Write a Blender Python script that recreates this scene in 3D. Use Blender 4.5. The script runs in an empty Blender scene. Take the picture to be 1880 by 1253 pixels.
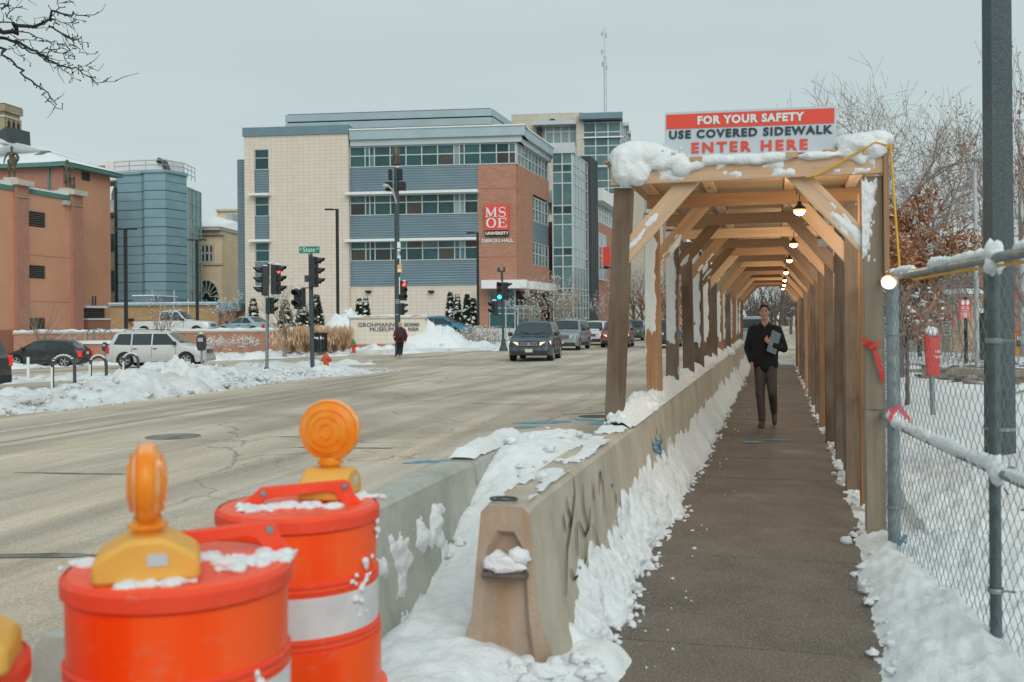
import bpy, bmesh, math, random
from mathutils import Vector, Matrix, Euler, noise
random.seed(11)
V = Vector
C = bpy.context.scene.collection
SC = bpy.context.scene
# ------------------------------------------------------------------ camera
FPX, PPX, PPY, ROLL, CAMH = 1828.0, 940.0, 589.0, 0.008, 1.61
YAW = math.atan(486.0 / FPX)
FW = V((-math.sin(YAW), math.cos(YAW), 0)); RT = V((math.cos(YAW), math.sin(YAW), 0)); UP = V((0, 0, 1))
CR, CU = RT * math.cos(ROLL) - UP * math.sin(ROLL), RT * math.sin(ROLL) + UP * math.cos(ROLL)
cam = bpy.data.cameras.new('camera'); camo = bpy.data.objects.new('camera', cam); C.objects.link(camo)
cam.sensor_width = 36.0; cam.lens = 36.0 * FPX / 1880.0
cam.shift_y = -(626.5 - PPY) / 1880.0
cam.clip_start = 0.05; cam.clip_end = 3000
mw = Matrix((CR, CU, -FW)).transposed().to_4x4(); mw.translation = V((0, 0, CAMH)); camo.matrix_world = mw
cam.dof.use_dof = True; cam.dof.focus_distance = 15.0; cam.dof.aperture_fstop = 3.2
SC.camera = camo
# ------------------------------------------------------------------ sky, sun, exposure
SUN_EL, SUN_AZ = math.radians(34), math.radians(150)
w = bpy.data.worlds.new('World'); SC.world = w; w.use_nodes = True
nt = w.node_tree; N = nt.nodes; L = nt.links; N.clear()
out = N.new('ShaderNodeOutputWorld'); bg = N.new('ShaderNodeBackground'); bg.inputs['Strength'].default_value = 0.1
sky = N.new('ShaderNodeTexSky'); sky.sky_type = 'NISHITA'; sky.sun_disc = False; sky.sun_elevation = SUN_EL; sky.sun_rotation = SUN_AZ
tc = N.new('ShaderNodeTexCoord'); mp = N.new('ShaderNodeMapping'); mp.inputs['Scale'].default_value = (1.2, 1.2, 5.0)
nz = N.new('ShaderNodeTexNoise'); nz.inputs['Scale'].default_value = 1.6; nz.inputs['Detail'].default_value = 5
cr = N.new('ShaderNodeValToRGB')
cr.color_ramp.elements[0].position = 0.3; cr.color_ramp.elements[0].color = (0.53, 0.635, 0.64, 1)
cr.color_ramp.elements[1].position = 0.72; cr.color_ramp.elements[1].color = (0.60, 0.685, 0.68, 1)
sc_ = N.new('ShaderNodeVectorMath'); sc_.operation = 'MULTIPLY'; sc_.inputs[1].default_value = (10.0, 10.0, 10.0)
mx = N.new('ShaderNodeMix'); mx.data_type = 'RGBA'; mx.inputs['Factor'].default_value = 0.94
L.new(tc.outputs['Generated'], mp.inputs['Vector']); L.new(mp.outputs[0], nz.inputs['Vector']); L.new(nz.outputs['Fac'], cr.inputs[0])
L.new(cr.outputs[0], sc_.inputs[0]); L.new(sky.outputs[0], mx.inputs['A']); L.new(sc_.outputs[0], mx.inputs['B'])
L.new(mx.outputs['Result'], bg.inputs['Color']); L.new(bg.outputs[0], out.inputs['Surface'])
sl = bpy.data.lights.new('sun', 'SUN'); sl.energy = 1.5; sl.angle = math.radians(45); sl.color = (1.0, 0.96, 0.90)
so = bpy.data.objects.new('sun', sl); C.objects.link(so)
sd = V((math.sin(SUN_AZ) * math.cos(SUN_EL), math.cos(SUN_AZ) * math.cos(SUN_EL), math.sin(SUN_EL)))
so.rotation_euler = sd.to_track_quat('Z', 'Y').to_euler(); so.location = (0, 0, 60)
vs = SC.view_settings; SC.display_settings.display_device = 'sRGB'
vs.view_transform = 'Standard'; vs.look = 'None'; vs.exposure = 0.0; vs.gamma = 1.0; vs.use_curve_mapping = False
SC.cycles.use_denoising = True
SC.cycles.max_bounces = 6

# ------------------------------------------------------------------ survey helpers (sight lines of the photograph -> places in the world)
_c, _s = math.cos(ROLL), math.sin(ROLL)
def sight(px, py):
    u, q = (px - PPX) / FPX, (PPY - py) / FPX
    return FW + RT * (u * _c + q * _s) + UP * (-u * _s + q * _c)
EYE = V((0, 0, CAMH))
def W(px, py, d): return EYE + sight(px, py) * d
def G(px, py, z): r = sight(px, py); return EYE + r * ((z - CAMH) / r.z)
def at(px, d, z): p = W(px, PPY, d); return V((p.x, p.y, z))
def road_z(x, y): return -0.15 - 0.03 * max(0.0, -x - 17.0)
def fb(x, y, z=0.0, s=1.0, o=4): return noise.fractal(V((x * s, y * s, z * s)), 1.0, 2.0, o)
def clamp(a, lo=0.0, hi=1.0): return max(lo, min(hi, a))
def sst(a, b, x): t = clamp((x - a) / (b - a)); return t * t * (3 - 2 * t)

# ------------------------------------------------------------------ mesh helpers
class MB:
    """collects shapes and links them as ONE mesh object"""
    def __init__(self, off=(0, 0, 0)): self.v = []; self.f = []; self.m = []; self.off = V(off)
    def add(self, vs, fs, m=0, M=None):
        b = len(self.v)
        self.v += [(M @ V(p) if M else V(p)) for p in vs]
        self.f += [tuple(i + b for i in f) for f in fs]; self.m += [m] * len(fs)
    def quad(self, a, b, c, d, m=0): self.add([a, b, c, d], [(0, 1, 2, 3)], m)
    def box(self, c, s, m=0, M=None, rz=0.0):
        x, y, z = s[0] / 2, s[1] / 2, s[2] / 2
        R = Matrix.Translation(V(c)) @ Matrix.Rotation(rz, 4, 'Z')
        if M: R = M @ R
        self.add([(-x, -y, -z), (x, -y, -z), (x, y, -z), (-x, y, -z), (-x, -y, z), (x, -y, z), (x, y, z), (-x, y, z)],
                 [(0, 3, 2, 1), (4, 5, 6, 7), (0, 1, 5, 4), (1, 2, 6, 5), (2, 3, 7, 6), (3, 0, 4, 7)], m, R)
    def bx(self, x0, x1, y0, y1, z0, z1, m=0, M=None):
        self.box(((x0 + x1) / 2, (y0 + y1) / 2, (z0 + z1) / 2), (abs(x1 - x0), abs(y1 - y0), abs(z1 - z0)), m, M)
    def beam(self, p0, p1, w, h, m=0, up=(0, 0, 1)):
        p0, p1 = V(p0), V(p1); d = p1 - p0; ln = d.length; z = d.normalized()
        x = V(up).cross(z)
        if x.length < 1e-4: x = V((1, 0, 0)).cross(z)
        x.normalize(); y = z.cross(x)
        M = Matrix((x, y, z)).transposed().to_4x4(); M.translation = p0
        self.bx(-w / 2, w / 2, -h / 2, h / 2, 0, ln, m, M)
    def tube(self, pts, r, n=8, m=0, cap=True):
        pts = [V(p) for p in pts]; k = len(pts); rs = r if isinstance(r, (list, tuple)) else [r] * k
        vs, fs = [], []; prev = None
        for i, p in enumerate(pts):
            t = (pts[min(i + 1, k - 1)] - pts[max(i - 1, 0)])
            t = t.normalized() if t.length > 1e-9 else V((0, 0, 1))
            if prev is None:
                a = V((0, 0, 1)) if abs(t.z) < 0.9 else V((1, 0, 0)); x = a.cross(t).normalized()
            else:
                x = prev - t * prev.dot(t); x = x.normalized() if x.length > 1e-6 else V((1, 0, 0)).cross(t).normalized()
            prev = x; y = t.cross(x)
            for j in range(n):
                a = 2 * math.pi * j / n; vs.append(p + (x * math.cos(a) + y * math.sin(a)) * rs[i])
        for i in range(k - 1):
            for j in range(n):
                fs.append((i * n + j, i * n + (j + 1) % n, (i + 1) * n + (j + 1) % n, (i + 1) * n + j))
        if cap and n > 2: fs += [tuple(reversed(range(n))), tuple(range((k - 1) * n, k * n))]
        self.add(vs, fs, m)
    def lathe(self, prof, n=24, m=0, M=None, ms=None):
        vs, fs, mm = [], [], []
        for r, z in prof:
            for j in range(n):
                a = 2 * math.pi * j / n; vs.append((r * math.cos(a), r * math.sin(a), z))
        b = len(self.v)
        for i in range(len(prof) - 1):
            for j in range(n):
                fs.append((i * n + j, i * n + (j + 1) % n, (i + 1) * n + (j + 1) % n, (i + 1) * n + j)); mm.append(ms[i] if ms else m)
        self.add(vs, fs, m, M); self.m[-len(fs):] = mm
    def prism(self, poly, d0, d1, M=None, m=0):
        """2-D polygon (x, z) swept along local y from d0 to d1"""
        n = len(poly)
        vs = [(x, d0, z) for x, z in poly] + [(x, d1, z) for x, z in poly]
        fs = [tuple(range(n)), tuple(reversed(range(n, 2 * n)))] + [(i, i + n, (i + 1) % n + n, (i + 1) % n) for i in range(n)]
        self.add(vs, fs, m, M)
    def ell(self, c, r, nu=10, nv=7, m=0, M=None, nz=0.0, sd=0.0):
        vs, fs = [], []
        for i in range(nv + 1):
            th = math.pi * i / nv
            for j in range(nu):
                a = 2 * math.pi * j / nu
                d = V((math.sin(th) * math.cos(a), math.sin(th) * math.sin(a), math.cos(th)))
                k = 1 + (nz * (noise.noise(d * 1.7 + V((sd, sd * 1.3, sd * 0.7))) + .5 * noise.noise(d * 4.3 + V((sd * 1.9, sd, sd)))) if nz else 0)
                vs.append((c[0] + d.x * r[0] * k, c[1] + d.y * r[1] * k, c[2] + d.z * r[2] * k))
        for i in range(nv):
            for j in range(nu):
                fs.append((i * nu + j, (i + 1) * nu + j, (i + 1) * nu + (j + 1) % nu, i * nu + (j + 1) % nu))
        self.add(vs, fs, m, M)
    def mesh(self, name, mats, smooth=None):
        me = bpy.data.meshes.new(name)
        me.from_pydata([tuple(p - self.off) for p in self.v], [], self.f)
        for mt in (mats if isinstance(mats, (list, tuple)) else [mats]): me.materials.append(mt)
        if any(self.m): me.polygons.foreach_set('material_index', self.m)
        if smooth is not None:
            me.polygons.foreach_set('use_smooth', [True] * len(me.polygons))
            if smooth < 179: me.set_sharp_from_angle(angle=math.radians(smooth))
        me.update(); return me
    def build(self, name, mats, parent=None, smooth=None, loc=None, bevel=0.0):
        o = bpy.data.objects.new(name, self.mesh(name, mats, smooth)); C.objects.link(o)
        if parent: o.parent = parent
        if loc is not None: o.location = loc
        if bevel:
            b = o.modifiers.new('bevel', 'BEVEL'); b.width = bevel; b.segments = 2; b.limit_method = 'ANGLE'; b.angle_limit = math.radians(40)
        return o
def tag(o, label=None, cat=None, group=None, kind=None):
    if label: o['label'] = label
    if cat: o['category'] = cat
    if group: o['group'] = group
    if kind: o['kind'] = kind
    return o
def thing(name, label, cat, loc=(0, 0, 0), rz=0.0, group=None):
    o = bpy.data.objects.new(name, None); C.objects.link(o); o.location = loc; o.rotation_euler = (0, 0, rz); o.empty_display_size = 0.2
    return tag(o, label, cat, group)
def dup(root, loc, rz=None, label=None, group=None, par=None, swap=None):
    r = root.copy(); C.objects.link(r)
    if par is not None: r.parent = par
    if loc is not None: r.location = loc
    if rz is not None: r.rotation_euler = (0, 0, rz)
    if label: r['label'] = label
    if group: r['group'] = group
    for ch in list(root.children): dup(ch, None, par=r)
    return r
def clone_into(parent, name, me, loc, rot=None):
    o = bpy.data.objects.new(name, me); C.objects.link(o); o.parent = parent; o.location = loc
    if rot is not None: o.rotation_euler = rot
    return o
def structure(o): o['kind'] = 'structure'; return o
def field(name, xs, ys, h, mats, drop=None, smooth=True, disp=None, hid=None):
    """height field over xs x ys; h(x, y) -> z or None where nothing lies"""
    nx, ny = len(xs), len(ys); vs, ok = [], []
    for y in ys:
        for x in xs:
            z = h(x, y); ok.append(z is not None); p = V((x, y, z if z is not None else 0.0))
            vs.append(disp(p) if disp and z is not None else p)
    fs = []
    for j in range(ny - 1):
        for i in range(nx - 1):
            q = (j * nx + i, j * nx + i + 1, (j + 1) * nx + i + 1, (j + 1) * nx + i)
            if all(ok[k] for k in q): fs.append(q)
    mb = MB(); mb.add(vs, fs); return mb
def span(a, b, n): return [a + (b - a) * i / (n - 1) for i in range(n)]
def persp(a, b, n):  # steps that grow with distance
    return [a * (b / a) ** (i / (n - 1)) for i in range(n)]
def crust(mb, P, nu, nv, T, nrm, m=0, thr=0.0):
    """snow stuck on a surface: P(u, v) the surface, T(u, v) its thickness (< thr: none)"""
    vs, ok = [], []
    for j in range(nv):
        for i in range(nu):
            u, v = i / (nu - 1), j / (nv - 1); t = T(u, v); ok.append(t > thr); n_ = nrm(u, v) if callable(nrm) else V(nrm)
            vs.append(V(P(u, v)) + n_ * max(t, -0.004))
    fs = []
    for j in range(nv - 1):
        for i in range(nu - 1):
            q = (j * nu + i, j * nu + i + 1, (j + 1) * nu + i + 1, (j + 1) * nu + i)
            if any(ok[k] for k in q): fs.append(q)
    mb.add(vs, fs, m)
def lumps(mb, pts, m=0, nz=0.75):
    for i, (p, r) in enumerate(pts):
        k = random.uniform
        r *= .45 + .75 * random.random() ** 2.2; mb.ell(p, (r * k(.7, 1.4), r * k(.7, 1.4), r * k(.5, .9)), *((9, 6) if r > .02 else (6, 4)), m, nz=nz, sd=i * 3.7 + p[0])
def text(s, size, name, material, parent, M, ext=0.004, bold=0.0, sx=1.0, space=1.0, align='CENTER'):
    """lettering in the plane x/z facing -y, centred, as a mesh part"""
    cu = bpy.data.curves.new(name, 'FONT'); cu.body = s; cu.size = size; cu.extrude = ext; cu.offset = bold; cu.space_character = space
    cu.align_x = align; cu.align_y = 'CENTER'; cu.resolution_u = 3
    t = bpy.data.objects.new('tmp', cu); C.objects.link(t)
    dg = bpy.context.evaluated_depsgraph_get(); me = bpy.data.meshes.new_from_object(t.evaluated_get(dg))
    bpy.data.objects.remove(t); bpy.data.curves.remove(cu)
    me.transform(M @ Matrix.Rotation(math.pi / 2, 4, 'X') @ Matrix.Diagonal((sx, 1, 1, 1)))
    me.materials.clear(); me.materials.append(material); me.name = name
    o = bpy.data.objects.new(name, me); C.objects.link(o)
    if parent: o.parent = parent
    return o
def snowmass(name, label, blobs, voxel, amp=.02, fs=9.0, it=3, nz=.12):
    """soft heap grown from several rounded lumps into one skin"""
    mb = MB()
    for i, (c, r) in enumerate(blobs): mb.ell(c, r, 16, 11, nz=nz, sd=i * 2.3)
    t = bpy.data.objects.new('tmp', mb.mesh('tmp', M['snow'])); C.objects.link(t)
    q = t.modifiers.new('r', 'REMESH'); q.mode = 'VOXEL'; q.voxel_size = voxel; s = t.modifiers.new('s', 'SMOOTH'); s.iterations = it; s.factor = .5
    me = bpy.data.meshes.new_from_object(t.evaluated_get(bpy.context.evaluated_depsgraph_get())); bpy.data.objects.remove(t)
    nr = [v.normal.copy() for v in me.vertices]
    for v, n_ in zip(me.vertices, nr): p = v.co; v.co = p + n_ * amp * (fb(p.x, p.y, p.z, fs, 4) + .35 * fb(p.x, p.y, p.z, fs * 4, 2))
    me.materials.clear(); me.materials.append(M['snow']); me.polygons.foreach_set('use_smooth', [True] * len(me.polygons)); me.name = name
    o = bpy.data.objects.new(name, me); C.objects.link(o); return tag(o, label, 'snow', kind='stuff')
class Fac:
    """a vertical facade plane: origin p0, direction d to the right as seen; s along it, n outwards, z up"""
    def __init__(self, p0, d):
        self.p = V((p0[0], p0[1], 0)); self.d = V((d[0], d[1], 0)).normalized(); self.n = V((self.d.y, -self.d.x, 0))
    def sz(self, px, py):
        r = sight(px, py); t = (self.p - EYE).dot(self.n) / r.dot(self.n); q = EYE + r * t
        return ((q - self.p).dot(self.d), q.z)
    def S(self, px, py=580): return self.sz(px, py)[0]
    def Z(self, py, px): return self.sz(px, py)[1]
    def P(self, s, z, n=0.0): q = self.p + self.d * s + self.n * n; return V((q.x, q.y, z))
    def M(self, s=0, z=0, n=0): # local x = along, y = inwards, z = up
        m = Matrix((self.d, -self.n, UP)).transposed().to_4x4(); m.translation = self.P(s, z, n); return m
    def box(self, mb, s0, s1, z0, z1, n0, n1, m=0):
        mb.bx(s0, s1, -n1, -n0, z0, z1, m, self.M())
# ------------------------------------------------------------------ materials
class NG:
    def __init__(self, name):
        self.mat = bpy.data.materials.new(name); self.mat.use_nodes = True
        self.t = self.mat.node_tree; self.b = self.t.nodes['Principled BSDF']; self.o = self.t.nodes['Material Output']
    def n(self, ty, **k):
        q = self.t.nodes.new(ty)
        for a, v in k.items(): setattr(q, a, v)
        return q
    def set(self, q, i, v):
        if isinstance(v, bpy.types.NodeSocket): self.t.links.new(v, q.inputs[i])
        else: q.inputs[i].default_value = v
    def co(self, scale=(1, 1, 1), kind='Object', rnd=0.0):
        c = self.n('ShaderNodeTexCoord').outputs[kind]
        m = self.n('ShaderNodeMapping'); self.set(m, 'Vector', c); self.set(m, 'Scale', scale)
        if rnd:
            oi = self.n('ShaderNodeObjectInfo'); mu = self.math('MULTIPLY', oi.outputs['Random'], rnd)
            cx = self.n('ShaderNodeCombineXYZ')
            for i in range(3): self.set(cx, i, mu)
            self.set(m, 'Location', cx.outputs[0])
        return m.outputs[0]
    def noise(self, vec, scale, detail=4, rough=0.55, dist=0.0):
        q = self.n('ShaderNodeTexNoise'); self.set(q, 'Vector', vec); self.set(q, 'Scale', scale); self.set(q, 'Detail', detail)
        self.set(q, 'Roughness', rough); self.set(q, 'Distortion', dist); return q.outputs['Fac']
    def vor(self, vec, scale, feature='DISTANCE_TO_EDGE'):
        q = self.n('ShaderNodeTexVoronoi', feature=feature); self.set(q, 'Vector', vec); self.set(q, 'Scale', scale); return q.outputs['Distance']
    def math(self, op, a, b=0.0, cl=False):
        q = self.n('ShaderNodeMath', operation=op, use_clamp=cl); self.set(q, 0, a); self.set(q, 1, b); return q.outputs[0]
    def rng(self, x, a, b, c=0.0, d=1.0):
        q = self.n('ShaderNodeMapRange'); self.set(q, 0, x); self.set(q, 1, a); self.set(q, 2, b); self.set(q, 3, c); self.set(q, 4, d); return q.outputs[0]
    def mix(self, f, a, b, mode='MIX'):
        q = self.n('ShaderNodeMix', data_type='RGBA', blend_type=mode)
        self.set(q, 'Factor', f); self.set(q, 'A', a if not isinstance(a, tuple) else (*a[:3], 1)); self.set(q, 'B', b if not isinstance(b, tuple) else (*b[:3], 1))
        return q.outputs['Result']
    def bump(self, h, strength=0.3, dist=0.02, nrm=None):
        q = self.n('ShaderNodeBump'); self.set(q, 'Height', h); self.set(q, 'Strength', strength); self.set(q, 'Distance', dist)
        if nrm is not None: self.set(q, 'Normal', nrm)
        return q.outputs[0]
    def fin(self, col, rough=0.6, bump=None, metal=0.0, spec=0.4):
        self.set(self.b, 'Base Color', col if not isinstance(col, tuple) else (*col[:3], 1)); self.set(self.b, 'Roughness', rough)
        self.set(self.b, 'Metallic', metal); self.set(self.b, 'Specular IOR Level', spec)
        if bump is not None: self.set(self.b, 'Normal', bump)
        return self.mat
    def facade(self):
        """x = along whichever horizontal axis the wall runs, y = height"""
        c = self.n('ShaderNodeTexCoord'); g = self.n('ShaderNodeNewGeometry'); s = self.n('ShaderNodeSeparateXYZ'); sn = self.n('ShaderNodeSeparateXYZ')
        self.set(s, 0, c.outputs['Object']); self.set(sn, 0, g.outputs['True Normal'])
        a = self.math('GREATER_THAN', self.math('ABSOLUTE', sn.outputs[0]), 0.7)
        m = self.n('ShaderNodeMix', data_type='FLOAT'); self.set(m, 'Factor', a); self.set(m, 'A', s.outputs[0]); self.set(m, 'B', s.outputs[1])
        q = self.n('ShaderNodeCombineXYZ'); self.set(q, 0, m.outputs['Result']); self.set(q, 1, s.outputs[2]); return q.outputs[0]
def mul(c, k): return tuple(min(1.0, x * k) for x in c[:3])
def plain(name, col, rough=0.6, var=0.12, scale=4.0, bump=0.0, bscale=60.0, metal=0.0, spec=0.4, col2=None, rnd=7.0, grain=(1, 1, 1)):
    g = NG(name); v = g.co(grain, rnd=rnd)
    f = g.rng(g.noise(v, scale, 5), 0.3, 0.7)
    c = g.mix(f, mul(col, 1 - var), col2 if col2 else mul(col, 1 + var))
    b = g.bump(g.noise(v, bscale, 3), bump, 0.01) if bump else None
    return g.fin(c, rough, b, metal, spec)
def brick(name, c1, c2, mortar, w, h, ms=0.012, off=0.5, bump=0.25, rough=0.85, dirt=0.2, dist=0.01):
    g = NG(name); v = g.facade(); q = g.n('ShaderNodeTexBrick', offset=off)
    for k, x in (('Vector', v), ('Color1', (*c1, 1)), ('Color2', (*c2, 1)), ('Mortar', (*mortar, 1)), ('Scale', 1.0), ('Mortar Size', ms), ('Bias', 0.0), ('Brick Width', w), ('Row Height', h)): g.set(q, k, x)
    d = g.noise(v, 0.6, 5); c = g.mix(g.rng(d, 0.35, 0.75, 0, dirt), q.outputs['Color'], mul(c1, 0.55))
    return g.fin(c, rough, g.bump(q.outputs['Fac'], -bump, dist), spec=0.25)
def glass(name, c1, c2, rough=0.04, wav=0.12, spec=0.7, wscale=1.2):
    g = NG(name); v = g.co(rnd=40.0); oi = g.n('ShaderNodeObjectInfo')
    k = g.noise(v, 0.55, 2, dist=1.0); r = g.math('ADD', g.math('MULTIPLY', oi.outputs['Random'], 0.5), g.math('MULTIPLY', k, 0.6))
    return g.fin(g.mix(g.rng(r, 0.25, 0.8), c1, c2), rough, g.bump(g.noise(v, wscale, 2, dist=0.8), wav, 0.3), spec=spec)
def emit(name, col, s):
    g = NG(name); g.set(g.b, 'Emission Color', (*col, 1)); g.set(g.b, 'Emission Strength', s); return g.fin(col, 0.5)
M = {}
# snow
def snow(name, c, dirt=None, lo=0.5, hi=0.75, bs=0.5):
    g = NG(name); v = g.co()
    f1 = g.noise(v, 9.0, 8, 0.62); f2 = g.noise(v, 60.0, 4, 0.6); f3 = g.noise(v, 1.3, 4)
    col = g.mix(g.rng(f1, 0.3, 0.7), mul(c, 0.94), c)
    if dirt: col = g.mix(g.rng(g.math('ADD', g.math('MULTIPLY', f3, 0.65), g.math('MULTIPLY', f2, 0.35)), lo, hi), col, dirt)
    h = g.math('ADD', g.math('MULTIPLY', f1, 0.7), g.math('MULTIPLY', f2, 0.22))
    g.set(g.b, 'Sheen Weight', 0.1)
    return g.fin(col, 0.75, g.bump(h, bs, 0.08), spec=0.2)
M['snow'] = snow('clean_snow', (0.80, 0.845, 0.87), (0.62, 0.61, 0.59), 0.53, 0.78)
M['snow_d'] = snow('grey_snow', (0.74, 0.78, 0.80), (0.42, 0.38, 0.33), 0.48, 0.75, 0.7)
# road
g = NG('salt_stained_road'); v = g.co()
st = g.co((1.0, 0.10, 1.0)); st2 = g.co((0.9, 0.05, 1))
a = g.noise(st, 0.9, 6, 0.6, 0.6); b_ = g.noise(v, 0.35, 5); c_ = g.noise(v, 55.0, 5, 0.8); d_ = g.noise(st2, 2.6, 5, 0.65)
col = g.mix(g.rng(a, 0.34, 0.66), (0.39, 0.335, 0.26), (0.70, 0.605, 0.475))
col = g.mix(g.rng(b_, 0.42, 0.68, 0, 0.55), col, (0.55, 0.52, 0.465))
col = g.mix(g.rng(d_, 0.54, 0.72, 0, 0.55), col, (0.66, 0.655, 0.63))
col = g.mix(g.rng(g.noise(v, 0.16, 5, 0.6, 0.4), 0.47, 0.62, 0, 0.65), col, (0.285, 0.24, 0.185))
tk = g.noise(g.co((1.0, 0.03, 1.0)), 0.75, 4, .6, .3); col = g.mix(g.rng(tk, .50, .62, 0, .38), col, (0.235, 0.205, 0.165))
sp = g.rng(c_, 0.35, 0.7); col = g.mix(0.75, col, g.mix(sp, (0.25, 0.25, 0.25), (0.78, 0.78, 0.78)), 'OVERLAY')
wv = g.n('ShaderNodeVectorMath', operation='ADD'); g.set(wv, 0, v)
nq = g.n('ShaderNodeTexNoise'); g.set(nq, 'Vector', v); g.set(nq, 'Scale', 1.1); g.set(nq, 'Detail', 6)
sc2 = g.n('ShaderNodeVectorMath', operation='SCALE'); g.set(sc2, 0, nq.outputs['Color']); g.set(sc2, 'Scale', 0.9); g.set(wv, 1, sc2.outputs[0])
mk = g.rng(g.noise(v, 0.22, 3), 0.44, 0.58)
e1 = g.math('MULTIPLY', g.rng(g.vor(wv.outputs[0], 0.27), 0.002, 0.010, 1, 0), g.rng(mk, 0, 1, 0.08, 0.8))
e2 = g.math('MULTIPLY', g.rng(g.vor(wv.outputs[0], 1.5), 0.006, 0.03, 1, 0), g.rng(g.noise(v, 0.3, 3), 0.56, 0.64))
ck = g.math('MAXIMUM', e1, e2); col = g.mix(g.math('MULTIPLY', ck, 0.6), col, (0.075, 0.07, 0.065))
M['road'] = g.fin(col, 0.8, g.bump(g.math('SUBTRACT', c_, ck), 0.35, 0.012), spec=0.3)
M['paint_w'] = plain('worn_white_paint', (0.60, 0.58, 0.54), 0.7, 0.25, 9)
M['paint_y'] = plain('worn_yellow_paint', (0.42, 0.33, 0.20), 0.7, 0.25, 9)
M['patch'] = plain('tar_patch', (0.21, 0.20, 0.185), 0.85, 0.4, 3, 0.4, 60)
M['paint_b'] = plain('blue_marking_paint', (0.13, 0.32, 0.44), 0.8, 0.35, 12)
# sidewalk
g = NG('exposed_aggregate'); v = g.co(); vr = g.co(rnd=9.0)
p = g.noise(v, 2.0, 6, 0.6); s_ = g.vor(v, 52.0, 'F1'); s2 = g.noise(v, 70, 4, .75)
col = g.mix(g.rng(p, 0.3, 0.7), (0.058, 0.050, 0.043), (0.165, 0.140, 0.116))
col = g.mix(g.rng(s_, 0.05, 0.5, 0.8, 0), col, g.mix(g.rng(s2, .35, .65), (0.07, 0.058, 0.048), (0.42, 0.37, 0.32)))
oi = g.n('ShaderNodeObjectInfo'); col = g.mix(g.math('MULTIPLY', oi.outputs['Random'], 0.3), col, (0.17, 0.135, 0.10))
fs_ = g.noise(v, 150, 2, .6); col = g.mix(g.rng(fs_, .54, .64, 0, .75), col, (0.46, 0.41, 0.35)); col = g.mix(g.rng(fs_, .42, .34, 0, .6), col, (0.03, 0.025, 0.022))
col = g.mix(g.rng(g.noise(vr, 1.1, 4), 0.58, 0.8, 0, 0.6), col, (0.32, 0.30, 0.28))
M['walk'] = g.fin(col, 0.72, g.bump(g.math('ADD', s_, g.math('MULTIPLY', s2, 0.4)), 0.5, 0.006), spec=0.35)
# concrete barriers
def conc(name, c, rust=0.0):
    g = NG(name); v = g.co(rnd=5.0); dr = g.co((3.0, 3.0, 0.5), rnd=5.0)
    p = g.noise(v, 2.3, 7, 0.65); q = g.noise(dr, 2.2, 5); f = g.noise(v, 55, 4, 0.7)
    col = g.mix(g.rng(p, 0.3, 0.7), mul(c, 0.78), mul(c, 1.15))
    col = g.mix(g.rng(q, 0.5, 0.75, 0, 0.45), col, mul(c, 0.5))
    if rust: col = g.mix(g.rng(g.noise(dr, 3.1, 4), 0.42, 0.68, 0, rust), col, (0.40, 0.22, 0.12))
    col = g.mix(g.rng(g.vor(v, 26.0, 'F1'), 0.0, 0.10, 0.5, 0), col, mul(c, 0.35))
    return g.fin(col, 0.88, g.bump(g.math('ADD', f, g.math('MULTIPLY', p, 2.0)), 0.45, 0.01), spec=0.25)
M['conc'] = conc('weathered_concrete', (0.50, 0.465, 0.38), .18); M['conc_r'] = conc('rusty_concrete', (0.46, 0.375, 0.29), 0.6)
M['conc_g'] = conc('grey_concrete', (0.45, 0.47, 0.43))
# lumber: each piece has its own z along the grain
def wood(name, c1, c2, knot, rough=0.75, weather=None):
    g = NG(name); v = g.co((1, 1, 0.07), rnd=30.0); v2 = g.co((1, 1, 0.4), rnd=30.0); oi = g.n('ShaderNodeObjectInfo')
    r = g.noise(v, 38, 6, 0.6, 0.5); r2 = g.noise(v, 9, 3, 0.5, 1.2)
    col = g.mix(g.rng(r, 0.3, 0.7), c1, c2); col = g.mix(g.rng(r2, 0.45, 0.75, 0, 0.5), col, mul(c1, 0.65))
    col = g.mix(g.rng(g.vor(v2, 2.6, 'F1'), 0.03, 0.10, 0.9, 0), col, knot)
    col = g.mix(g.math('MULTIPLY', oi.outputs['Random'], 0.75), col, mul(c1, 0.62))
    col = g.mix(g.rng(g.noise(g.co((1, 1, .25), rnd=17), 1.6, 3), .52, .75, 0, .4), col, mul(c1, .5))
    if weather: col = g.mix(g.rng(g.noise(g.co((1, 1, 0.5), rnd=30), 3.0, 4), 0.4, 0.7, 0.0, 0.65), col, weather)
    return g.fin(col, rough, g.bump(r, 0.25, 0.004), spec=0.25)
M['wood_n'] = wood('fresh_pine', (0.50, 0.30, 0.175), (0.68, 0.45, 0.29), (0.15, 0.07, 0.035))
M['wood_o'] = wood('aged_pine_post', (0.135, 0.092, 0.062), (0.255, 0.172, 0.115), (0.06, 0.04, 0.025), 0.85, (0.24, 0.21, 0.175))
M['wood_p'] = wood('pale_pine', (0.62, 0.41, 0.26), (0.76, 0.54, 0.37), (0.2, 0.1, 0.05)); M['wood_d'] = wood('brown_pine', (0.33, 0.18, 0.095), (0.47, 0.275, 0.155), (0.09, 0.045, 0.02))
M['wood_g'] = wood('grey_weathered_post', (0.33, 0.275, 0.205), (0.46, 0.39, 0.30), (0.12, 0.08, 0.05), .85)
M['ply'] = wood('plywood', (0.46, 0.29, 0.165), (0.60, 0.40, 0.245), (0.2, 0.11, 0.06))
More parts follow.
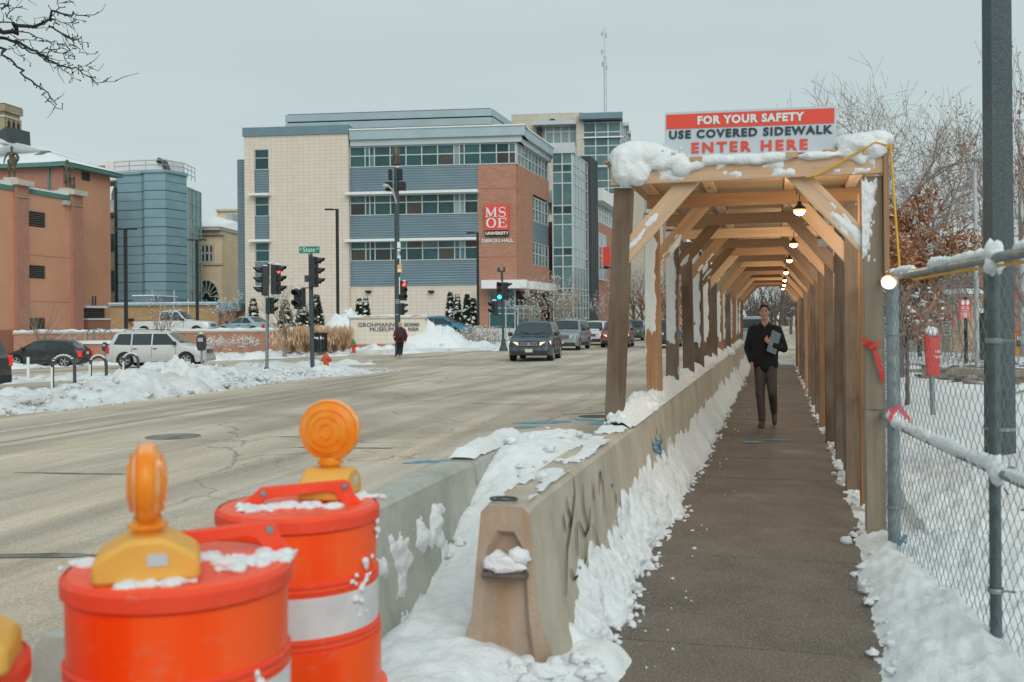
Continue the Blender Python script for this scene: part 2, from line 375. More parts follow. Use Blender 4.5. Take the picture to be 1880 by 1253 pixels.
# metals and plastics
M['galv'] = plain('galvanized_steel', (0.25, 0.295, 0.31), 0.5, 0.25, 14, 0.15, 90, 0.5)
M['galv_d'] = plain('dark_galvanized_steel', (0.095, 0.125, 0.135), 0.5, 0.25, 14, 0.15, 90, 0.3)
M['wire'] = plain('galvanized_wire', (0.20, 0.235, 0.25), 0.5, 0.15, 20, metal=0.5)
g = NG('flecked_steel_pole'); v = g.co(); q = g.noise(v, 130, 3, 0.7); q2 = g.noise(v, 2, 4)
M['pole_g'] = g.fin(g.mix(g.rng(q, 0.45, 0.7), g.mix(q2, (0.042, 0.060, 0.068), (0.065, 0.088, 0.096)), (0.17, 0.21, 0.225)), 0.55, metal=0.3)
M['black'] = plain('black_metal', (0.012, 0.014, 0.016), 0.5, 0.2, 6); M['dark'] = plain('dark_grey_metal', (0.06, 0.07, 0.075), 0.5, 0.2, 6)
M['pole_t'] = plain('dark_teal_pole', (0.05, 0.075, 0.085), 0.5, 0.2, 6); M['signal'] = plain('signal_housing', (0.035, 0.042, 0.046), 0.5, 0.2, 6)
M['grey'] = plain('grey_paint', (0.42, 0.45, 0.46), 0.5, 0.1, 6); M['white'] = plain('white_paint', (0.74, 0.77, 0.77), 0.5, 0.05, 5)
M['red'] = plain('red_paint', (0.62, 0.05, 0.035), 0.5, 0.1, 5); M['navy'] = plain('navy_print', (0.025, 0.05, 0.075), 0.5, 0.1, 5)
M['redprint'] = plain('red_print', (0.72, 0.075, 0.05), 0.45, 0.06, 5); M['signpanel'] = plain('pale_sign_panel', (0.50, 0.57, 0.62), 0.4, 0.04, 3)
M['signwhite'] = plain('pale_sign_lettering', (0.66, 0.74, 0.74), 0.45, 0.05, 4)
M['green_s'] = plain('street_sign_green', (0.0, 0.22, 0.15), 0.45, 0.08, 4)
def plastic(name, c, rough=0.35, sub=0.0, var=0.08):
    g = NG(name); v = g.co(rnd=3); c2 = g.mix(g.rng(g.noise(v, 5, 6, 0.65), 0.35, 0.7), mul(c, 1 - var), mul(c, 1 + var))
    c2 = g.mix(g.rng(g.noise(v, 18, 6, 0.7), 0.58, 0.75, 0, 0.22), c2, (0.62, 0.50, 0.44))
    return g.fin(c2, g.rng(g.noise(v, 9, 4), 0.3, 0.7, rough * 0.8, rough * 1.4), spec=0.3)
M['drum'] = plastic('orange_drum_plastic', (1.0, 0.115, 0.045), 0.36); M['drum_rib'] = plastic('red_orange_rib', (0.86, 0.075, 0.03), 0.45)
g = NG('orange_reflective_sheet'); v = g.co(); q = g.vor(v, 150, 'F1')
M['refl_o'] = g.fin(g.mix(g.rng(g.noise(v, 14, 6, .7), .56, .74, 0, .28), g.mix(g.rng(g.noise(g.co((1, 1, 0.05)), 6, 3), 0.35, 0.65), (1.0, 0.060, 0.004), (1.0, 0.115, 0.022)), (.52, .30, .21)), 0.3, g.bump(q, 0.04, 0.004), spec=0.2)
g = NG('white_reflective_sheet'); v = g.co(); q = g.vor(v, 170, 'F1')
M['refl_w'] = g.fin(g.mix(g.rng(g.noise(v, 7, 4), 0.4, 0.7), (0.60, 0.62, 0.64), (0.76, 0.76, 0.75)), 0.25, g.bump(q, 0.1, 0.004), spec=0.5)
M['amber'] = None
g = NG('amber_lens'); v = g.co(); g.set(g.b, 'Transmission Weight', 0.22); g.set(g.b, 'IOR', 1.3); g.set(g.b, 'Subsurface Weight', 0.35); g.set(g.b, 'Subsurface Radius', (0.05, 0.02, 0.005)); g.set(g.b, 'Subsurface Scale', 0.3)
M['amber'] = g.fin(g.mix(g.rng(g.noise(v, 16, 2), 0.35, 0.65), (1.0, 0.30, 0.02), (1.0, 0.40, 0.05)), 0.25, spec=0.5)
M['yellow'] = plastic('yellow_plastic', (0.76, 0.42, 0.085), 0.45); M['cord'] = plain('yellow_cord', (0.62, 0.36, 0.03), 0.5)
M['rubber'] = plain('black_rubber', (0.022, 0.022, 0.023), 0.85, 0.3, 20); M['bulb'] = emit('lit_bulb', (1.0, 0.87, 0.68), 1.7)
M['rimz'] = plain('alloy_rim', (0.42, 0.44, 0.45), 0.35, 0.15, 9, metal=0.7); M['chrome'] = plain('bright_trim', (0.55, 0.57, 0.58), 0.25, 0.1, 9, metal=0.8)
M['carglass'] = glass('car_glass', (0.02, 0.032, 0.036), (0.045, 0.065, 0.072), 0.03, 0.03, 0.5)
M['headlamp'] = plain('headlamp_lens', (0.55, 0.55, 0.52), 0.15, 0.1, 8, spec=0.8); M['headlit'] = emit('headlamp_lit', (1.0, 0.68, 0.45), 0.8)
M['tail'] = plain('tail_lamp_red', (0.60, 0.02, 0.015), 0.2, 0.15, 8, spec=0.7); M['tail_lit'] = emit('tail_lamp_lit', (.8, 0.03, 0.02), .35)
M['plastic_b'] = plain('black_trim', (0.03, 0.032, 0.034), 0.65, 0.2, 9); M['plate'] = plain('licence_plate', (0.60, 0.58, 0.55), 0.5, 0.12, 20)
def paint(name, c, flake=0.3):
    g = NG(name); v = g.co(); g.set(g.b, 'Coat Weight', 0.3); g.set(g.b, 'Coat Roughness', 0.08)
    s = g.n('ShaderNodeSeparateXYZ'); g.set(s, 0, v)
    d = g.math('MULTIPLY', g.rng(s.outputs[2], 0.25, 0.75, 0.75, 0.08), g.rng(g.noise(v, 6, 5), 0.3, 0.7))
    return g.fin(g.mix(d, c, (0.26, 0.25, 0.235)), g.rng(d, 0, 1, 0.32, 0.75), metal=flake * .5, spec=0.35)
for k, c in dict(c_blue=(0.014, 0.042, 0.068), c_grey=(0.16, 0.20, 0.225), c_white=(0.62, 0.64, 0.64), c_maroon=(0.20, 0.025, 0.03), c_dark=(0.035, 0.042, 0.05),
                 c_silver=(0.56, 0.58, 0.585), c_black=(0.018, 0.020, 0.022), c_teal=(0.03, 0.22, 0.36), c_sky=(0.30, 0.42, 0.46), c_steel=(0.24, 0.28, 0.32)).items():
    M[k] = paint('car_paint_' + k[2:], c)
# buildings
M['tile'] = brick('beige_tile_cladding', (0.64, 0.575, 0.49), (0.68, 0.61, 0.525), (0.46, 0.41, 0.355), 0.48, 0.30, 0.012, 0.0, 0.3, dirt=0.08)
M['tile2'] = brick('beige_stone_cladding', (0.55, 0.51, 0.43), (0.59, 0.545, 0.46), (0.40, 0.38, 0.32), 1.5, 0.75, 0.025, 0.0, 0.3, dirt=0.12)
M['tile_s'] = brick('cream_tile', (0.72, 0.655, 0.56), (0.75, 0.685, 0.59), (0.55, 0.50, 0.43), 0.38, 0.26, 0.008, 0.0, 0.3, dirt=0.08)
M['brick'] = brick('red_brown_brick', (0.37, 0.165, 0.105), (0.45, 0.215, 0.145), (0.42, 0.32, 0.26), 0.42, 0.15, 0.014, dirt=0.12)
M['brick_w'] = brick('orange_brick', (0.40, 0.165, 0.10), (0.52, 0.25, 0.16), (0.42, 0.33, 0.27), 0.26, 0.085, 0.012, dirt=0.25)
M['brick_m'] = brick('rose_brick', (0.41, 0.185, 0.135), (0.47, 0.23, 0.175), (0.36, 0.24, 0.19), 0.30, 0.10, 0.010, dirt=0.25)
M['brick_t'] = brick('tan_brick', (0.36, 0.235, 0.12), (0.42, 0.29, 0.16), (0.30, 0.22, 0.13), 0.40, 0.13, 0.012, dirt=0.25)
M['brick_y'] = brick('cream_city_brick', (0.74, 0.61, 0.42), (0.78, 0.66, 0.47), (0.60, 0.51, 0.37), 0.45, 0.15, 0.010, dirt=0.3)
M['brick_d'] = brick('sooty_brick', (0.38, 0.335, 0.23), (0.46, 0.40, 0.28), (0.2, 0.17, 0.11), 0.5, 0.25, 0.02, dirt=0.7)
M['stucco'] = plain('salmon_stucco', (0.60, 0.305, 0.19), 0.9, 0.08, 0.35, 0.25, 6, col2=(0.63, 0.33, 0.215), rnd=0)
M['stucco_d'] = plain('dark_salmon_stucco', (0.36, 0.175, 0.12), 0.9, 0.06, 0.6, rnd=0)
M['stone'] = plain('pale_stone', (0.52, 0.49, 0.42), 0.85, 0.12, 2, rnd=0)
M['copper'] = plain('green_metal_trim', (0.09, 0.22, 0.19), 0.55, 0.15, 3, rnd=0)
def corr(name, c, c2, per=0.22):
    g = NG(name); v = g.facade(); q = g.n('ShaderNodeTexWave', wave_type='BANDS', bands_direction='Y', wave_profile='SIN'); g.set(q, 'Vector', v); g.set(q, 'Scale', 0.314 / per)
    n_ = g.noise(v, 0.25, 3, 0.5, 1.0)
    col = g.mix(g.rng(n_, 0.35, 0.65), c, c2); col = g.mix(g.rng(q.outputs['Fac'], 0.0, 0.35, 0.45, 0), col, mul(c, 0.55))
    return g.fin(col, 0.45, g.bump(q.outputs['Fac'], 0.8, 0.06), metal=0.25)
M['corr'] = corr('blue_corrugated_metal', (0.165, 0.245, 0.30), (0.20, 0.285, 0.325))
M['panel'] = plain('blue_grey_panel', (0.24, 0.40, 0.465), 0.45, 0.09, 0.5, metal=0.1); M['panel_j'] = plain('dark_panel_joint', (0.10, 0.15, 0.18), 0.6, 0.1, 1)
M['capmetal'] = plain('pale_metal_fascia', (0.46, 0.53, 0.55), 0.4, 0.05, 0.5, metal=0.2); M['screen'] = plain('louvre_metal', (0.36, 0.46, 0.50), 0.4, 0.06, 0.6, metal=0.2)
M['bluecap'] = plain('blue_grey_coping', (0.15, 0.24, 0.29), 0.5, 0.08, 1, metal=0.2); M['fin'] = plain('charcoal_fin', (0.05, 0.065, 0.075), 0.5, 0.1, 2, metal=0.3)
M['frame'] = plain('aluminium_mullion', (0.50, 0.55, 0.56), 0.4, 0.05, 3, metal=0.3); M['louvre'] = plain('dark_louvre', (0.14, 0.12, 0.105), 0.6, 0.2, 3)
M['glass'] = glass('dark_window_glass', (0.010, 0.036, 0.040), (0.035, 0.11, 0.12), 0.04, 0.45, 0.5, 0.6)
M['glass_t'] = glass('teal_curtain_glass', (0.03, 0.085, 0.095), (0.10, 0.20, 0.215), 0.05, 0.2, 0.8)
M['glass_p'] = glass('pale_curtain_glass', (0.16, 0.25, 0.26), (0.26, 0.35, 0.36), 0.05, 0.12, 0.8)
M['glass_g'] = glass('green_stair_glass', (0.03, 0.10, 0.075), (0.11, 0.19, 0.12), 0.05, 0.2, 0.8)
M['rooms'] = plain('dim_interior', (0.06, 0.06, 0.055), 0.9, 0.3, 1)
M['bronze'] = plain('weathered_bronze', (0.085, 0.075, 0.055), 0.5, 0.4, 3, metal=0.4, col2=(0.16, 0.14, 0.10))
# plants
M['bark'] = plain('grey_brown_bark', (0.125, 0.102, 0.088), 0.9, 0.3, 8); M['bark_d'] = plain('dark_wet_bark', (0.030, 0.030, 0.034), 0.85, 0.3, 8)
M['bark_l'] = plain('pale_twig_bark', (0.27, 0.22, 0.19), 0.9, 0.3, 8); M['bulb_rim'] = emit('warm_bulb_rim', (1.0, 0.50, 0.18), 0.8)
M['glass_b'] = glass('brown_window_glass', (0.03, 0.03, 0.026), (0.07, 0.065, 0.055), 0.05, 0.4, 0.5, 0.6)
M['bark_t'] = plain('tan_twig', (0.30, 0.235, 0.18), 0.9, 0.3, 3); M['bark_p'] = plain('pale_young_bark', (0.26, 0.22, 0.18), 0.9, 0.3, 4)
def leaf(name, c1, c2):
    g = NG(name); return g.fin(g.mix(g.rng(g.noise(g.co(), 2.2, 4), 0.35, 0.65), c1, c2), 0.7, spec=0.25)
M['oak'] = leaf('dry_oak_leaf', (0.24, 0.085, 0.035), (0.37, 0.155, 0.07)); M['oak2'] = leaf('faded_oak_leaf', (0.38, 0.22, 0.13), (0.33, 0.17, 0.09))
M['ever'] = leaf('evergreen_needles', (0.018, 0.032, 0.016), (0.05, 0.062, 0.028)); M['straw'] = leaf('dry_ornamental_grass', (0.58, 0.40, 0.25), (0.74, 0.56, 0.38))
# people
M['skin'] = plain('skin', (0.48, 0.27, 0.19), 0.5, 0.08, 12); M['hair'] = plain('dark_brown_hair', (0.022, 0.014, 0.010), 0.6, 0.3, 60)
M['jacket'] = plain('black_fleece', (0.012, 0.013, 0.014), 0.9, 0.25, 25, 0.3, 120); M['trouser'] = plain('brown_grey_trousers', (0.075, 0.060, 0.055), 0.85, 0.2, 14, 0.2, 90)
M['boot'] = plain('brown_boots', (0.085, 0.040, 0.025), 0.55, 0.2, 12); M['laptop'] = plain('slate_laptop', (0.17, 0.215, 0.25), 0.35, 0.06, 4, metal=0.3)
M['maroon'] = plain('maroon_coat', (0.12, 0.02, 0.025), 0.9, 0.25, 10); M['blueh'] = plain('navy_scarf', (0.02, 0.05, 0.11), 0.9, 0.2, 10)
M['tan'] = plain('tan_fabric', (0.45, 0.34, 0.24), 0.9, 0.15, 8); M['lip'] = plain('lips', (0.36, 0.15, 0.12), 0.5, 0.1, 9); M['eye'] = plain('eye_dark', (0.02, 0.015, 0.012), 0.2)
M['orange'] = plain('orange_paint', (0.62, 0.11, 0.04), 0.5, 0.12, 6); M['green_p'] = plain('green_paint', (0.02, 0.22, 0.07), 0.5, 0.12, 6)
M['pink'] = plain('pink_ribbon', (0.75, 0.12, 0.16), 0.6); M['booth'] = plain('tan_panel', (0.50, 0.37, 0.24), 0.8, 0.08, 3); M['mud'] = plain('wet_mud', (0.12, 0.095, 0.07), 0.9, 0.5, 3, 0.6, 12, col2=(0.36, 0.32, 0.27))
M['news'] = plain('news_box_yellow', (0.72, 0.33, 0.04), 0.45, 0.1, 4)
# ------------------------------------------------------------------ the ground
mb = MB(); xs = [-1600, -112, -17, 1600]; ys = [-300, 1800]
gv = [(x, y, road_z(max(x, -112), 0)) for y in ys for x in xs]
mb.add(gv, [(i, i + 1, i + 5, i + 4) for i in range(3)])
structure(mb.build('road', M['road']))
def stripe(pts, wd, mt, name, dz=0.004):
    mb = MB()
    for a, b in zip(pts, pts[1:]):
        a, b = V(a), V(b); n_ = V((a.y - b.y, b.x - a.x, 0)).normalized() * wd / 2
        q = [a - n_, b - n_, b + n_, a + n_]; mb.quad(*[V((p.x, p.y, road_z(p.x, p.y) + dz)) for p in q])
    return structure(mb.build(name, mt))
def ragged(a, b, n, wob=0.03): return [V((a[0] + (b[0] - a[0]) * i / n + random.uniform(-wob, wob), a[1] + (b[1] - a[1]) * i / n, 0)) for i in range(n + 1)]
stripe([(-12.3, 3, 0), (-12.3, 33, 0)], 0.11, M['paint_w'], 'lane_marking')
stripe([(-11.2, 3, 0), (-11.2, 33, 0)], 0.10, M['paint_y'], 'lane_marking')
stripe([G(705, 672, -.15), G(800, 656, -.15)], 0.14, M['paint_w'], 'lane_marking')
stripe([G(935, 662, -.15), G(1118, 668, -.15)], 0.3, M['paint_w'], 'lane_marking')
def blotch(name, c, rx, ry, mt, rz=0.0, dz=0.004, n=22, wob=0.25, sd=0):
    mb = MB(); vs = [V((c.x, c.y, road_z(c.x, c.y) + dz))]
    for i in range(n):
        a = 2 * math.pi * i / n; k = 1 + wob * noise.noise(V((math.cos(a) * 2 + sd, math.sin(a) * 2, sd * 1.7)))
        x, y = math.cos(a) * rx * k, math.sin(a) * ry * k; p = V((c.x + x * math.cos(rz) - y * math.sin(rz), c.y + x * math.sin(rz) + y * math.cos(rz), 0))
        vs.append(V((p.x, p.y, road_z(p.x, p.y) + dz)))
    mb.add(vs, [(0, i + 1, (i + 1) % n + 1) for i in range(n)]); return structure(mb.build(name, mt))
cov = blotch('manhole_cover', G(318, 802, -.15), .42, .42, M['patch'], wob=0.0)
blotch('manhole_cover', G(1092, 765, -.15), .30, .30, M['black'], wob=0.0)
for px, py, rx, ry, rz in ((1000, 776, .5, .2, .5), (1085, 772, .35, .18, -.4), (800, 848, .4, .10, .6), (965, 785, .25, .16, 1.0), (1112, 778, .25, .2, 0.2), (905, 690, .5, .05, .2), (1060, 735, .5, .06, .2)):
    blotch('utility_marking', G(px, py, -.15), rx, ry, M['paint_b'], rz, sd=px, wob=.8)
for px, py, rx, ry, rz in ((60, 1022, .55, .06, .25), (640, 823, .7, .05, .1), (130, 870, .8, .04, .1), (560, 803, .5, .035, .1), (1075, 760, .5, .05, .6), (1130, 742, .6, .05, 0.5), (990, 830, .7, .03, .1), (900, 742, .9, .03, .02)):
    blotch('tar_patch', G(px, py, -.15), rx, ry, M['patch'], rz, sd=py, wob=.9, dz=.006)
# covered sidewalk: one slab after another with open joints
base = MB(); base.bx(-1.5, .95, -3, 36, -.4, -.03); sw = structure(base.build('sidewalk', M['patch']))
y = -2.6; k = 0
while y < 35.5:
    ln = 1.52 if y > 8 else 1.9
    mb = MB(); mb.bx(-1.46, .93, 0, ln - (.010 if y < 8 else .018), -.03, 0.0); o = mb.build('paving_slab', M['walk'], sw, loc=(0, y, random.uniform(-.002, .002)))
    y += ln; k += 1
blotch('utility_marking', V((-.33, 13.3, 0)), .14, .09, M['paint_b'], .3, .158, sd=3, wob=.9)
blotch('utility_marking', V((-.02, 13.6, 0)), .22, .05, M['paint_b'], .2, .158, sd=8, wob=.9)
# ground of the lot behind the low wall
LW0, LW1 = at(25, 62, 0), at(645, 65, 0)
pl = [LW0, LW1, at(905, 71, 0), at(960, 90, 0), at(60, 108, 0), at(30, 66, 0)]
mb = MB(); z = 0.95; n_ = len(pl)
off = (LW1 - LW0).normalized(); off = V((-off.y, off.x, 0)) * 0.35
pl = [p + off for p in pl]
mb.add([V((p.x, p.y, z)) for p in pl] + [V((p.x, p.y, -4)) for p in pl], [tuple(range(n_))] + [(i, i + n_, (i + 1) % n_ + n_, (i + 1) % n_) for i in range(n_)])
structure(mb.build('raised_parking_lot', M['snow_d']))
# far pavement in front of the hall and the street beyond
mb = MB(); q = [at(640, 57, 0), at(925, 60, 0), V((-17.3, 200, 0)), V((-24, 200, 0)), at(960, 84, 0)]
mb.add([V((p.x, p.y, -.03)) for p in q] + [V((p.x, p.y, -.6)) for p in q], [(0, 1, 2, 3, 4)] + [(i, i + 5, (i + 1) % 5 + 5, (i + 1) % 5) for i in range(5)]); structure(mb.build('pavement', M['snow_d']))

# ------------------------------------------------------------------ snow
def stuff(o, label, cat='snow'): return tag(o, label, cat, kind='stuff')
def ridge(label, pts, nu, nv, sd, mt, base=road_z, rough=0.5, clumps=60, csize=(.03, .11), name='snow_bank', fs=1.6):
    """a ploughed ridge: pts = (x, y, height, half width)"""
    segs = [0.0]
    for a, b in zip(pts, pts[1:]): segs.append(segs[-1] + math.hypot(b[0] - a[0], b[1] - a[1]))
    def pos(t):
        q = t * segs[-1]
        for i in range(len(pts) - 1):
            if q <= segs[i + 1] or i == len(pts) - 2:
                k = (q - segs[i]) / max(1e-6, segs[i + 1] - segs[i]); k2 = sst(0, 1, k)
                a, b = pts[i], pts[i + 1]; d = V((b[0] - a[0], b[1] - a[1], 0)).normalized()
                return V((a[0] + (b[0] - a[0]) * k, a[1] + (b[1] - a[1]) * k, 0)), a[2] + (b[2] - a[2]) * k2, a[3] + (b[3] - a[3]) * k2, V((d.y, -d.x, 0))
    mb = MB(); vs = []
    for i in range(nu):
        t = i / (nu - 1); p, h, hw, n_ = pos(t); e = sst(0, .03, t) * sst(1, .97, t)
        for j in range(nv):
            s = -1 + 2 * j / (nv - 1); x, y = p.x + n_.x * s * hw, p.y + n_.y * s * hw
            a = fb(x, y, sd, fs, 5); b = fb(x, y, sd + 9, .55, 3)
            s2 = s + .30 * b
            z = h * max(0.0, 1 - abs(s2) ** 1.7) * (1 + rough * a) * e + .35 * h * a * max(0, 1 - abs(s)) * e + .03 * a - .035
            if abs(s) > .985: z = -.08
            vs.append(V((x, y, base(x, y) + z)))
    fsx = [(i * nv + j, i * nv + j + 1, (i + 1) * nv + j + 1, (i + 1) * nv + j) for i in range(nu - 1) for j in range(nv - 1)]
    mb.add(vs, fsx)
    L_ = []
    for _ in range(clumps):
        p, h, hw, n_ = pos(random.random()); s = random.uniform(-1.05, 1.05); x, y = p.x + n_.x * s * hw, p.y + n_.y * s * hw
        r = random.uniform(*csize) * (0.5 + min(1, h)); L_.append((V((x, y, base(x, y) + h * max(0, 1 - abs(s) ** 1.5) * .95)), r))
    lumps(mb, L_)
    return stuff(mb.build(name, mt, smooth=60), label)
ridge('long ploughed heap of dirty snow along the far edge of the road at left', [(-15.2, 9, .12, 1.3), (-15.5, 15, .20, 1.5), (-15.8, 19, .30, 1.7), (-15.5, 22.2, .62, 1.6), (-15.6, 24, .62, 1.6), (-15.6, 26.5, .34, 1.6), (-15.6, 28.5, .26, 1.6), (-15.0, 31, .24, 1.7), (-13.6, 33.3, .08, .9)], 420, 64, 3.1, M['snow_d'], clumps=1500, rough=.42)
ridge('shallow snow strip behind the bike racks', [(-30, 24, .12, 1.5), (-24, 31, .18, 1.4), (-20, 36, .25, 1.2), (-16, 38.6, .15, .8)], 120, 18, 7.7, M['snow_d'], clumps=160)
ridge('snow heaped along the foot of the low brick wall', [tuple(at(-40, 56, 0))[:2] + (.35, 1.5), tuple(at(200, 58, 0))[:2] + (.32, 1.4), tuple(at(420, 58.5, 0))[:2] + (.40, 1.7), tuple(at(640, 59, 0))[:2] + (.45, 1.6), tuple(at(780, 59, 0))[:2] + (.35, 1.3)], 260, 24, 12.2, M['snow'], clumps=300)
ridge('tall snow pile right of the museum sign wall', [tuple(at(750, 63.2, 0))[:2] + (1.5, 2.4), tuple(at(785, 62.5, 0))[:2] + (1.6, 2.4), tuple(at(815, 62.5, 0))[:2] + (1.45, 2.4), tuple(at(870, 62, 0))[:2] + (.55, 2.0), tuple(at(918, 60, 0))[:2] + (.22, 1.4)], 110, 30, 17.5, M['snow'], clumps=160, rough=.10, fs=1.0)
ridge('snow pile above the wall left of the museum sign', [tuple(at(585, 68, 0))[:2] + (.3, 2), tuple(at(632, 68, 0))[:2] + (1.5, 2.5), tuple(at(672, 68, 0))[:2] + (1.2, 2)], 60, 24, 27.5, M['snow'], base=lambda x, y: .92, clumps=60, rough=.10, fs=1.0)
ridge('low snow along the far kerb under the signal post', [tuple(at(925, 58, 0))[:2] + (.22, .9), tuple(at(950, 62, 0))[:2] + (.2, .8)], 30, 14, 31.5, M['snow'], clumps=30)
# snow plastered on the walkway side of the long barrier row
BX, BH = -1.06, .81                                    # right top edge and height of the long barrier row
def bface(z): # half profile of a barrier: outward offset of the face from the top edge
    return 0.0 if z > .80 else (.80 - z) * .12 if z > .30 else .06 + (.30 - z) * .354 if z > .06 else .145
def sn_T(u, v):
    y = sn_y(u); z = v * .80; hgt = .27 + .22 * sst(4.6, 7.2, y) + .10 * fb(y, 3.3, 0, .5, 3) + .025 * fb(y, .7, 0, 2.2, 2)
    k = 1 - z / max(.12, hgt); a = fb(y, z * 1.3, 2.2, 1.5, 3)
    t = ((.085 + .03 * sst(5, 9, y)) * k ** 1.1 if k > 0 else -.03 + .10 * k) + .055 * a * clamp(k + .35) + ((.022 + .028 * sst(10, 5, y)) * fb(y, z, 5.2, 7.0, 4) + .016 * sst(12, 6, y) * fb(y, z, 8.2, 24.0, 2)) * clamp(k + .25) - .012 + .10 * max(0, fb(y, z * .8, 14, 2.4, 4) - .04) * sst(-1.5, -.2, k) * sst(14, 6, y)
    t -= .3 * sst(4.62, 4.32, y)
    return min(t, .42)
def sn_y(u): return 4.30 * (34.5 / 4.30) ** u
mb = MB(); crust(mb, lambda u, v: V((BX + bface(v * .8) - .01, sn_y(u), v * .80)), 900, 84, sn_T, V((1, 0, 0)), thr=.001)
L_ = []
for _ in range(420):
    y = 4.3 * (30 / 4.3) ** random.random(); t = sn_T(math.log(y / 4.3) / math.log(34.5 / 4.3), 0.02)
    L_.append((V((BX + .145 + max(0, t) + random.gauss(0.0, .035), y, random.uniform(0, .02))), random.uniform(.008, .035)))
for _ in range(60):
    y = 4.3 * (20 / 4.3) ** random.random(); L_.append((V((-.70 + random.gauss(.08, .13), y, .004)), random.uniform(.005, .014)))
lumps(mb, L_)
stuff(mb.build('snow_drift', M['snow'], smooth=75), 'snow plastered on the walkway side of the long barrier row')
# snow between the two barrier rows
def h_gap(x, y):
    m = .03 + .58 * sst(4.9, 7.5, y) * (1 - .8 * sst(7.9, 9.2, y)) + .05 * fb(x, y, 4, 1.3, 5) + .03 * fb(x, y, 8, 4, 3)
    m += .09 * sst(5.6, 7.0, y) * math.cos((x + 1.7) * 3.0) - .10 * (1 - sst(-1.9, -1.5, x)) * sst(5, 4, y)
    m += .008 * fb(x, y, 2, 11, 3)
    return max(m, .0) - .3 * sst(7.9, 8.6, y) - .5 * sst(-2.0, -2.12, x) - .25 * sst(-1.30, -1.18, x) * sst(6.6, 5.2, y)
mb = field('snow_drift', span(-2.2, -1.14, 90), span(3.35, 8.7, 320), h_gap, None)
lumps(mb, [(V((random.uniform(-2.1, -1.2), y, h_gap(-1.6, y) + .01)), random.uniform(.012, .06)) for y in [random.uniform(3.4, 8.2) for _ in range(70)]])
stuff(mb.build('snow_drift', M['snow'], smooth=75), 'snow filling the trench between the two concrete barrier rows')
# snow on the right of the walkway and the white field behind the fence
def edge(y): return .50 + .10 * fb(y, 1.1, 0, .9, 4) + .05 * fb(y, 2.2, 0, 4, 3) + .12 * sst(6.6, 8.5, y)
def h_right(x, y):
    e = x - edge(y)
    if e < -.04: return -.02
    h = .13 * (1 - math.exp(-max(0, e) * 9)) + .035 * fb(x, y, 5, 3.5, 5) * sst(0, .15, e) + .05 * sst(.2, 1.2, e) + .16 * sst(1.0, 3.5, x) * sst(6, 9, y)
    h += (.03 * fb(x, y, 2, 6, 4) + .012 * fb(x, y, 6, 19, 2)) * sst(0, .2, e) * (1 - sst(1.4, 2.4, x)) ; h += .20 * math.exp(-((x - 2.1) ** 2 + (y - 9.3) ** 2) / .5) + .10 * fb(x, y, 9, .5, 3) * sst(1, 3, x)
    h -= .10 * sst(.35, .25, abs(x - .85)) * sst(6.8, 8, y) * 0
    if x < 1.0: h *= 1 - .75 * sst(7.2, 8.0, y)
    return h + .02 * fb(x, y, 1, 14, 4) * sst(0, .1, e)
mb = field('s', span(.34, 1.7, 120), persp(1.6, 36, 420), h_right, None)
xs2 = [1.7 + 40 * (i / 60) ** 1.8 for i in range(61)]
mb2 = field('s', xs2, persp(1.6, 60, 120), h_right, None); mb.add(mb2.v, mb2.f)
L_ = []
for _ in range(330):
    y = 2.5 * (30 / 2.5) ** random.random(); L_.append((V((edge(y) + random.gauss(.05, .05), y, random.uniform(0, .04))), random.uniform(.012, .05) * (1 if y < 9 else 1.3)))
lumps(mb, L_)
stuff(mb.build('snow_field', M['snow'], smooth=75), 'white snow ground behind the chain link fence and right of the walkway')
# snow dropped round the drums
mb = field('s', span(-1.95, -.15, 90), span(3.2, 4.7, 70), lambda x, y: .08 + .05 * fb(x, y, 3, 4, 5) + .10 * sst(-.85, -1.3, x) - .16 * sst(-.80, -.55, x) - .2 * sst(-1.7, -1.95, x), None)
lumps(mb, [(V((random.uniform(-1.7, -.7), random.uniform(3.3, 4.3), .12)), random.uniform(.02, .07)) for _ in range(160)])
stuff(mb.build('snow_drift', M['snow'], smooth=75), 'lumpy snow in front of the near barrier end')
# ------------------------------------------------------------------ buildings
def louvre(fac, parent, s0, s1, z0, z1, n, k=6, name='vent_louvre'):
    mb = MB(parent.location); fac.box(mb, s0, s1, z0, z1, n - .2, n + .02)
    st_ = (z1 - z0) / k
    for i in range(k): fac.box(mb, s0 - .03, s1 + .03, z0 + i * st_ + st_ * .55, z0 + i * st_ + st_ * .9, n + .02, n + .10, 1)
    return mb.build(name, [M['black'], M['louvre']], parent)
def glazing(fac, parent, ss, zs, n, gm, fm, bar=.07, name='window', holes=()):
    """a framed window: frame part with one pane object for each opening"""
    mb = MB(parent.location); e = bar / 2
    for i, s in enumerate(ss): fac.box(mb, s - e, s + e, zs[0] - e, zs[-1] + e, n - .05, n + .09)
    for i in range(len(ss) - 1):
        for z in zs: fac.box(mb, ss[i] + e, ss[i + 1] - e, z - e, z + e, n - .05, n + .07)
    f = mb.build(name, fm, parent)
    for i in range(len(ss) - 1):
        for j in range(len(zs) - 1):
            w_, h_ = abs(ss[i + 1] - ss[i]) - bar, abs(zs[j + 1] - zs[j]) - bar
            if w_ <= 0 or h_ <= 0: continue
            q = MB(); q.bx(-w_ / 2, w_ / 2, -.02, .02, -h_ / 2, h_ / 2)
            me = q.mesh('pane', gm((i, j)) if callable(gm) else gm)
            o = bpy.data.objects.new('pane', me); C.objects.link(o); o.parent = f
            p = fac.P((ss[i] + ss[i + 1]) / 2, (zs[j] + zs[j + 1]) / 2, n) - parent.location
            m_ = fac.M(); m_ = m_.to_3x3().to_4x4(); m_.translation = p; o.matrix_local = m_
    return f
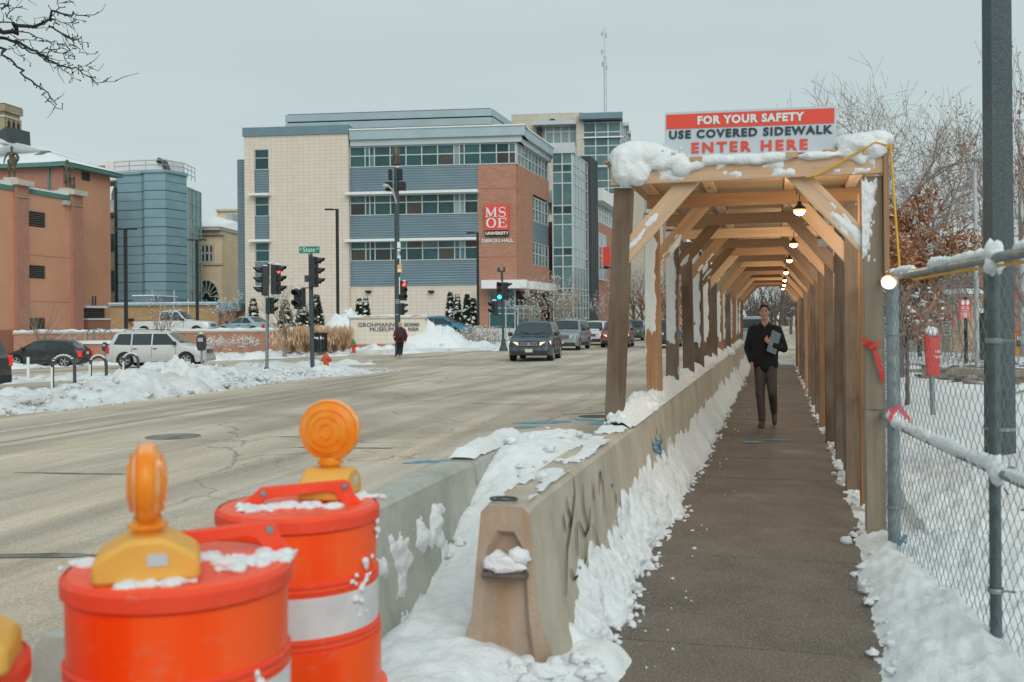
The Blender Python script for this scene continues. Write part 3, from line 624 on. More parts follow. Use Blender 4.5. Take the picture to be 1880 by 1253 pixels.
# ---- the university hall
c0 = W(950, 590, 85); A = Fac((c0.x, c0.y), (.989, .148)); B = Fac((c0.x, c0.y), (.012, 1))
hall = thing('university_hall', 'four storey university hall with beige tile, blue metal bands and a brick corner', 'building', (c0.x, c0.y, 0)); OF = hall.location
sx = A.S; zt = A.Z; zb = 0.3
s455, s645, s880, s473, s500, s428 = sx(455), sx(645), sx(880), sx(473), sx(500), sx(428)
zf = lambda py: A.Z(py, 760)
roof_l, roof_r = A.Z(240, 550), A.Z(231, 950)
core = MB(OF); dep = 26
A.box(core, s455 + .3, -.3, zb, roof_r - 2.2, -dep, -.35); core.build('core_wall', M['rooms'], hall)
t = MB(OF); zq = A.Z(525, 560)
A.box(t, s455, s473, zb, roof_l - .5, -6, .55); A.box(t, s500, s645, zb, roof_l - .5, -6, .55)
zw = [(A.Z(277, 487), A.Z(313, 487)), (A.Z(363, 487), A.Z(398, 487)), (A.Z(447, 487), A.Z(481, 487))]
A.box(t, s473, s500, zw[0][0], roof_l - .5, -6, .55); A.box(t, s473, s500, zb, A.Z(525, 487), -6, .55)
A.box(t, s645, s880, zb, zf(525), -3, .05)
t.build('tile_wall', M['tile'], hall)
t = MB(OF); A.box(t, s455 - .1, s645 + .1, roof_l - .5, roof_l + .25, -6, .7); t.build('coping', M['bluecap'], hall)
t = MB(OF); 
for a, b in ((A.Z(525, 487), zw[2][1]), (zw[2][0], zw[1][1]), (zw[1][0], zw[0][1])): t = MB(OF); A.box(t, s473, s500, a, b, -1, .42); t.build('metal_cladding', M['corr'], hall)
for a, b in zw: glazing(A, hall, [s473 + .05, s500 - .05], [b, b + (a - b) * .58, a], .40, M['glass'], M['frame'])
t = MB(OF)
for py in (360, 444): A.box(t, s473 - .3, s500 + .2, A.Z(py + 2, 487), A.Z(py - 2, 487), .42, 1.3); t.build('sunshade', M['white'], hall); t = MB(OF)
for py in (355, 441): A.box(t, s645 - .2, s880 + .1, zf(py + 3), zf(py - 1.5), .04, 1.1); t.build('sunshade', M['white'], hall); t = MB(OF)
t = MB(OF); A.box(t, s428, s455 + .2, zb, A.Z(289, 440), -9, -1.2); t.build('metal_cladding', M['corr'], hall)
# bands of windows
b1, b2, b3 = (zf(305), zf(268)), (zf(394), zf(358)), (zf(478), zf(443))
for a, b in ((b2[1] + .02, b1[0] - .1), (b3[1] + .02, b2[0] - .1), (zf(525), b3[0] - .1)): t = MB(OF); A.box(t, s645, s880, a, b, -1, .12); t.build('metal_cladding', M['corr'], hall)
cols = [645.5, 673, 681, 690, 719, 748, 777, 806, 836, 846, 855, 884, 914, 937, 949]
S1 = [sx(p) for p in cols]; S1[-1] = -.05
gmix = lambda k: random.choice([M['glass']] * 6 + [M['glass_b']] * 3 + [M['glass_t']]) if k[0] not in (8, 9) else random.choice([M['glass_p'], M['glass_t']])
S2 = S1[:11] + [s880 - .02]
glazing(A, hall, S1, [b1[0], b1[0] + (b1[1] - b1[0]) * .55, b1[1]], .0, gmix, M['frame'], .09)
for b in (b2, b3): glazing(A, hall, S2, [b[0], b[0] + (b[1] - b[0]) * .62, b[1]], .0, gmix, M['frame'], .09)
fz0, fz1 = b1[1], roof_r
mid = fz0 + (fz1 - fz0) * .38
t = MB(OF); A.box(t, s645 + .12, 0.5, fz0 + .05, mid, -3, .35, 0); B.box(t, .0, B.S(1005, 280) + .1, fz0 + .05, mid, -3, .35, 0); t.build('roof_fascia', M['capmetal'], hall)
t = MB(OF); A.box(t, s645 + .12, 0.8, mid, fz1 - .12, -3, .65, 0); B.box(t, .0, B.S(1005, 280) + .1, mid, fz1 - .12, -3, .65, 0); t.build('roof_fascia', M['screen'], hall)
t = MB(OF); A.box(t, s645 + .12, 0.9, fz1 - .12, fz1, -3, .75, 0); B.box(t, .0, B.S(1005, 280) + .1, fz1 - .12, fz1, -3, .75, 0); t.build('snowy_roof_edge', M['white'], hall)
# roof plant screen with its ribs
AP = Fac(tuple(A.P(0, 0, -9))[:2], (.989, .148)); BP_ = Fac(tuple(AP.P(AP.S(903, 200), 0))[:2], (.012, 1))
p0, p1, pt, pb = AP.S(529), AP.S(903), AP.Z(204, 700), roof_r - 1
t = MB(OF); AP.box(t, p0, p1, pb, pt, -9, -.25); t.build('plant_screen', M['fin'], hall)  # charcoal backing colour paints in the thin shadows between the pale ribs
for i in range(6):
    z0 = pt - (i + 1) * .80; q = MB(OF); AP.box(q, p0 - .1, p1 + .12, z0, z0 + .66, -.24, .1); BP_.box(q, 0.12, 9, z0, z0 + .66, -.24, .1); q.build('screen_rib', M['screen'], hall)
# brick corner
t = MB(OF); zg = A.Z(533, 920)
sE0 = A.S(897)
zg -= 1.25; A.box(t, s880, sE0, zb, b1[0] - .1, -4, .2); A.box(t, sE0, 0, zg + 1.2, b1[0] - .1, -4, .2)
t2 = b1[0] - .1
sB1, sB2 = B.S(974, 380), B.S(1004, 400); zz = lambda py: B.Z(py, 975)
B.box(t, .2, sB1, zg + 1.2, t2, -1.5, .21); B.box(t, sB1, sB2, zz(357), t2, -1.5, .21); B.box(t, sB1, sB2, zg + 1.2, zz(486), -1.5, .21)
t.build('brick_wall', M['brick'], hall)
t = MB(OF); B.box(t, sB1, sB2, zz(443), zz(405), -1, .15); t.build('metal_cladding', M['corr'], hall)
glazing(B, hall, [sB1 + (sB2 - sB1) * i / 5 for i in range(6)], [zz(404), (zz(404) + zz(362)) / 2, zz(362)], .05, M['glass_t'], M['frame'], .12)
glazing(B, hall, [sB1 + (sB2 - sB1) * i / 5 for i in range(6)], [zz(486), (zz(486) + zz(444)) / 2, zz(444)], .05, M['glass_t'], M['frame'], .12)
e5 = B.S(1004, 290); glazing(B, hall, [.1 + (e5 - .1) * i / 9 for i in range(10)], [b1[0], (b1[0] + b1[1]) / 2, b1[1]], .0, M['glass_t'], M['frame'], .12)
t = MB(OF)
for i, (s0_, s1_) in enumerate(((s880 - .02, 0.23),)): A.box(t, s0_, s1_, A.Z(347, 915), A.Z(346, 915), .2, .225); A.box(t, s0_, s1_, A.Z(473, 915), A.Z(472, 915), .2, .225)
t.build('brick_course', M['brick_m'], hall)
# entrance under a white canopy
t = MB(OF); A.box(t, A.S(890), 1.0, A.Z(531, 920), A.Z(516, 920), -.1, 2.0); B.box(t, 1.0, B.S(1000, 520), A.Z(531, 920), A.Z(516, 920) - .02, .2, 1.2); t.build('canopy', M['white'], hall)
glazing(A, hall, [sE0 + .05, A.S(928), A.S(945)], [zb + .2, zb + 1.9, A.Z(566, 920), A.Z(533, 920)], -.3, M['glass_t'], M['frame'], .1)
glazing(B, hall, [.4, 2.3, 4.2, 6.2, 8.2], [zb + .2, zb + 1.9, A.Z(566, 920), zg - .1], -.1, M['glass_t'], M['frame'], .1)
# glass stair tower on the street side
T0 = B.P(B.S(1005, 300), 0, .5); TA = Fac((T0.x, T0.y), (.989, .148)); tw = TA.S(1050, 300)
T1 = TA.P(tw, 0); TB = Fac((T1.x, T1.y), (.012, 1)); te = TB.S(1077, 300)
tz = TA.Z(264, 1010)
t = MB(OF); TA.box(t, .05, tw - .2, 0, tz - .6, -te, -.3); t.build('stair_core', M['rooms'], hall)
t = MB(OF); TA.box(t, -.3, tw + .3, tz - 1.0, tz, -te, .3); t.build('tower_fascia', M['capmetal'], hall)
rows = [TA.Z(p, 1028) for p in (604, 585, 566, 541, 530, 490, 470, 455, 413, 394, 378, 337, 317, 302, 281)]
glazing(TA, hall, [0, tw * .5, tw], rows, .05, lambda k: M['glass_t'] if k[1] % 3 else M['glass'], M['frame'], .12)
glazing(TB, hall, [te * i / 5 for i in range(6)], rows, .05, lambda k: M['glass_p'] if k[0] < 4 and k[1] > 4 else M['glass_t'], M['frame'], .12)
t = MB(OF); fe_ = TB.S(1091.5, 300); TB.box(t, te, fe_, 0, tz - .1, -3, .35); t.build('charcoal_fin_wall', M['fin'], hall)
for i in range(4):
    q = MB(OF); sf = te + .4 + i * (fe_ - te) / 4; TB.box(q, sf, sf + .1, 0, tz - .1, .35, .43); q.build('fin_seam', M['dark'], hall)
# lower brick wing further up the street
w0 = fe_; we = TB.S(1124, 450); wz = TB.Z(348, 1094)
t = MB(OF); TB.box(t, w0, we, 0, wz - 3.4, -9, .1); t.build('wing_wall', M['brick'], hall)
t = MB(OF); TB.box(t, w0, we + 1.5, wz - 1.3, wz, -9, .9); t.build('roof_fascia', M['white'], hall)
glazing(TB, hall, [w0 + (we - w0) * i / 7 for i in range(8)], [wz - 3.3, wz - 2.3, wz - 1.35], .0, M['glass_p'], M['frame'], .2)
glazing(TB, hall, [w0 + 1.0, w0 + 3.2, w0 + 5.4], [TB.Z(513, 1098), TB.Z(470, 1098), TB.Z(430, 1098)], .16, M['glass_p'], M['frame'], .2)
# the red square emblem and wall lettering
sg = thing('wall_sign', 'red square university emblem with white serif letters on the brick corner', 'sign', tuple(A.P(A.S(915), 0, 0)))
SO = sg.location; x0, x1, z0, z1 = A.S(893), A.S(937), A.Z(424, 915), A.Z(378, 915)
t = MB(SO); A.box(t, x0, x1, z0, z1, .24, .55); t.build('red_panel', M['redprint'], sg)
t = MB(SO); zk0, zk1 = A.Z(434, 915), A.Z(425.5, 915); A.box(t, x0, x1 - .02, zk0, zk1, .24, .5); t.build('black_panel', M['black'], sg)
ww, hh = x1 - x0, z1 - z0; cx = (x0 + x1) / 2
def serif_letters(parent, fac, cx, cz, sz, n, mt):
    """M S over O E as raised strokes with serifs"""
    mb = MB(parent.location); Mx = fac.M(cx, cz, n); k = sz
    def seg(a, b, wd): # a slanted stroke in the x/z plane
        a, b = V((a[0], 0, a[1])), V((b[0], 0, b[1])); d = (b - a).normalized(); nn = V((d.z, 0, -d.x)) * wd / 2
        q = [a - nn, b - nn, b + nn, a + nn]; mb.prism([(p.x * k, p.z * k) for p in q], -.05, .0, Mx)
    def rect(x0, x1, z0, z1): mb.bx(x0 * k, x1 * k, -.05, 0, z0 * k, z1 * k, 0, Mx)
    # M
    rect(-.42, -.385, .04, .40); rect(-.10, -.03, .04, .40); seg((-.40, .40), (-.24, .06), .075); seg((-.24, .06), (-.07, .40), .035)
    rect(-.46, -.34, .025, .05); rect(-.14, .01, .025, .05); rect(-.46, -.36, .385, .41); rect(-.10, .01, .385, .41)
    # S
    P_ = []
    for i in range(25):
        a = math.radians(40 + 230 * i / 24); P_.append((.22 + .115 * math.cos(a), .305 + .10 * math.sin(a)))
    for i in range(25):
        a = math.radians(90 - 230 * i / 24); P_.append((.22 + .13 * math.cos(a), .12 + .095 * math.sin(a)))
    for i in range(len(P_) - 1): seg(P_[i], P_[i + 1], .032 + .045 * math.exp(-((i - 24) / 9) ** 2))
    rect(.325, .345, .30, .41); rect(.075, .095, .02, .14)
    # O
    n_ = 28
    for i in range(n_):
        a, b = 2 * math.pi * i / n_, 2 * math.pi * (i + 1) / n_; am = (a + b) / 2
        seg((-.23 + .165 * math.cos(a), -.21 + .185 * math.sin(a)), (-.23 + .165 * math.cos(b), -.21 + .185 * math.sin(b)), .03 + .045 * abs(math.cos(am)))
    # E
    rect(.08, .15, -.40, -.03); rect(.03, .38, -.055, -.025); rect(.03, .40, -.405, -.375); rect(.15, .30, -.22, -.195); rect(.355, .38, -.13, -.055); rect(.375, .40, -.375, -.29); rect(.28, .30, -.26, -.15)
    return mb.build('lettering', mt, parent)
serif_letters(sg, A, cx, (z0 + z1) / 2, ww * 1.02, .56, M['white'])
text('UNIVERSITY', (zk1 - zk0) * .88, 'lettering', M['white'], sg, Matrix.Translation(-SO) @ A.M(cx, (zk0 + zk1) / 2, .51), .02, .012, 1.06)
t2_ = text('DIERCKS HALL', A.Z(438, 915) - A.Z(447, 915), 'wall_lettering', M['white'], None, A.M(cx, A.Z(442.5, 915), .24), .02, .01, .98)
tag(t2_, 'small white hall name on the brick below the red emblem', 'sign')
bs = thing('banner_sign', 'narrow red blade sign on the lower brick wing up the street', 'sign', tuple(TB.P(TB.S(1104, 470), 0, 0)))
t = MB(bs.location); TB.box(t, TB.S(1104, 470), TB.S(1104, 470) + .3, TB.Z(489, 1104), TB.Z(454, 1104), .1, 1.0); t.build('red_panel', M['redprint'], bs)
t = MB(bs.location); TB.box(t, TB.S(1104, 470), TB.S(1104, 470) + .3, TB.Z(494, 1104), TB.Z(489.5, 1104), .1, 1.0); t.build('black_panel', M['black'], bs)
for px in (678, 793):
    f_ = thing('wall_lamp', 'small dark lamp on the tile wall ' + ('left of the tall lamp post with antenna boxes' if px == 678 else 'left of the corner evergreens'), 'lamp', tuple(A.P(A.S(px), A.Z(536, px), .05)), group='wall lamps on the tile wall')
    t = MB(f_.location); A.box(t, A.S(px - 5), A.S(px + 5), A.Z(537, px), A.Z(534, px), .05, .5); A.box(t, A.S(px - 3), A.S(px + 3), A.Z(539, px), A.Z(537, px), .05, .35); t.build('lamp_head', M['black'], f_)

# ---- tall glass and stone building behind the hall
g0 = W(1072, 590, 128); GA = Fac((g0.x, g0.y), (.989, .148)); gl = thing('office_tower', 'tall beige and glass tower rising behind the brick corner of the hall', 'building', (g0.x, g0.y, 0)); GO = gl.location
gs, gz = GA.S, lambda py, px=1100: GA.Z(py, px)
g1 = GA.P(gs(1143), 0); GB = Fac((g1.x, g1.y), (.012, 1))
t = MB(GO); GA.box(t, gs(940), gs(1072), 0, gz(205, 1010), -22, -1.2); t.build('stone_wall', M['tile2'], gl)
t = MB(GO); GA.box(t, gs(1061), gs(1073), 0, gz(212), -10, .35); t.build('stone_pier', M['tile2'], gl)
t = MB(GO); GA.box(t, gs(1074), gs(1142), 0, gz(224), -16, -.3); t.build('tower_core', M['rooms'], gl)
t = MB(GO); GA.box(t, gs(1067), gs(1146), gz(222), gz(211), -19, 1.4); t.build('roof_slab', M['bluecap'], gl)
gr = [gz(p) for p in (560, 540, 520, 505, 484, 462, 445, 424, 404, 385, 365, 346, 332, 308, 285, 268, 252, 243, 225)]
glazing(GA, gl, [gs(1074), gs(1096), gs(1119), gs(1142)], gr, -.1, M['glass_t'], M['frame'], .14)
ge = GB.S(1157, 300)
glazing(GB, gl, [ge * i / 4 for i in range(5)], gr, -.1, M['glass_t'], M['frame'], .14)
for py in (253, 306, 358):
    t = MB(GO); GA.box(t, gs(1072), gs(1142) + .35, gz(py + 1.2), gz(py - 1.2), 0, .35); t.build('floor_band', M['white'], gl)
glazing(GA, gl, [gs(1003), gs(1018), gs(1032), gs(1047), gs(1060)], [gz(263, 1030), gz(240, 1030), gz(230, 1030)], -.9, M['glass_p'], M['frame'], .16)
t = MB(GO); GA.box(t, gs(981), gs(1061), gz(230, 1030), gz(223, 1030), -1.2, .6); t.build('canopy', M['capmetal'], gl)
t = MB(GO); GA.box(t, gs(987), gs(997), gz(270, 990), gz(232, 990), -1.15, -1.0); t.build('dark_recess', M['dark'], gl)
louvre(GA, gl, gs(1012), gs(1020), gz(223.5, 1015), gz(215, 1015), -1.2, 4)
t = MB(GO); GB.box(t, ge + .1, ge + 34, 0, gz(243), -14, .25); t.build('side_stone_wall', M['tile2'], gl)
t = MB(GO); GB.box(t, ge + 12, ge + 13.2, 0, gz(243), .25, .5); t.build('corner_glass_strip', M['glass_p'], gl)
t = MB(GO); GA.box(t, gs(1146), gs(1158), gz(224), gz(218), -14, -3); GA.box(t, gs(1150), gs(1162), gz(231), gz(225), -20, -6); t.build('roof_plant', M['capmetal'], gl)
rs = thing('roof_sign', 'red sign with white serif letters half hidden by the snowy walkway corner', 'sign', tuple(GB.P(ge + 9, gz(277), 1.5)))
RA = Fac(tuple(GB.P(ge + 9, 0, .3))[:2], (.989, .148)); t = MB(rs.location); RA.box(t, RA.S(1157), RA.S(1187), gz(296), gz(266), -.1, .2); t.build('red_panel', M['redprint'], rs)
serif_letters(rs, RA, RA.S(1172), gz(281), abs(RA.S(1187) - RA.S(1157)) * 1.0, .21, M['white'])
# mast on the far roof
ms_ = thing('radio_mast', 'thin lattice radio mast with small antennas far behind the towers', 'mast', tuple(at(1114, 210, 20))); t = MB()
mh = W(1114, 50, 210).z - 20; mb_ = .34
for k in range(3):
    a = 2.1 * k; t.tube([(mb_ * math.cos(a), mb_ * math.sin(a), 0), (mb_ * .8 * math.cos(a), mb_ * .8 * math.sin(a), mh * .86)], .065, 4)
for i in range(34):
    z = mh * .86 * i / 34; a, b = 2.1 * (i % 3), 2.1 * ((i + 1) % 3); t.tube([(mb_ * math.cos(a), mb_ * math.sin(a), z), (mb_ * math.cos(b), mb_ * math.sin(b), z + mh / 40)], .04, 3)
t.tube([(0, 0, mh * .85), (0, 0, mh)], .05, 4); t.build('lattice', M['grey'], ms_)
for px, py in ((1109, 62), (1117, 66), (1109, 95), (1117, 125), (1110, 118)):
    q = MB(); x = (px - 1114) * .115; z = W(1114, py, 210).z - 20; q.bx(x - .16, x + .16, -.1, .1, z - .5, z + .5); q.bx(min(0, x), max(0, x), -.04, .04, z - .05, z + .05); q.build('antenna', M['grey'], ms_)
# brick flats seen between the walkway posts
b0 = at(1190, 190, 0); FA = Fac((b0.x, b0.y), (.989, .148)); fl = thing('brick_apartments', 'distant red brick apartment block glimpsed between the first walkway posts', 'building', (b0.x, b0.y, 0))
t = MB(fl.location); FA.box(t, FA.S(1196), FA.S(1262), 0, FA.Z(396, 1230), -15, 0); t.build('brick_wall', M['brick'], fl)
for i in range(5):
    for j in range(9):
        q = MB(fl.location); s_ = FA.S(1204 + i * 12); z_ = FA.Z(410 + j * 15, 1230); FA.box(q, s_ - .35, s_ + .35, z_ - .55, z_ + .4, 0, .04); q.build('window', M['glass'], fl)
t = MB(fl.location); FA.box(t, FA.S(1194), FA.S(1264), FA.Z(399, 1230), FA.Z(393, 1230), -15, .4); t.build('cornice', M['stone'], fl)

# ---- rose-coloured museum with statues on its piers, at left
m0 = at(138, 92.3, 0); mX = m0.x; MF = Fac((mX, m0.y), (0, 1)); mu = thing('museum', 'salmon walled museum wing with brick piers and dark louvres', 'building', (mX, m0.y, 0)); MO = mu.location
ms = lambda px: MF.S(px, 450); mz = MF.Z
top = mz(361, 128)
t = MB(MO); MF.box(t, -40, ms(147) - .2, mz(640, 60) - 2, top - .05, -12, 0); t.build('stucco_wall', M['stucco'], mu)
t = MB(MO); MF.box(t, -40, ms(128), mz(640, 60) - 2, mz(606, 10), 0, .06); t.build('plinth', M['stucco_d'], mu)
for a, b in ((25, 47), (128, 147)):
    t = MB(MO); MF.box(t, ms(a), ms(b), -3, top + .15, 0, .35); t.build('brick_pier', M['brick_m'], mu)
    t = MB(MO); MF.box(t, ms(a) - .2, ms(b) + .3, top + .15, top + .6, -1.5, .7); t.build('pier_cap', M['stone'], mu)
    t = MB(MO); MF.box(t, ms(a), ms(b), top - .9, top - .75, .35, .42); t.build('brick_band', M['brick_d'], mu)
t = MB(MO)
for a, b in ((-60, 25), (47, 128)): MF.box(t, ms(a), ms(b) - .05, top - .35, top + .05, -12, .12)
t.build('green_eave', M['copper'], mu)
t = MB(MO)
for a, b in ((-60, 25), (47, 128)): MF.box(t, ms(a), ms(b) - .05, top + .05, top + .22, -12, .05)
t.build('snow_strip', M['snow'], mu)
for a, b, y0, y1 in ((47, 82, 416, 388), (46, 81, 511, 487), (45, 80, 606, 584)): louvre(MF, mu, ms(a), ms(b), mz(y0, 60), mz(y1, 60), .0, 7)
for py in (471, 555):
    t = MB(MO); MF.box(t, ms(47), ms(128), mz(py, 80), mz(py, 80) + .05, 0, .012); t.build('control_joint', M['stucco_d'], mu)
t = MB(MO); MF.box(t, ms(115), ms(123), mz(377, 119), mz(369, 119), 0, .4); t.build('flood_lamp', M['grey'], mu)
# taller block behind
n0 = at(118, 94.5, 0); NF = Fac((n0.x - .6, n0.y + .8), (0, 1)); NA = Fac((n0.x - .6, n0.y + .8), (.995, .09))
bk = thing('museum_tall_block', 'taller salmon block with hipped snowy roof and green eaves behind the statues', 'building', (n0.x, n0.y, 0)); BO = bk.location
ne = NF.S(203, 450); ez = NF.Z(302, 122)
t = MB(BO); NF.box(t, .05, ne, -3, ez - .2, -15, 0); t.build('stucco_wall', M['stucco'], bk)
t = MB(BO); NA.box(t, -15, 0, 5, ez - .25, -.5, .04); t.build('brick_end_wall', M['brick_m'], bk)
t = MB(BO); NF.box(t, -.9, ne + .9, ez - .35, ez + .05, .0, .9); NA.box(t, -16, .9, ez - .35, ez + .05, 0, .9); t.build('green_eave', M['copper'], bk)
t = MB(BO); NA.box(t, NA.S(91), NA.S(95), 5, ez - .3, .04, .2); t.build('downpipe', M['copper'], bk)
t = MB(BO); P_ = NF.P; a_, b_, c_, d_ = P_(-1, ez + .06, 1), P_(ne + 1, ez + .06, 1), P_(ne + 1, ez + .06, -16), P_(-1, ez + .06, -16); r1, r2 = P_(5.2, ez + 2.7, -7), P_(ne - 5.0, ez + 2.7, -7)
t.add([a_, b_, c_, d_, r1, r2], [(0, 1, 5, 4), (1, 2, 5), (2, 3, 4, 5), (3, 0, 4), (0, 3, 2, 1)]); t.build('snowy_roof', M['snow'], bk)
louvre(NF, bk, NF.S(150, 324), NF.S(164, 324), NF.Z(332, 157), NF.Z(317, 157), .0, 5)
louvre(NF, bk, NF.S(145, 570), NF.S(182, 570), NF.Z(584, 160), NF.Z(566, 160), .6, 5)
t = MB(BO); NF.box(t, NF.S(145, 570), NF.S(203, 570), NF.Z(604, 160), NF.Z(588, 160), 0, 1.0); t.build('low_annex', M['stucco_d'], bk)
t = MB(BO); NF.box(t, NF.S(144, 570), NF.S(204, 570), NF.Z(587.8, 160), NF.Z(585, 160), -.1, 1.1); NF.box(t, NF.S(144, 570), NF.S(183, 570), NF.Z(566, 160), NF.Z(562, 160), -.1, .9); t.build('snow_strip', M['snow'], bk)
for px in (161, 166):
    t = MB(BO); NF.box(t, NF.S(px, 550), NF.S(px + 1.4, 550), NF.Z(562, 160), NF.Z(544, 160), .5, .6); t.build('flue', M['dark'], bk)
t = MB(BO)
for k in range(5): t.bx(0, 0, 0, 0, 0, 0) if 0 else NF.box(t, 2.2 + k * .25, 2.35 + k * .25, ez + 1.2 + k * .12, ez + 1.5 + k * .12, -5.2, -4.2)
t.build('roof_vent', M['copper'], bk)
# romanesque belfry behind it
e0 = at(11, 128, 0); EF = Fac((e0.x, e0.y), (.0, 1)); EA = Fac((e0.x, e0.y), (.995, .09)); bf = thing('belfry', 'old sooty brick belfry with tall narrow arched openings above the snowy roofs', 'tower', (e0.x, e0.y, 0)); XO = bf.location
zt_, zb_ = EA.Z(192, 11), EA.Z(266, 11); eD = EF.S(40, 230)
def ring(z0, z1, g_, nm, mt): t = MB(XO); EA.box(t, -4 - g_, g_, z0, z1, -eD - g_, g_); t.build(nm, mt, bf)
ring(zb_ - 8, zt_ - .9, 0, 'brick_shaft', M['brick_d']); ring(zt_ - .9, zt_, .28, 'cornice', M['brick_d']); ring(zt_ - 1.6, zt_ - 1.35, .14, 'cornice', M['stone']); ring(zb_ + .9, zb_ + 1.2, .14, 'cornice', M['brick_d']); ring(zt_, zt_ + .15, .2, 'roof_cap', M['dark'])
def arch_open(F_, s_, hw_): q = MB(XO); q.prism([(s_ - hw_, zb_ + 1.5), (s_ + hw_, zb_ + 1.5), (s_ + hw_, zt_ - 2.2)] + [(s_ + hw_ * math.cos(a), zt_ - 2.2 + hw_ * math.sin(a)) for a in (.6, 1.2, 1.57, 1.95, 2.5)] + [(s_ - hw_, zt_ - 2.2)], -.03, .2, F_.M()); q.build('arched_opening', M['black'], bf)
for i in range(3): arch_open(EF, eD * (.24 + .27 * i), eD * .075)
for i in range(2): arch_open(EA, -1.0 - i * 1.2, .3)
for i in range(4): q = MB(XO); EF.box(q, eD * (.08 + .27 * i), eD * (.13 + .27 * i), zb_ + 1.3, zt_ - 1.7, 0, .12); q.build('pilaster', M['brick_d'], bf)
t = MB(XO); a_ = [W(-60, 300, 121), W(60, 300, 121), W(42, 270, 126), W(18, 262, 128), W(-60, 235, 126)]; t.add(a_ + [p + V((0, 12, 0)) for p in a_], [(0, 1, 2, 3, 4), (9, 8, 7, 6, 5)] + [(i, i + 5, (i + 1) % 5 + 5, (i + 1) % 5) for i in range(5)]); t.build('snowy_roof', M['snow'], bf)
t = MB(XO); a_ = [W(-6, 244, 124), W(12, 232, 124), W(14, 262, 124), W(-6, 250, 124)]; t.add(a_ + [p + V((0, 4, 0)) for p in a_], [(0, 1, 2, 3), (7, 6, 5, 4)] + [(i, i + 4, (i + 1) % 4 + 4, (i + 1) % 4) for i in range(4)]); t.build('dark_dormer', M['dark'], bf)

# ---- blue panelled block
pts = [(217, 108.4), (263, 107.7), (267, 106.7), (306, 106.5), (345, 109.6)]
cl = thing('panelled_block', 'blue grey metal panelled block with rounded corners and a roof railing', 'building', tuple(at(290, 110, 0))); CO = cl.location
pp = [at(a, b, 0) for a, b in pts]; back = at(345, 124, 0), at(205, 124, 0); zT, zB = W(290, 318, 107.5).z, 3.2
t = MB(CO); ring = [p for p in pp] + list(back); inn = []
cen = sum(ring, V()) / len(ring)
for p in ring: inn.append(cen + (p - cen) * .985)
n_ = len(inn); t.add([V((p.x, p.y, -1)) for p in inn] + [V((p.x, p.y, zT - .1)) for p in inn], [tuple(range(n_, 2 * n_))] + [(i, (i + 1) % n_, (i + 1) % n_ + n_, i + n_) for i in range(n_)]); t.build('joint_backing', M['panel_j'], cl)
nr = 15; rh = (zT - zB) / nr
for a, b in zip(pp, pp[1:]):
    f_ = Fac((a.x, a.y), (b - a).to_2d()); ln = (b - a).length
    me = None
    for j in range(nr):
        wide = (rh - .05) if j % 2 else (rh - .09)
        q = MB(CO); f_.box(q, .03, ln - .03, zB + j * rh, zB + j * rh + wide, -.2, random.uniform(.0, .02)); q.build('metal_panel', M['panel'], cl)
f_ = Fac(pp[1].to_2d(), (pp[2] - pp[1]).to_2d()); louvre(f_, cl, f_.S(231, 364), f_.S(249, 364), f_.Z(372, 240), f_.Z(357, 240), .03, 6)
t = MB(CO)
for a, b in zip(pp, pp[1:]): t.beam(V((a.x, a.y, zT + .05)), V((b.x, b.y, zT + .05)), .4, .3)
t.build('parapet_cap', M['panel'], cl)
GF = Fac(pp[-1].to_2d(), (at(370, 114.5, 0) - pp[-1]).to_2d()); gw = (at(370, 114.5, 0) - pp[-1]).length
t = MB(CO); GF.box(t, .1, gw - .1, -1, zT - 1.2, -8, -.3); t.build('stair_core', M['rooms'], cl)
glazing(GF, cl, [.1, gw * .4, gw * .7, gw], [zB - 1 + i * (zT - zB - .3) / 9 for i in range(10)], .0, M['glass_g'], M['panel'], .16, 'glass_strip')
rail = MB(CO); rp = [at(212, 110, 0), at(240, 109.3, 0), at(300, 108.6, 0), at(340, 111, 0), at(360, 115, 0)]
for a, b in zip(rp, rp[1:]):
    for hz in (.55, 1.1, 1.6): rail.tube([V((a.x, a.y, zT + hz)), V((b.x, b.y, zT + hz))], .045, 4)
    k_ = max(1, int((b - a).length / 1.3))
    for i in range(k_ + 1): p = a.lerp(b, i / k_); rail.tube([V((p.x, p.y, zT)), V((p.x, p.y, zT + 1.6))], .045, 4)
rail.build('roof_railing', M['grey'], cl)
t = MB(CO); p = at(208, 116, 0); t.box((p.x, p.y, zT + 1), (5, 3, 2.0)); t.build('roof_hut', M['brick'], cl)
t = MB(CO); p = at(268, 114, 0); t.box((p.x, p.y, zT + 1.1), (7.5, 4, 2.2)); t.build('roof_unit', M['white'], cl)
t = MB(CO); p = at(232, 114, 0); t.box((p.x, p.y, zT + 1), (1.6, 2, 2)); t.build('roof_unit', M['grey'], cl)
t = MB(CO); t.tube([W(290, 294, 111), W(303, 300, 111), W(308, 314, 111)], .35, 6); t.build('duct', M['dark'], cl)
for px in (275, 291, 306):
    t = MB(CO); p = at(px, 100, 0); t.box((p.x, p.y, W(px, 553, 100).z), (.8, .6, .9)); t.build('condenser_unit', M['grey'], cl)
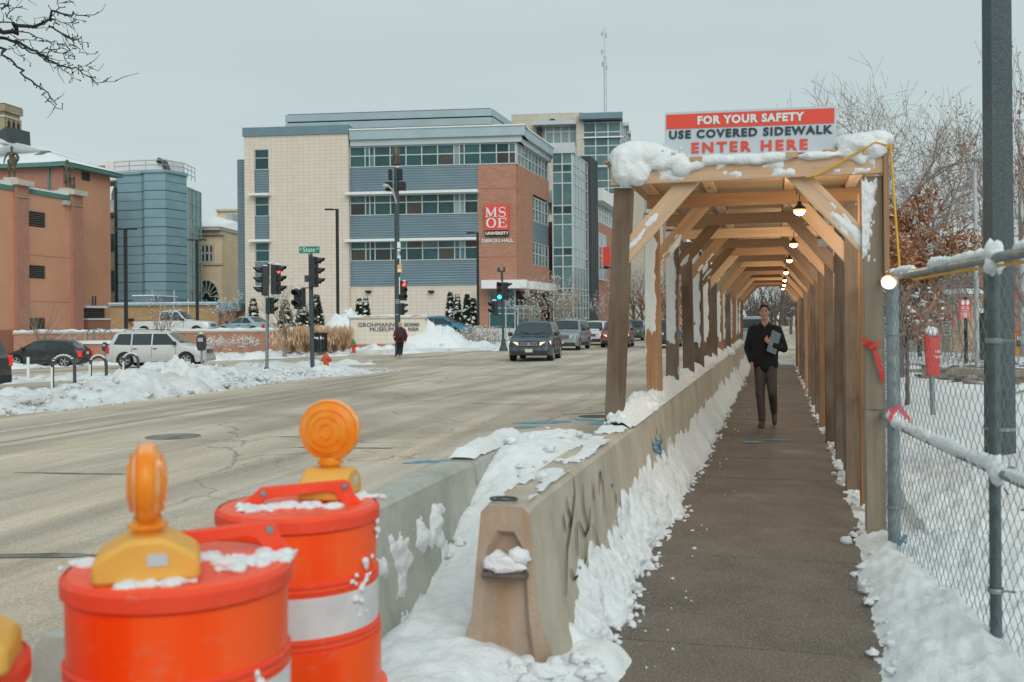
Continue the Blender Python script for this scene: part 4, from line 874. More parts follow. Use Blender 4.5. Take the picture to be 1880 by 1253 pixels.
# ---- low tan brick front
d0 = at(205, 86, 0); DF = Fac((d0.x, d0.y), (.985, .17)); lo = thing('low_brick_block', 'low tan brick building with a dark entrance under the blue panelled block', 'building', (d0.x, d0.y, 0)); DO = lo.location
ds = DF.S; dz = lambda py: DF.Z(py, 300)
t = MB(DO); DF.box(t, ds(203), ds(400), .5, dz(561), -14, 0); t.build('brick_wall', M['brick_t'], lo)
t = MB(DO); DF.box(t, ds(202), ds(401), dz(561), dz(557), -14, .25); t.build('metal_cap', M['panel'], lo)
t = MB(DO); DF.box(t, ds(201), ds(401), dz(557), dz(555.5), -14, .2); t.build('snow_strip', M['snow'], lo)
t = MB(DO); DF.box(t, ds(400), ds(426), dz(572), dz(559), -6, .35); t.build('entrance_beam', M['bluecap'], lo)
t = MB(DO); DF.box(t, ds(401), ds(414), .5, dz(572), -5, -.6); DF.box(t, ds(414), ds(430), .5, dz(572), -5, -3); t.build('entrance_wall', M['brick_m'], lo)
t = MB(DO); DF.box(t, ds(205), ds(245), dz(557), dz(541), -9, -4); t.build('roof_box', M['bluecap'], lo)
t = MB(DO); DF.box(t, ds(204), ds(246), dz(541), dz(539), -9, -3.9); t.build('snow_strip', M['snow'], lo)
for px, a, b in ((320, 575, 533), (346, 590, 551)):
    t = MB(DO); DF.box(t, ds(px), ds(px + 1.6), dz(a), dz(b), .02, .12); t.build('pipe', M['grey'] if px == 320 else M['brick_y'], lo)
t = MB(DO); DF.box(t, ds(237), ds(246), dz(590), dz(585), 0, .5); t.build('wall_lamp', M['black'], lo)
# ---- dark old stone house in the gap
h0 = at(196, 117, 0); HF = Fac((h0.x, h0.y), (.985, .17)); ho = thing('old_stone_house', 'narrow glimpse of an old brown house between the salmon block and blue panels', 'building', (h0.x, h0.y, 0))
t = MB(ho.location); HF.box(t, HF.S(190), HF.S(219), 0, HF.Z(393, 210), -5, 0); t.build('stone_wall', M['brick_d'], ho)
t = MB(ho.location); HF.box(t, HF.S(190), HF.S(219), HF.Z(393, 210), HF.Z(366, 210), -7, -.5); t.build('snowy_roof', M['snow'], ho)
t = MB(ho.location); HF.box(t, HF.S(190), HF.S(218), HF.Z(398, 210), HF.Z(391, 210), -1, .4); t.build('dark_eave', M['dark'], ho)
for a, b in ((462, 430), (535, 497)):
    t = MB(ho.location); HF.box(t, HF.S(203), HF.S(218), HF.Z(a, 210), HF.Z(b, 210), 0, .08); t.build('window', M['glass'], ho)
# ---- old cream brick building with the big arched window
o0 = at(370, 118, 0); OFc = Fac((o0.x, o0.y), (.985, .17)); od = thing('cream_brick_hall', 'old cream brick building with an arched fanlight window and bracketed snowy eaves', 'building', (o0.x, o0.y, 0)); OO = od.location
os_, oz = OFc.S, lambda py: OFc.Z(py, 395)
t = MB(OO); OFc.box(t, os_(352), os_(408), 0, oz(424), -14, 0); t.build('brick_wall', M['brick_y'], od)
t = MB(OO); OFc.box(t, os_(352), os_(410), oz(424), oz(418), -14, .9); OFc.box(t, os_(352), os_(412), oz(432), oz(429), -.5, .4); OFc.box(t, os_(352), os_(409), oz(487), oz(483), -.5, .2); t.build('cornice', M['stone'], od)
t = MB(OO); a_ = [OFc.P(os_(352), oz(418), 1), OFc.P(os_(411), oz(418), 1), OFc.P(os_(396), oz(397), -7), OFc.P(os_(352), oz(385), -7)]; b_ = [OFc.P(os_(352), oz(418), -14), OFc.P(os_(411), oz(418), -14)]
t.add(a_ + b_, [(0, 1, 2, 3), (1, 5, 2), (5, 4, 3, 2), (0, 3, 4), (0, 4, 5, 1)]); t.build('snowy_roof', M['snow'], od)
for i in range(10):
    q = MB(OO); s_ = os_(372) + i * .23 * 1.0 * 1.05; OFc.box(q, s_, s_ + .12, oz(428.5), oz(424.5), 0, .5); q.build('bracket', M['brick_y'], od)
glazing(OFc, od, [os_(371), os_(378), os_(386), os_(393)], [oz(481), oz(465), oz(450)], .08, M['glass'], M['stone'], .22)
t = MB(OO); cx, cz, r_ = os_(380), oz(545), 1.45
arch = lambda r: [(cx - r, oz(560)), (cx + r, oz(560))] + [(cx + r * math.cos(a), cz + r * 1.3 * math.sin(a)) for a in span(0, math.pi, 15)]
t.prism(arch(r_), -.06, .1, OFc.M()); t.build('arched_window', M['glass'], od)
t = MB(OO)
for i in range(9): a = math.pi * i / 8; t.beam(OFc.P(cx + .4 * math.cos(a), cz + .5 * math.sin(a), .1), OFc.P(cx + r_ * math.cos(a), cz + r_ * 1.3 * math.sin(a), .1), .09, .09)
for i in range(14):
    a, b = math.pi * i / 14, math.pi * (i + 1) / 14
    for rr in (.4, r_ + .05): t.beam(OFc.P(cx + rr * math.cos(a), cz + rr * 1.3 * math.sin(a), .1), OFc.P(cx + rr * math.cos(b), cz + rr * 1.3 * math.sin(b), .1), .14, .12)
t.build('fanlight_bars', M['stone'], od)
# further pale block
o1 = at(405, 150, 0); PF = Fac((o1.x, o1.y), (.985, .17)); pb_ = thing('pale_stone_block', 'pale stone block with flat roofs far behind the cream brick hall', 'building', (o1.x, o1.y, 0))
t = MB(pb_.location); PF.box(t, PF.S(398), PF.S(440), 0, PF.Z(412, 415), -14, 0); PF.box(t, PF.S(372), PF.S(412), 0, PF.Z(378, 415), -18, -6); t.build('stone_wall', M['brick_y'], pb_)
t = MB(pb_.location); PF.box(t, PF.S(397), PF.S(441), PF.Z(415, 415), PF.Z(411, 415), -14, .4); PF.box(t, PF.S(371), PF.S(413), PF.Z(380, 415), PF.Z(376, 415), -18, -5.6); t.build('cornice', M['stone'], pb_)
t = MB(pb_.location); PF.box(t, PF.S(412), PF.S(424), PF.Z(410, 415), PF.Z(391, 415), -4, -1); t.build('roof_unit', M['grey'], pb_)
for i in range(2):
    for j in range(5):
        q = MB(pb_.location); s_ = PF.S(407 + i * 11); z_ = PF.Z(440 + j * 24, 415); PF.box(q, s_ - .35, s_ + .35, z_ - .9, z_ + .9, 0, .06); q.build('window', M['glass'], pb_)
# ---- low wall of the lot and the museum sign wall
WF = Fac(LW0.to_2d(), (LW1 - LW0).to_2d()); wl = (LW1 - LW0).length
wa = thing('brick_wall', 'long low orange brick wall with snow along its coping', 'wall', tuple(LW0)); t = MB(wa.location); WF.box(t, 0, wl, -3, 1.0, -.3, 0); t.build('brickwork', M['brick_w'], wa)
t = MB(wa.location); WF.box(t, -.05, wl, 1.0, 1.1, -.36, .06); t.build('coping', M['stone'], wa)
mb = MB(); crust(mb, lambda u, v: WF.P(u * wl, 1.1, -.36 + v * .44), 160, 8, lambda u, v: .16 + .07 * fb(u * 40, v, 1, 1.3) - .2 * abs(v - .5) ** 2, V((0, 0, 1)))
crust(mb, lambda u, v: WF.P(u * wl, 1.1 + v * .13, .09), 160, 4, lambda u, v: .03 * fb(u * 40, v, 3, 1.3) + .02, WF.n)
stuff(mb.build('snow_cap', M['snow'], smooth=60), 'snow lying on the coping of the low brick wall')
l0, l1 = at(128, 57.6, 0), at(206, 58.2, 0); w2 = thing('planter_wall', 'short brick planter wall piece behind the dark hatchback', 'wall', tuple(l0)); w2f = Fac(l0.to_2d(), (l1 - l0).to_2d()); t = MB(w2.location); w2f.box(t, 0, (l1 - l0).length, -2, w2f.Z(632, 170), -.5, 0); t.build('brickwork', M['brick_w'], w2)
t = MB(w2.location); w2f.box(t, -.1, (l1 - l0).length + .1, w2f.Z(632, 170), w2f.Z(626, 170), -.7, .1); t.build('snow_cap', M['snow'], w2)
s0_, s1_ = at(643, 60, 0), at(781, 61.2, 0); SF = Fac(s0_.to_2d(), (s1_ - s0_).to_2d()); sl_ = (s1_ - s0_).length
sw_ = thing('museum_sign_wall', 'cream tiled sign wall with dark museum lettering and a snow cap', 'sign', tuple(s0_)); t = MB(sw_.location)
SF.box(t, 0, sl_, SF.Z(632, 700), SF.Z(585, 700), -.5, 0); t.build('tile_panel', M['tile_s'], sw_)
t = MB(sw_.location); SF.box(t, -.05, sl_ + .05, -.6, SF.Z(632, 700), -.55, .12); t.build('brick_base', M['brick_w'], sw_)
t = MB(sw_.location); SF.box(t, -.1, sl_ + .1, SF.Z(585, 700), SF.Z(582.5, 700), -.6, .1); t.build('coping', M['stone'], sw_)
mb = MB(); crust(mb, lambda u, v: SF.P(-.1 + u * (sl_ + .2), SF.Z(582.5, 700), -.6 + v * .72), 70, 8, lambda u, v: .12 + .05 * fb(u * 6, v, 1, 1.3) - .25 * abs(v - .5) ** 2, V((0, 0, 1)))
stuff(mb.build('snow_cap', M['snow'], smooth=60), 'snow lying on top of the museum sign wall')
hz_ = SF.Z(593, 700) - SF.Z(601.5, 700); IM = Matrix.Translation(-sw_.location)
text('GROHMANN', hz_ * 1.2, 'lettering', M['navy'], sw_, IM @ SF.M(SF.S(657), SF.Z(597, 700), .02), .02, .0, 1.12, align='LEFT')
text('MUSEUM', hz_ * 1.2, 'lettering', M['navy'], sw_, IM @ SF.M(SF.S(678), SF.Z(605.5, 700), .02), .02, .0, 1.12, align='LEFT')
text('GROHMANN', hz_ * 1.15, 'lettering', M['navy'], sw_, IM @ SF.M(SF.S(755.5), SF.Z(597, 750), .02), .02, .0, .5)
text('MUSEUM', hz_ * 1.15, 'lettering', M['navy'], sw_, IM @ SF.M(SF.S(758.5), SF.Z(605.5, 750), .02), .02, .0, .5)
# ------------------------------------------------------------------ concrete barriers
def barrier_prof(h=.81, top=.10):
    return [(-.245, 0), (.245, 0), (.245, .06), (.16, .30), (top + .012, h - .03), (top - .02, h), (-top + .02, h), (-top - .012, h - .03), (-.16, .30), (-.245, .06)]
def barrier(label, x_edge, y0, ln, z, mats, group, end=True, h=.81):
    o = thing('concrete_barrier', label, 'barrier', (x_edge - .10, y0, z), group=group)
    mb = MB(); n = max(2, int(ln / .12)); pr = barrier_prof(h); k = len(pr)
    vs = []
    for i in range(n + 1):
        y = ln * i / n
        for x, zz in pr:
            w_ = .006 * fb(x * 3, y0 + y, zz * 3, 1.6, 4); e = .018 if i in (0, n) else 0
            vs.append(V((x * (1 - e * .9) + w_ * (1 if x > 0 else -1), y + (.004 * w_), zz - (e * .8 if zz > .5 else 0) + (w_ * .4 if zz > .5 else 0))))
    fs = [(i * k + j, i * k + (j + 1) % k, (i + 1) * k + (j + 1) % k, (i + 1) * k + j) for i in range(n) for j in range(k)]
    if end: # near end with its tapered keyway
        sh = lambda x, zz: V((x * .58 if zz < .2 else x * .66 if zz < .5 else x * (.80 if zz < h - .01 else .5), 0, zz if zz < .5 else (.60 if zz < h - .01 else .685)))
        b = len(vs); inn = [sh(x, zz) for x, zz in pr]; vs += [V((p.x, -.0, p.z)) for p in inn]
        fs += [((j + 1) % k, j, b + j, b + (j + 1) % k) for j in range(k)]
        c = len(vs); vs += [V((p.x * .72, .045, p.z - (.03 if p.z > .5 else 0))) for p in inn]
        fs += [(b + (j + 1) % k, b + j, c + j, c + (j + 1) % k) for j in range(k)]; fs.append(tuple(reversed(range(c, c + k))))
    else: fs.append(tuple(reversed(range(k))))
    fs.append(tuple(range(n * k, (n + 1) * k)))
    mb.add(vs, fs); n_end = (2 * k + 1) if end else 1
    for q in range(len(fs) - n_end - 1, len(fs) - 1): mb.m[q] = 1
    mb.build('barrier_body', mats, o, smooth=35)
    return o
GRP = 'concrete barriers along the covered walkway'
cc = [M['conc'], M['conc_r']]
y = 4.22; lens = [6.1, 3.05, 3.05, 3.05, 3.05, 3.05, 3.05, 3.05, 3.05]
names = ['near concrete barrier with rusty keyed end and black scrawl beside the walkway', 'concrete barrier with the blue paint scrawl, next after the scrawled near one', 'third concrete barrier along the walkway, under the snowy posts']
bars = []
for i, ln in enumerate(lens):
    lb = names[i] if i < 3 else ('fourth', 'fifth', 'sixth', 'seventh', 'eighth', 'last')[i - 3] + ' concrete barrier from the near end of the long walkway row'
    bars.append(barrier(lb, BX, y, ln - .03, 0, cc, GRP, end=(i == 0))); y += ln
cg = [M['conc_g'], M['conc_g']]
barrier('grey concrete barrier behind the rear drum with a clean flat top', -2.02, 2.6, 3.9, -.15, cg, 'concrete barriers of the roadside row', end=False)
barrier('short grey concrete barrier end capped with snow beyond the trench', -2.02, 6.56, 1.5, -.15, cg, 'concrete barriers of the roadside row', end=False)
# iron loops
mb = MB(); b0_ = bars[0]; mb.tube([(-.02 + .06 * math.cos(a), .05 + .04 * math.sin(a), .812 + .006) for a in span(0, 2 * math.pi, 14)], .006, 6); mb.build('lifting_loop', M['dark'], b0_)
mb = MB(); mb.tube([(-.10, .05, .50), (-.09, -.03, .495), (0, -.05, .50), (.09, -.03, .495), (.10, .05, .50)], .016, 6); mb.build('connector_loop', M['bark'], b0_)
mb = MB(); mb.ell((0, -.01, .545), (.10, .055, .045), 14, 9, nz=.5, sd=2); mb.ell((.06, -.01, .58), (.05, .05, .04), 12, 7, nz=.5, sd=5); stuff(mb.build('snow_lump', M['snow'], smooth=80, loc=(BX - .10, 4.22, 0)), 'snow lump caught on the iron loop of the near barrier end')
# paint scrawls on the walkway face
def onface(px, py):
    r = sight(px, py); n_ = V((1, 0, .11)); p0 = V((BX + .014, 0, .78)); t = (p0 - EYE).dot(n_) / r.dot(n_); return EYE + r * t
def scrawl(strokes, wd, mt, parent, name='paint_stroke'):
    n_ = V((1, 0, .11)).normalized()
    for st in strokes:
        mb = MB(parent.location); p = [onface(*q) for q in st]; fine = []
        for a, b in zip(p, p[1:]): fine += [a.lerp(b, k / 5) for k in range(5)]
        fine.append(p[-1])
        for i, (a, b) in enumerate(zip(fine, fine[1:])):
            d = (b - a).normalized(); s = d.cross(n_).normalized() * wd * (.4 + .6 * math.sin(math.pi * (i + .5) / len(fine))) * .5
            q = n_ * .005
            mb.quad(a - s + q, b - s + q, b + s + q, a + s + q)
        mb.build(name, mt, parent)
cp = lambda x, y: (820 + x / 2.648, 780 + y / 2.648)
bl = [[(565, 430), (568, 470), (578, 520)], [(580, 350), (588, 410), (604, 455), (595, 500)], [(615, 255), (621, 330), (606, 470), (584, 600), (580, 740), (578, 830)], [(658, 290), (664, 400), (690, 520)],
      [(630, 470), (632, 560), (636, 640)], [(640, 470), (672, 540), (690, 490), (696, 400)], [(680, 540), (676, 640), (658, 715), (642, 690)], [(738, 340), (745, 225), (760, 300), (768, 430)], [(710, 280), (715, 370)],
      [(600, 700), (618, 750), (636, 735)], [(690, 710), (712, 722), (738, 590), (710, 480)], [(800, 290), (806, 300)], [(820, 330), (824, 380)], [(840, 330), (846, 420)]]
scrawl([[cp(*p) for p in s] for s in bl], .019, M['black'], b0_)
pb2 = [[(1000, 70), (1004, 110), (1016, 130)], [(1012, 55), (1030, 100), (1020, 130)], [(1036, 40), (1046, 70), (1034, 110), (1050, 120)], [(1012, 150), (1018, 190)], [(1040, 130), (1036, 165), (1048, 160)], [(1020, 15), (1022, 45)], [(1000, 95), (1048, 80)], [(1006, 120), (1046, 135)]]
scrawl([[cp(*p) for p in s] for s in pb2], .035, M['paint_b'], b0_)
# snow ledge on the barrier tops under the posts
def led(u, v):
    y = 7.35 * (34 / 7.35) ** u; e = 1 - abs(2 * v - 1) ** 2.2
    return e * (.055 + .07 * sst(7.4, 8.2, y) + .07 * fb(y, v, 3, 1.1, 4) + .03 * fb(y, v * 2, 3, 5, 4)) - .012
mb = MB(); crust(mb, lambda u, v: V((BX - .225 + .25 * v, 7.35 * (34 / 7.35) ** u, .812)), 300, 15, led, V((0, 0, 1)))
Lm = []; Lb = []
for k in range(110):
    q = 7.45 * (31 / 7.45) ** (k / 109); h = .55 + .45 * noise.noise(V((q * 1.4, 2, 3))); sc2 = min(1.6, .8 + q * .03) * (.35 + .65 * sst(7.4, 8.0, q))
    for _ in range(2): r = random.uniform(.07, .13) * h * sc2; Lb.append(((BX - .105 + random.gauss(0, .05), q + random.gauss(0, .05), .80 + .07 * h * sc2), (r * .95, r * 1.2, r * .95)))
snowmass('snow_ledge', 'thick rounded snow heaped on the barrier tops round the post feet', Lb, .016, .014, 6.0, 4, .3)
for q in (4.9, 5.5, 5.9, 6.4, 6.9, 7.2): Lm.append((V((BX - .06 + random.uniform(-.1, .05), q, .815)), random.uniform(.015, .035)))
lumps(mb, Lm); stuff(mb.build('snow_ledge', M['snow'], smooth=75), 'snow ledge on top of the barriers round the feet of the posts')
mb = MB(); crust(mb, lambda u, v: V((BX - .19 + .19 * v, 4.27 + 3.0 * u, .813)), 90, 14, lambda u, v: .022 * fb(u * 5, v, 6, 1.6, 5) - .001 + .006, V((0, 0, 1)), thr=.004)
stuff(mb.build('snow_film', M['snow'], smooth=75), 'thin snow film on the top of the scrawled near barrier')
mb = MB(); crust(mb, lambda u, v: V((-2.02 - .20 + .2 * v, 6.56 + 1.5 * u, .66)), 50, 14, lambda u, v: .07 * (1 - abs(2 * v - 1) ** 3) * sst(1.0, .9, u) * sst(-.02, .08, u) + .03 * fb(u * 2, v, 6, 2, 5) * sst(0, .1, u), V((0, 0, 1)))
stuff(mb.build('snow_cap', M['snow'], smooth=75), 'snow cap on the short barrier end beyond the trench')
mb = MB(); crust(mb, lambda u, v: V((-2.02 + bface(v * .66 + .14) + .008, 4.6 + 1.9 * u, v * .62 - .1)), 90, 50, lambda u, v: .11 * fb(u * 1.9, v * .6, 16, 3.0, 6) - .002 - .03 * v, V((1, 0, .18)).normalized(), thr=.002)
stuff(mb.build('snow_crust', M['snow'], smooth=75), 'snow crust stuck to the shaded face of the grey barrier')

# ------------------------------------------------------------------ covered walkway
cw = thing('covered_walkway', 'long timber covered walkway over the sidewalk with braces and plywood roof', 'walkway', (-.22, 7.8, 0)); CWL = cw.location
_lum = {}
def lumber(name, p0, p1, w_, h_, mt, up=(0, 1, 0), parent=cw, kind=None):
    p0, p1 = V(p0), V(p1); d = p1 - p0; ln = round(d.length, 2); z = d.normalized(); x = V(up).cross(z)
    if x.length < 1e-4: x = V((1, 0, 0))
    x.normalize(); y = z.cross(x); key = (round(w_, 3), round(h_, 3), ln, mt.name)
    if key not in _lum:
        q = MB(); b = .004
        prof = [(-w_ / 2 + b, -h_ / 2), (w_ / 2 - b, -h_ / 2), (w_ / 2, -h_ / 2 + b), (w_ / 2, h_ / 2 - b), (w_ / 2 - b, h_ / 2), (-w_ / 2 + b, h_ / 2), (-w_ / 2, h_ / 2 - b), (-w_ / 2, -h_ / 2 + b)]
        q.add([(a, c, 0) for a, c in prof] + [(a, c, ln) for a, c in prof], [tuple(reversed(range(8))), tuple(range(8, 16))] + [(i, (i + 1) % 8, (i + 1) % 8 + 8, i + 8) for i in range(8)])
        _lum[key] = q.mesh(name, mt)
    o = bpy.data.objects.new(name, _lum[key]); C.objects.link(o); o.parent = parent
    m = Matrix((x, y, z)).transposed().to_4x4(); m.translation = p0 - parent.location; o.matrix_local = m
    return o
XL, XR, ZP, ZH = -1.16, .68, 2.64, 2.80
NF_ = 15; YF = [7.8 + 1.9 * i for i in range(NF_)]
snowy = MB()
for i, yf in enumerate(YF):
    j = lambda s=.01: random.uniform(-s, s)
    wl_ = M['wood_o'] if i in (0, 2, 4, 5, 8) else random.choice([M['wood_o'], M['wood_d'], M['wood_d']]); wc = lambda: random.choice([M['wood_n'], M['wood_n'], M['wood_p'], M['wood_d']])
    lx = XL - (.085 if i == 0 else j(.02))
    lumber('post', (lx, yf + (.015 if i == 0 else 0), .80), (XL + j() + (.0 if i else .005), yf, ZP), .14, .14, wl_)
    rt = .68 + j(.015)
    if i == 0:
        lumber('post', (rt, yf, -.02), (rt, yf, .93), .135, .14, M['wood_g']); lumber('post', (rt, yf, .935), (rt - .01, yf, ZP), .14, .14, M['wood_g'])
    else: lumber('post', (rt, yf, -.02), (rt, yf + j(), ZP), .14, .14, M['wood_o'] if i % 4 else M['wood_d'])
    lumber('stud', (rt + .015, yf + .95 + j(.03), -.02), (rt + .015, yf + .95, ZP), .09, .14, M['wood_o'] if i % 3 else M['wood_d'])
    hb = .145 if i == 0 else .125
    lumber('crossbeam', (-1.24 if i == 0 else -1.2, yf - .095, ZH - hb / 2), (.765, yf - .095, ZH - hb / 2 + (0 if i else .005)), .04, hb, M['wood_p'] if i == 0 else wc(), up=(0, 0, 1))
    q = .47 + j(.03)
    lumber('knee_brace', (XL - .01, yf - .035, ZP - q - .06), (XL + q + .06, yf - .035, ZH - hb + .06), .14 if i == 0 else .125, .04, M['wood_p'] if i == 0 else wc(), up=(0, 1, 0))
    lumber('knee_brace', (XR + .01, yf - .035, ZP - q - .06), (XR - q - .06, yf - .035, ZH - hb + .06), .14 if i == 0 else .125, .04, M['wood_p'] if i == 0 else wc(), up=(0, 1, 0))
    if i < NF_ - 1:
        for x in (-1.13, -.58, .12, .66): lumber('roof_joist', (x, yf - (.16 if i == 0 else .0) + (-.0), ZH + .02), (x, yf + 1.895 - (0 if i else .0), ZH + .02), .09, .038, random.choice([M['wood_p'], M['wood_n']]), up=(0, 0, 1))
        lumber('roof_sheet', (-1.30, yf + .95 - .06, ZH + .05), (.83, yf + .95 - .06, ZH + .05), 1.89, .018, M['ply'], up=(0, 0, 1))
    # snow blown on the posts
    if i in (1, 2, 4, 5, 7, 8, 10, 12, 13):
        lo_ = {1: 1.42, 2: 1.30, 4: 1.30, 5: 1.25}.get(i, 1.1); sd = i * 5.3
        crust(snowy, lambda u, v: V((XL - .068 + .136 * u, yf - .066, .9 + 1.72 * v)), 12, 70, lambda u, v: .016 * sst(lo_ - .05, lo_ + .10, .9 + 1.72 * v + .10 * fb(u * 2, v * 5, sd, 1.5, 3)) * sst(.92, .62, u + .15 * fb(u, v * 9, sd + 7, 1.5, 3)) + .008 * fb(u, v * 9, sd, 2.0, 4) - .006 + .03 * max(0, fb(u * .8, v * 3.5, sd + 4, 1.6, 2) - .28), V((0, -1, 0)), thr=.001)
# side trim of the entrance, splice block
lumber('side_trim', (.775, 7.72, 1.93), (.775, 7.72, 2.80), .035, .12, M['wood_n']); lumber('splice_block', (.775, 7.8, .80), (.775, 7.8, 1.0), .05, .12, M['wood_n'])
lumber('cap_board', (.34, 7.69, ZH + .035), (.58, 7.73, ZH + .03), .06, .03, M['wood_n'], up=(0, 0, 1)); lumber('cap_board', (.70, 7.68, ZH + .05), (.82, 7.72, ZH + .05), .08, .04, M['wood_n'], up=(0, 0, 1))
# snow on the entrance braces and the right-hand post
def brace_snow(xa, za, xb, zb_, y0, a, b, sd, wd=.11):
    d = V((xb - xa, 0, zb_ - za)); p = V((-d.z, 0, d.x)).normalized()
    crust(snowy, lambda u, v: V((xa, y0, za)) + d * u + p * (v - .5) * wd, 40, 14, lambda u, v: .016 * sst(a, a + .3, u + .25 * fb(u * 4, v * 2, sd)) * sst(b, b - .3, u + .25 * fb(u * 4, v * 2, sd + 3)) * sst(.0, .4, v) * sst(1, .6, v) - .005 + .004 * fb(u * 4, v * 2, sd, 2), V((0, -1, 0)), thr=.001)
for i in range(0, 5):
    yf = YF[i] - .057; brace_snow(XL + .02, ZP - .53, XL + .56, ZH - .05, yf, .12, .55 - .02 * i, i * 3.1)
brace_snow(XR - .02, ZP - .53, XR - .56, ZH - .05, YF[0] - .057, .05, .55, 44, .13)
crust(snowy, lambda u, v: V((.61 + .11 * u, 7.728, 2.02 + .62 * v)), 16, 50, lambda u, v: .026 * sst(0, .35, .35 + .75 * v - u + .30 * fb(u * 2, v * 4, 7, 2)) * sst(0, .12, v) * sst(1, .85, v) - .006 + .01 * fb(u * 3, v * 6, 3, 2), V((0, -1, 0)), thr=.001)
crust(snowy, lambda u, v: V((-1.2 + 1.9 * u, 7.683, ZH - .14 + .15 * v)), 120, 14, lambda u, v: .02 * sst(.05, .45, fb(u * 6, v * .8, 4, 1.6, 5) + .25 * (v - .5)) * sst(0, .2, v) - .010 + .010 * fb(u * 14, v * 2, 8, 2, 4), V((0, -1, 0)), thr=.001)
stuff(snowy.build('snow_crust', M['snow'], smooth=75), 'snow blown onto the posts, braces and front beam of the walkway')
# snow on the roof
def h_roof(x, y):
    h = .085 + .05 * fb(x, y, 2, 1.7, 5) + .02 * fb(x, y, 6, 6, 4); h *= .30 + .70 * sst(7.75, 8.1, y)
    return ZH + .052 + h * min(sst(-1.32, -1.18, x), sst(.86, .72, x)) * sst(7.68, 7.80, y) - .012
mb = field('s', span(-1.30, .83, 90), [7.70 + (35 - 7.70) * (i / 130) ** 1.7 for i in range(131)], h_roof, None)
stuff(mb.build('roof_snow', M['snow'], smooth=80), 'thick snow lying along the walkway roof behind the entrance sign')
snowmass('roof_snow', 'big rounded snow lumps overhanging the front beam at both roof corners', [((-1.08, 7.74, 2.87), (.18, .15, .12)), ((-1.13, 7.69, 2.79), (.11, .11, .15)), ((-1.03, 7.67, 2.75), (.10, .08, .11)), ((-.95, 7.73, 2.88), (.15, .12, .10)), ((-1.02, 7.95, 2.92), (.22, .3, .10)), ((-.83, 7.73, 2.855), (.11, .10, .08)), ((-.75, 7.70, 2.83), (.11, .08, .075)), ((-.69, 7.675, 2.77), (.08, .05, .07)), ((-.60, 7.68, 2.785), (.09, .04, .045)), ((-.44, 7.68, 2.815), (.15, .05, .042)), ((-.25, 7.675, 2.812), (.22, .045, .045)), ((-.02, 7.675, 2.812), (.16, .045, .042)), ((-.12, 7.67, 2.79), (.14, .03, .03)), ((.32, 7.68, 2.81), (.18, .045, .03)), ((-.85, 7.68, 2.80), (.12, .06, .05)), ((.62, 7.75, 2.89), (.19, .14, .085)), ((.72, 7.80, 2.92), (.13, .18, .065)), ((.52, 7.70, 2.84), (.08, .06, .085)), ((.60, 7.68, 2.79), (.06, .04, .07)), ((.70, 7.69, 2.84), (.10, .08, .08)), ((.56, 7.9, 2.91), (.2, .2, .07))], .012, .009, 4.5, 9)
lq = MB(); lumps(lq, [(V((random.uniform(-1.0, -.68), random.uniform(7.62, 7.70), ZH + random.uniform(.03, .11))), random.uniform(.012, .03)) for _ in range(14)]); stuff(lq.build('snow_crumbs', M['snow'], smooth=75), 'crumbs of snow beside the left roof lump at the sign foot')
# the sign above the entrance
es = thing('entrance_sign', 'pale rectangular safety sign standing in the snow above the walkway entrance', 'sign', (-.192, 7.735, 0)); EM = Matrix.Translation((-.062, 0, .022)) @ Matrix.Rotation(.020, 4, 'Y')
x0, x1, z0, z1 = -.632, .632, 2.79, 3.172
mb = MB(); mb.bx(x0, x1, 0, .012, z0, z1, 0, EM); mb.build('panel', M['signpanel'], es)
mb = MB(); mb.bx(x0 + .012, x1 - .016, -.003, -.0005, z1 - .130, z1 - .018, 0, EM); mb.build('red_band', M['redprint'], es)
tm = lambda x, z, y=-.006: EM @ Matrix.Translation((x, y, z))
text('FOR YOUR SAFETY', .083, 'lettering', M['signwhite'], es, tm(.005, z1 - .074), .001, .004, .99, 1.14)
text('USE COVERED SIDEWALK', .084, 'lettering', M['navy'], es, tm(.0, z1 - .178), .001, .0035, 1.06, 1.2)
text('ENTER HERE', .106, 'lettering', M['redprint'], es, tm(.0, z1 - .284), .001, .0042, 1.12, 1.36)
mb = MB(); mb.beam((x0 + .1, .03, z0 - .03), (x0 + .1, .03, z1 - .05), .04, .04); mb.beam((x1 - .1, .03, z0 - .03), (x1 - .1, .03, z1 - .05), .04, .04); mb.build('back_post', M['wood_n'], es)
# string of lamps
YL = [8.62 + 3.8 * i for i in range(7)]; XLAMP = .19
ld = thing('pendant_lamp', '', 'lamp', (XLAMP, YL[0], 2.52), group='pendant lamps strung along the walkway ceiling')
q = MB(); q.lathe([(.010, .066), (.016, .06), (.018, .04), (.034, .024), (.050, .010), (.052, -.003)], 20); q.build('lamp_cap', M['black'], ld, smooth=50)
q = MB(); q.lathe([(.050, -.004), (.049, -.016), (.042, -.034), (.028, -.047), (.010, -.053), (.001, -.054)], 20, ms=[1, 0, 0, 0, 0]); q.build('bulb', [M['bulb'], M['bulb_rim']], ld, smooth=80)
q = MB(); q.tube([(0, 0, .075), (.005, 0, .13), (0, 0, .27)], .004, 5); q.build('lamp_cord', M['black'], ld)
pl_ = bpy.data.lights.new('lamp_light', 'POINT'); pl_.energy = 26; pl_.color = (1.0, .76, .48); pl_.shadow_soft_size = .06
q = bpy.data.objects.new('lamp_light', pl_); C.objects.link(q); q.parent = ld; q.location = (0, 0, -.11)
ords = ['nearest lit pendant lamp behind the front beam', 'second lit pendant lamp from the walkway entrance', 'third lit pendant lamp from the walkway entrance', 'fourth lit pendant lamp from the walkway entrance', 'fifth lit pendant lamp, high above the walking man', 'second farthest lit pendant lamp of the walkway', 'farthest lit pendant lamp near the end of the walkway']
ld['label'] = ords[0]
